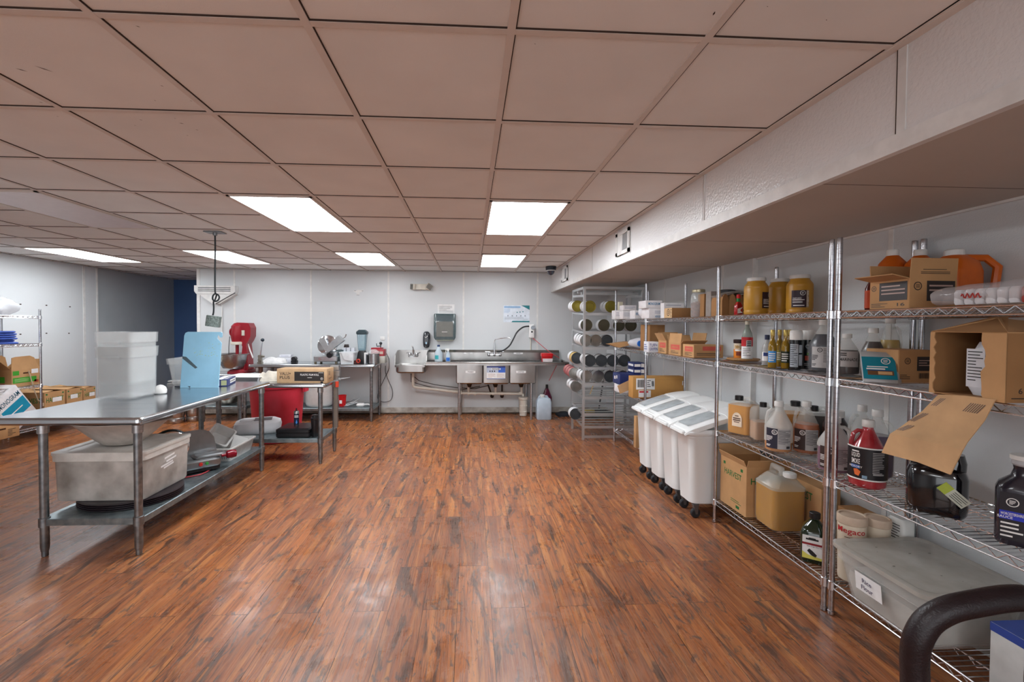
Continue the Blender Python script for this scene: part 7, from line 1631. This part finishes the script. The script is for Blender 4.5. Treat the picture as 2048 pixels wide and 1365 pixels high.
# ------------------------------------------------------------------ near unit, top shelf
bx_, by_ = 1.945, 1.895
t = carton('label_carton', 'open brown carton with a dark label on the near top shelf', .21, .19, .125, dkc, (bx_, by_, Z0), 0,
  [('L', 'p', -.045, .085, .035, .115, 1), ('L', 'l', -.035, .075, .058, .106, 2, 3, 2), ('L', 'o', -.085, -.06, .08, .105, 1), ('L', 'l', -.085, -.0, .006, .026, 1, 3), ('L', 't', .04, .075, .01, .024, 1, '16'),
   ('F', 'p', -.03, .095, .03, .115, 1), ('F', 'l', -.02, .085, .066, .104, 2, 2, 2), ('F', 'o', -.088, -.052, .075, .11, 1)],
  flaps=(('F', .085, 3), ('L', .08, 78), ('B', .075, 4)), open_=True)
b = MB(); f_ = lambda u, v: (u, -.0955-.0018-.04*0, .125+v); b.lines(-.05, .06, .035, .04, 1, f_, 0, .5, 1); b.lines(-.06, .07, .018, .03, 2, f_, 0, .4, 2); b.lines(-.02, .04, .055, .075, 2, f_, 0, .5, 4); b.build('flap_print', INK(), t)
org = mat('orange_juice_plastic', 'c85f14', .3, 0, .06)
for i, (px, X_, rz_) in enumerate(((1785, 2.12, 0), (1840, 2.16, 0), (1908, 2.14, 0))):
    p = on_x(px, 520, X_); zt = on_x(px, 500, X_).z
    lab = ('orange jug behind the open carton, the one at its left', 'orange jug mostly hidden behind the open carton', 'orange jug with a moulded handle right of the open carton')[i]
    t = thing('orange_jug', lab, 'jug', (p.x, p.y, Z0), 0, 'orange jugs behind the open carton'); H = zt-Z0; R = .056 if i < 2 else .075
    b = MB(); b.rr([(R*.9, R*.9, .03, 0), (R, R, .035, .01), (R, R, .035, H*.62), (R*.9, R*.9, .04, H*.78), (R*.45, R*.45, .025, H*.9)], 0, 6); b.build('bottle_body', org, t)
    b = MB(); b.lathe([(R*.42, H*.89), (R*.46, H*.9), (R*.46, H*.985), (R*.4, H)], 20); b.build('cap', WCAP, t)
    if i == 2: b = MB(); b.tube([(.02, -.01, H*.86), (.09, -.05, H*.84), (.115, -.075, H*.68), (.11, -.07, H*.35), (.08, -.04, H*.2)], .016, 8); b.build('handle', org, t)
x = on_y(1743, 590, 2.075); t = thing('orange_bottle', 'slim dark bottle with an orange label left of the open carton', 'bottle', (x.x, 2.075, Z0)); R = .025
b = MB(); b.lathe([(R*.95, 0), (R, .004), (R, .105), (R*.5, .135), (R*.45, .15)], 20); b.build('bottle_body', colm('dark_red_sauce', '5a1712', .15), t)
b = MB(); can_label(b, R, .01, .085, facing(x)-.5, 1.4, 0); b.build('label', [colm('label_orange_red', 'd2501e'), PAPER()], t)
# sleeve of foam cups in a bag
t = thing('cup_sleeve_bag', 'clear crinkled bag of white and red cup sleeves on the near top shelf', 'bag', (1.875, 1.50, Z0), 0)
for k in range(9):
    b = MB(); y = .13-.035*k; b.rr([(.038, .015, .012, .004), (.042, .016, .012, .012), (.042, .016, .012, .05), (.036, .014, .012, .06)], 0, 3, c=(0, y-.02)); b.build('cup_stack', mat('white_foam', 'd9d9dc', .6) if k < 6 else colm('dull_red_cups', 'a2382e'), t)
b = MB(); rings = []
for i in range(15):
    q = i/14; y = .22-.56*q; s_ = .6+.4*min(1, q*4)+.06*math.sin(i*2.1); ring = []
    for j in range(16):
        a = 2*PI*j/16; ring.append((.05*s_*math.cos(a)*(1+.05*math.sin(i*3+j*2)), y, .042+(.042*s_ if math.sin(a) > 0 else .036)*math.sin(a)*(1+.1*math.sin(j*5+i))))
    rings.append(ring)
b.loft(rings); b.build('bag_film', mat('clear_film', 'd8d4d6', .1, 0, .05, alpha=.34, bump=1, bscale=30), t)
b = MB(); b.M = T(-.0535, -.215, .04); b.patch(-.03, .045, -.022, .03, lambda u, v: (0, -u, v), 0); b.lines(-.025, .04, .01, .026, 3, lambda u, v: (-.0008, -u, v), 1, .35, 2)
rd = random.Random(3); u = -.022
while u < .035: w_ = rd.choice((.001, .002, .003)); b.patch(u, u+w_, -.018, .006, lambda a_, v: (-.0008, -a_, v), 1); u += w_+rd.choice((.0012, .002))
b.build('barcode_label', [mat('label_cream', 'c9c4b8', .6), INK()], t)
b = MB(); b.M = T(-.0535, .05, .035); b.tube([(0, .035-.0035*i, .009*math.sin(i*1.3)) for i in range(20)], .0022, 5); b.build('red_lettering', colm('lettering_red', 'b03a34'), t)
# ------------------------------------------------------------------ far units, goods
ZA0, ZA1 = LV[0]+.001, LV[1]+.001
blu = colm('box_blue_print', '3f86b4'); wb = [mat('white_carton', 'e4e2e4', .7), blu, colm('box_grey_print', '9aa0b4'), WINK()]
bi = lambda L_, D_, H_: [('F', 't', -L_*.35, L_*.35, H_*.4, H_*.75, 1, 'MONOGRAM')]
bj_ = lambda L_, D_, H_: [('F', 'l', -L_*.4, L_*.4, H_*.3, H_*.8, 2, 3)]
boxat('white_box', 'small white box at the far left end of the top shelf, beside the can rack', 1231, 1244, 621, 5.22, Z0, .14, wb, bj_)
boxat('white_box', 'white box with pale print on the far top shelf, under another', 1246, 1268, 622, 5.1, Z0, .16, wb, bj_)
o = boxat('white_box', 'flat white box lying on top of the pale printed one', 1247, 1273, 610, 5.1, Z0+.11, .14, wb, bj_, H=.06); o.location.z = Z0+on_y(1260, 622, 5.1).z-Z0+.003
boxat('white_box', 'cream upright box standing at the far end of the top shelf', 1238, 1246, 604, 5.32, Z0, .05, [mat('cream_card', 'd8d2b8', .7)])
boxat('white_box', 'white box with blue ends beside the front post on the far top shelf', 1270, 1283, 621, 4.85, Z0, .16, wb, bi)
boxat('white_box', 'lower white blue-lettered box on the top shelf right of the post', 1298, 1327, 617, 4.40, ZA0, .2, wb, lambda L_, D_, H_: [('F', 't', -L_*.05, L_*.42, H_*.08, H_*.3, 1, 'MONOGRAM'), ('F', 'l', -L_*.1, L_*.4, H_*.45, H_*.8, 2, 2)])
o = boxat('white_box', 'upper white blue-lettered box stacked on the lower one', 1292, 1325, 603, 4.40, ZA0+.1, .2, wb, bi, H=.075); o.location.z = on_y(1310, 617, 4.40).z+.002
boxat('white_box', 'long white box behind the brown seal-printed carton', 1328, 1368, 606, 4.25, ZA0, .08, wb, lambda L_, D_, H_: [('F', 'l', -L_*.4, L_*.4, H_*.8, H_*.9, 2, 1)])
boxat('seal_carton', 'low brown carton with a black seal on its pale end, far top shelf', 1344, 1383, 616, 3.98, ZA0, .16, [CARD2(), colm('pale_tan_print', 'c9a578'), INK()], lambda L_, D_, H_: [('L', 'p', -D_/2, D_/2, 0, H_, 1), ('L', 'o', -D_*.15, D_*.25, H_*.35, H_*.75, 2, None, 2), ('L', 'l', D_*.3, D_*.48, H_*.1, H_*.9, 2, 5, 2)])
p = on_y(1285, 620, 4.72); bag('white_paper_bundle', 'crumpled white paper bundle at the front post of the far top shelf', 'bundle', (p.x+.02, 4.66, Z0), .07, .09, .15, mat('white_crumpled', 'dcdce0', .6, 0, .05, bump=.8, bscale=30), 8)
# second shelf
redc = [CARD(), colm('salmon_print', 'c8584a'), INK(), CARD2()]
def redbox(label, ya, yb2, xd, H, flaps=()):
    W_ = yb2-ya
    return carton('red_print_carton', label, xd, W_, H, redc, (1.83+xd/2, (ya+yb2)/2, ZA1), 0,
      [('L', 'p', -W_*.3, W_*.42, H*.45, H*.85, 1), ('L', 'l', -W_*.3, W_*.35, H*.1, H*.38, 2, 3), ('L', 'l', -W_*.2, W_*.3, H*.58, H*.72, 0, 1, 2), ('F', 'p', -xd*.2, xd*.42, H*.55, H*.88, 1), ('F', 'l', -xd*.4, xd*.4, H*.15, H*.4, 2, 2)], flaps=flaps, open_=bool(flaps), group='cartons with red print')
redbox('closed carton with red print, nearest the middle unit on the second shelf', 3.60, 3.79, .25, .105)
redbox('open carton with red print and raised flaps in the middle of the shelf', 3.83, 4.07, .22, .11, (('L', .085, -8), ('R', .09, 10), ('B', .08, 35), ('F', .05, 60)))
redbox('open carton with red print farthest from the camera on that shelf', 4.12, 4.30, .2, .12, (('L', .08, 30), ('B', .08, 10)))
boxat('tall_carton', 'tall dark open carton behind the glove box on the second shelf', 1300, 1330, 650, 4.56, ZA1+.003, .26, [CARD2()])
boxat('glove_box', 'white box with dark blue lettering on the second shelf', 1297, 1317, 684, 4.33, ZA1, .12, [mat('white_small_box', 'd9dbe2', .6, 0, .03), colm('deep_blue', '27418c')], lambda L_, D_, H_: [('F', 't', -L_*.38, L_*.38, H_*.52, H_*.82, 1, 'TUFF+'), ('F', 't', -L_*.38, L_*.42, H_*.18, H_*.45, 1, 'GRIFFIN'), ('L', 'l', -D_*.4, D_*.4, H_*.2, H_*.8, 1, 3)])
t = thing('bleach_bag', 'white bulging bag with a round blue cap lying on the far second shelf', 'bag', (1.93, 4.95, Z1), 0)
b = MB(); b.M = T(0, 0, .065) @ Ry(PI/2); b.lathe([(.005, -.17), (.03, -.15), (.058, -.06), (.062, .02), (.05, .09), (.03, .12)], 24); b.build('bag_body', mat('white_film', 'd4d6dc', .3, 0, .06), t)
b = MB(); b.M = T(-.055, -.060, .06) @ Rx(PI/2); b.lathe([(.034, 0), (.034, .012), (.028, .016)], 22); b.box((.0, -.02, -.002), (.11, .02, .004)); b.build('cap', colm('azure_blue', '2470d0'), t)
b = MB(); b.prism([(-.22, .10), (.0, .13), (.06, .10), (-.1, .06)], lambda u, v, s: (u, .0+.14*s, v-.055)); solo('cardboard_flap', b, CARD(), 'loose cardboard piece sticking out beside the white bag', 'cardboard', (1.80, 5.06, Z1+.0))
# third shelf far
nv = [NAVY, WINK(), mat('white_carton', 'e4e2e4', .7), NAVY]
a = on_y(1236, 748, 5.05); H1 = .10
boxat('navy_box', 'wide navy box with white marks resting on the white one, third shelf', 1240, 1283, 735, 5.0, ZB2+.085, .25, nv, lambda L_, D_, H_: [('F', 'p', L_*.25, L_*.45, H_*.3, H_*.8, 1), ('L', 'p', -D_*.3, -D_*.1, H_*.4, H_*.7, 1), ('L', 'p', 0, D_*.15, H_*.5, H_*.8, 1)], H=.12).location.z = ZB2+.092
boxat('white_box', 'white carton below the wide navy box on the third shelf', 1240, 1275, 760, 5.0, ZB2, .2, wb, (), H=.088)
for i in range(2): 
    o = boxat('navy_box', ('lower', 'upper')[i]+' of the two small navy boxes stacked on the third shelf', 1268, 1290, 723, 5.02, ZB2+.215+.066*i, .2, nv, lambda L_, D_, H_: [('F', 'p', -L_*.45, L_*.1, H_*.25, H_*.75, 1), ('F', 'p', L_*.15, L_*.45, H_*.15, H_*.85, 1), ('L', 'p', -D_*.4, D_*.4, H_*.3, H_*.7, 1)], H=.06)
boxat('long_carton', 'long brown carton with shipping labels poking out above the white bins', 1266, 1394, 754, 4.58, ZB2+.01, .13, [mat('tan_carton', 'ba8a4c', .8, 0, .05, 4), PAPER(), INK(), colm('label_red', 'c4242c'), CARDI()],
  lambda L_, D_, H_: [('F', 'p', -L_*.45, -L_*.16, H_*.4, H_*.92, 1), ('F', 'bar', -L_*.43, -L_*.3, H_*.5, H_*.86, 2, None, 2), ('F', 'l', -L_*.28, -L_*.22, H_*.5, H_*.86, 2, 4, 2), ('F', 'bar', -L_*.21, -L_*.17, H_*.55, H_*.8, 2, None, 2), ('F', 'p', -L_*.41, -L_*.22, H_*.04, H_*.36, 1), ('F', 'p', -L_*.40, -L_*.26, H_*.25, H_*.33, 3, None, 2), ('F', 'p', L_*.27, L_*.36, H_*.6, H_*.8, 1), ('F', 'l', L_*.28, L_*.35, H_*.64, H_*.75, 2, 2, 2), ('F', 'p', -L_*.48, L_*.49, H_*.86, H_*.862, 2)])
b = MB(); b.prism([(-.06, 0), (.06, .05), (.04, .15), (-.09, .09)], lambda u, v, s: (u, .004*s, v)); solo('cardboard_flap', b, mat('light_cardboard', 'b98f64', .85, 0, .08, 9), 'pale cardboard corner hanging beside the long brown carton', 'cardboard', (1.72, 4.90, ZB2-.04+.045))
boxat('plain_carton', 'plain tan carton on the far bottom shelf just behind the farthest bin', 1272, 1284, 838, 4.56, ZB3, .06, [CARD()], (), H=.33)
# ------------------------------------------------------------------ padded handle close to the camera
t = thing('hand_truck', 'hand truck with a thick black padded loop handle close to the camera', 'hand truck', (on_y(1950, 1300, .95).x, .95, 0))
o = Vector(t.location)
pts = [(1830, 1500, .97), (1830, 1420, .97), (1830, 1365, .97), (1829, 1315, .97), (1836, 1278, .965), (1858, 1243, .96), (1898, 1220, .95), (1950, 1208, .94), (2010, 1198, .93), (2056, 1198, .925), (2090, 1215, .92), (2098, 1250, .92), (2090, 1300, .92), (2084, 1365, .92), (2084, 1450, .92)]
P = [on_y(px, py, y)-o for px, py, y in pts]
b = MB(); b.tube([tuple(q) for q in smooth(P, 5)], .0268, 18); b.build('padded_grip', mat('black_foam_grip', '1d1216', .42, 0, .15, 40, .25, 200), t)
b = MB()
for q0 in (P[0], P[-1]): b.cyl((q0.x, q0.y, q0.z+.03), (q0.x, q0.y, .16), .013)
b.cyl((P[0].x, P[0].y, .5), (P[-1].x, P[-1].y, .5), .011); b.cyl((P[0].x, P[0].y, .2), (P[-1].x, P[-1].y, .2), .011); b.build('frame', colm('beige_enamel', 'a89a80', .4), t)
for q0 in (P[0], P[-1]):
    b = MB(); s_ = -1 if q0 is P[0] else 1; b.M = T(q0.x+s_*.06, q0.y-.02, .11) @ Ry(PI/2); b.lathe([(.03, -.025), (.09, -.025), (.11, -.015), (.11, .015), (.09, .025), (.03, .025)], 28); b.build('wheel', BLACK(), t)
b = MB(); b.cyl((P[0].x-.06, P[0].y-.02, .11), (P[-1].x+.06, P[-1].y-.02, .11), .012); b.box((P[0].x, P[0].y, .003), (P[-1].x, P[0].y+.22, .01)); b.box((P[0].x, P[0].y, .003), (P[-1].x, P[0].y+.012, .2)); b.build('toe_plate', STEELD(), t)
for im in bpy.data.meshes:
    if im.users == 0: bpy.data.meshes.remove(im)
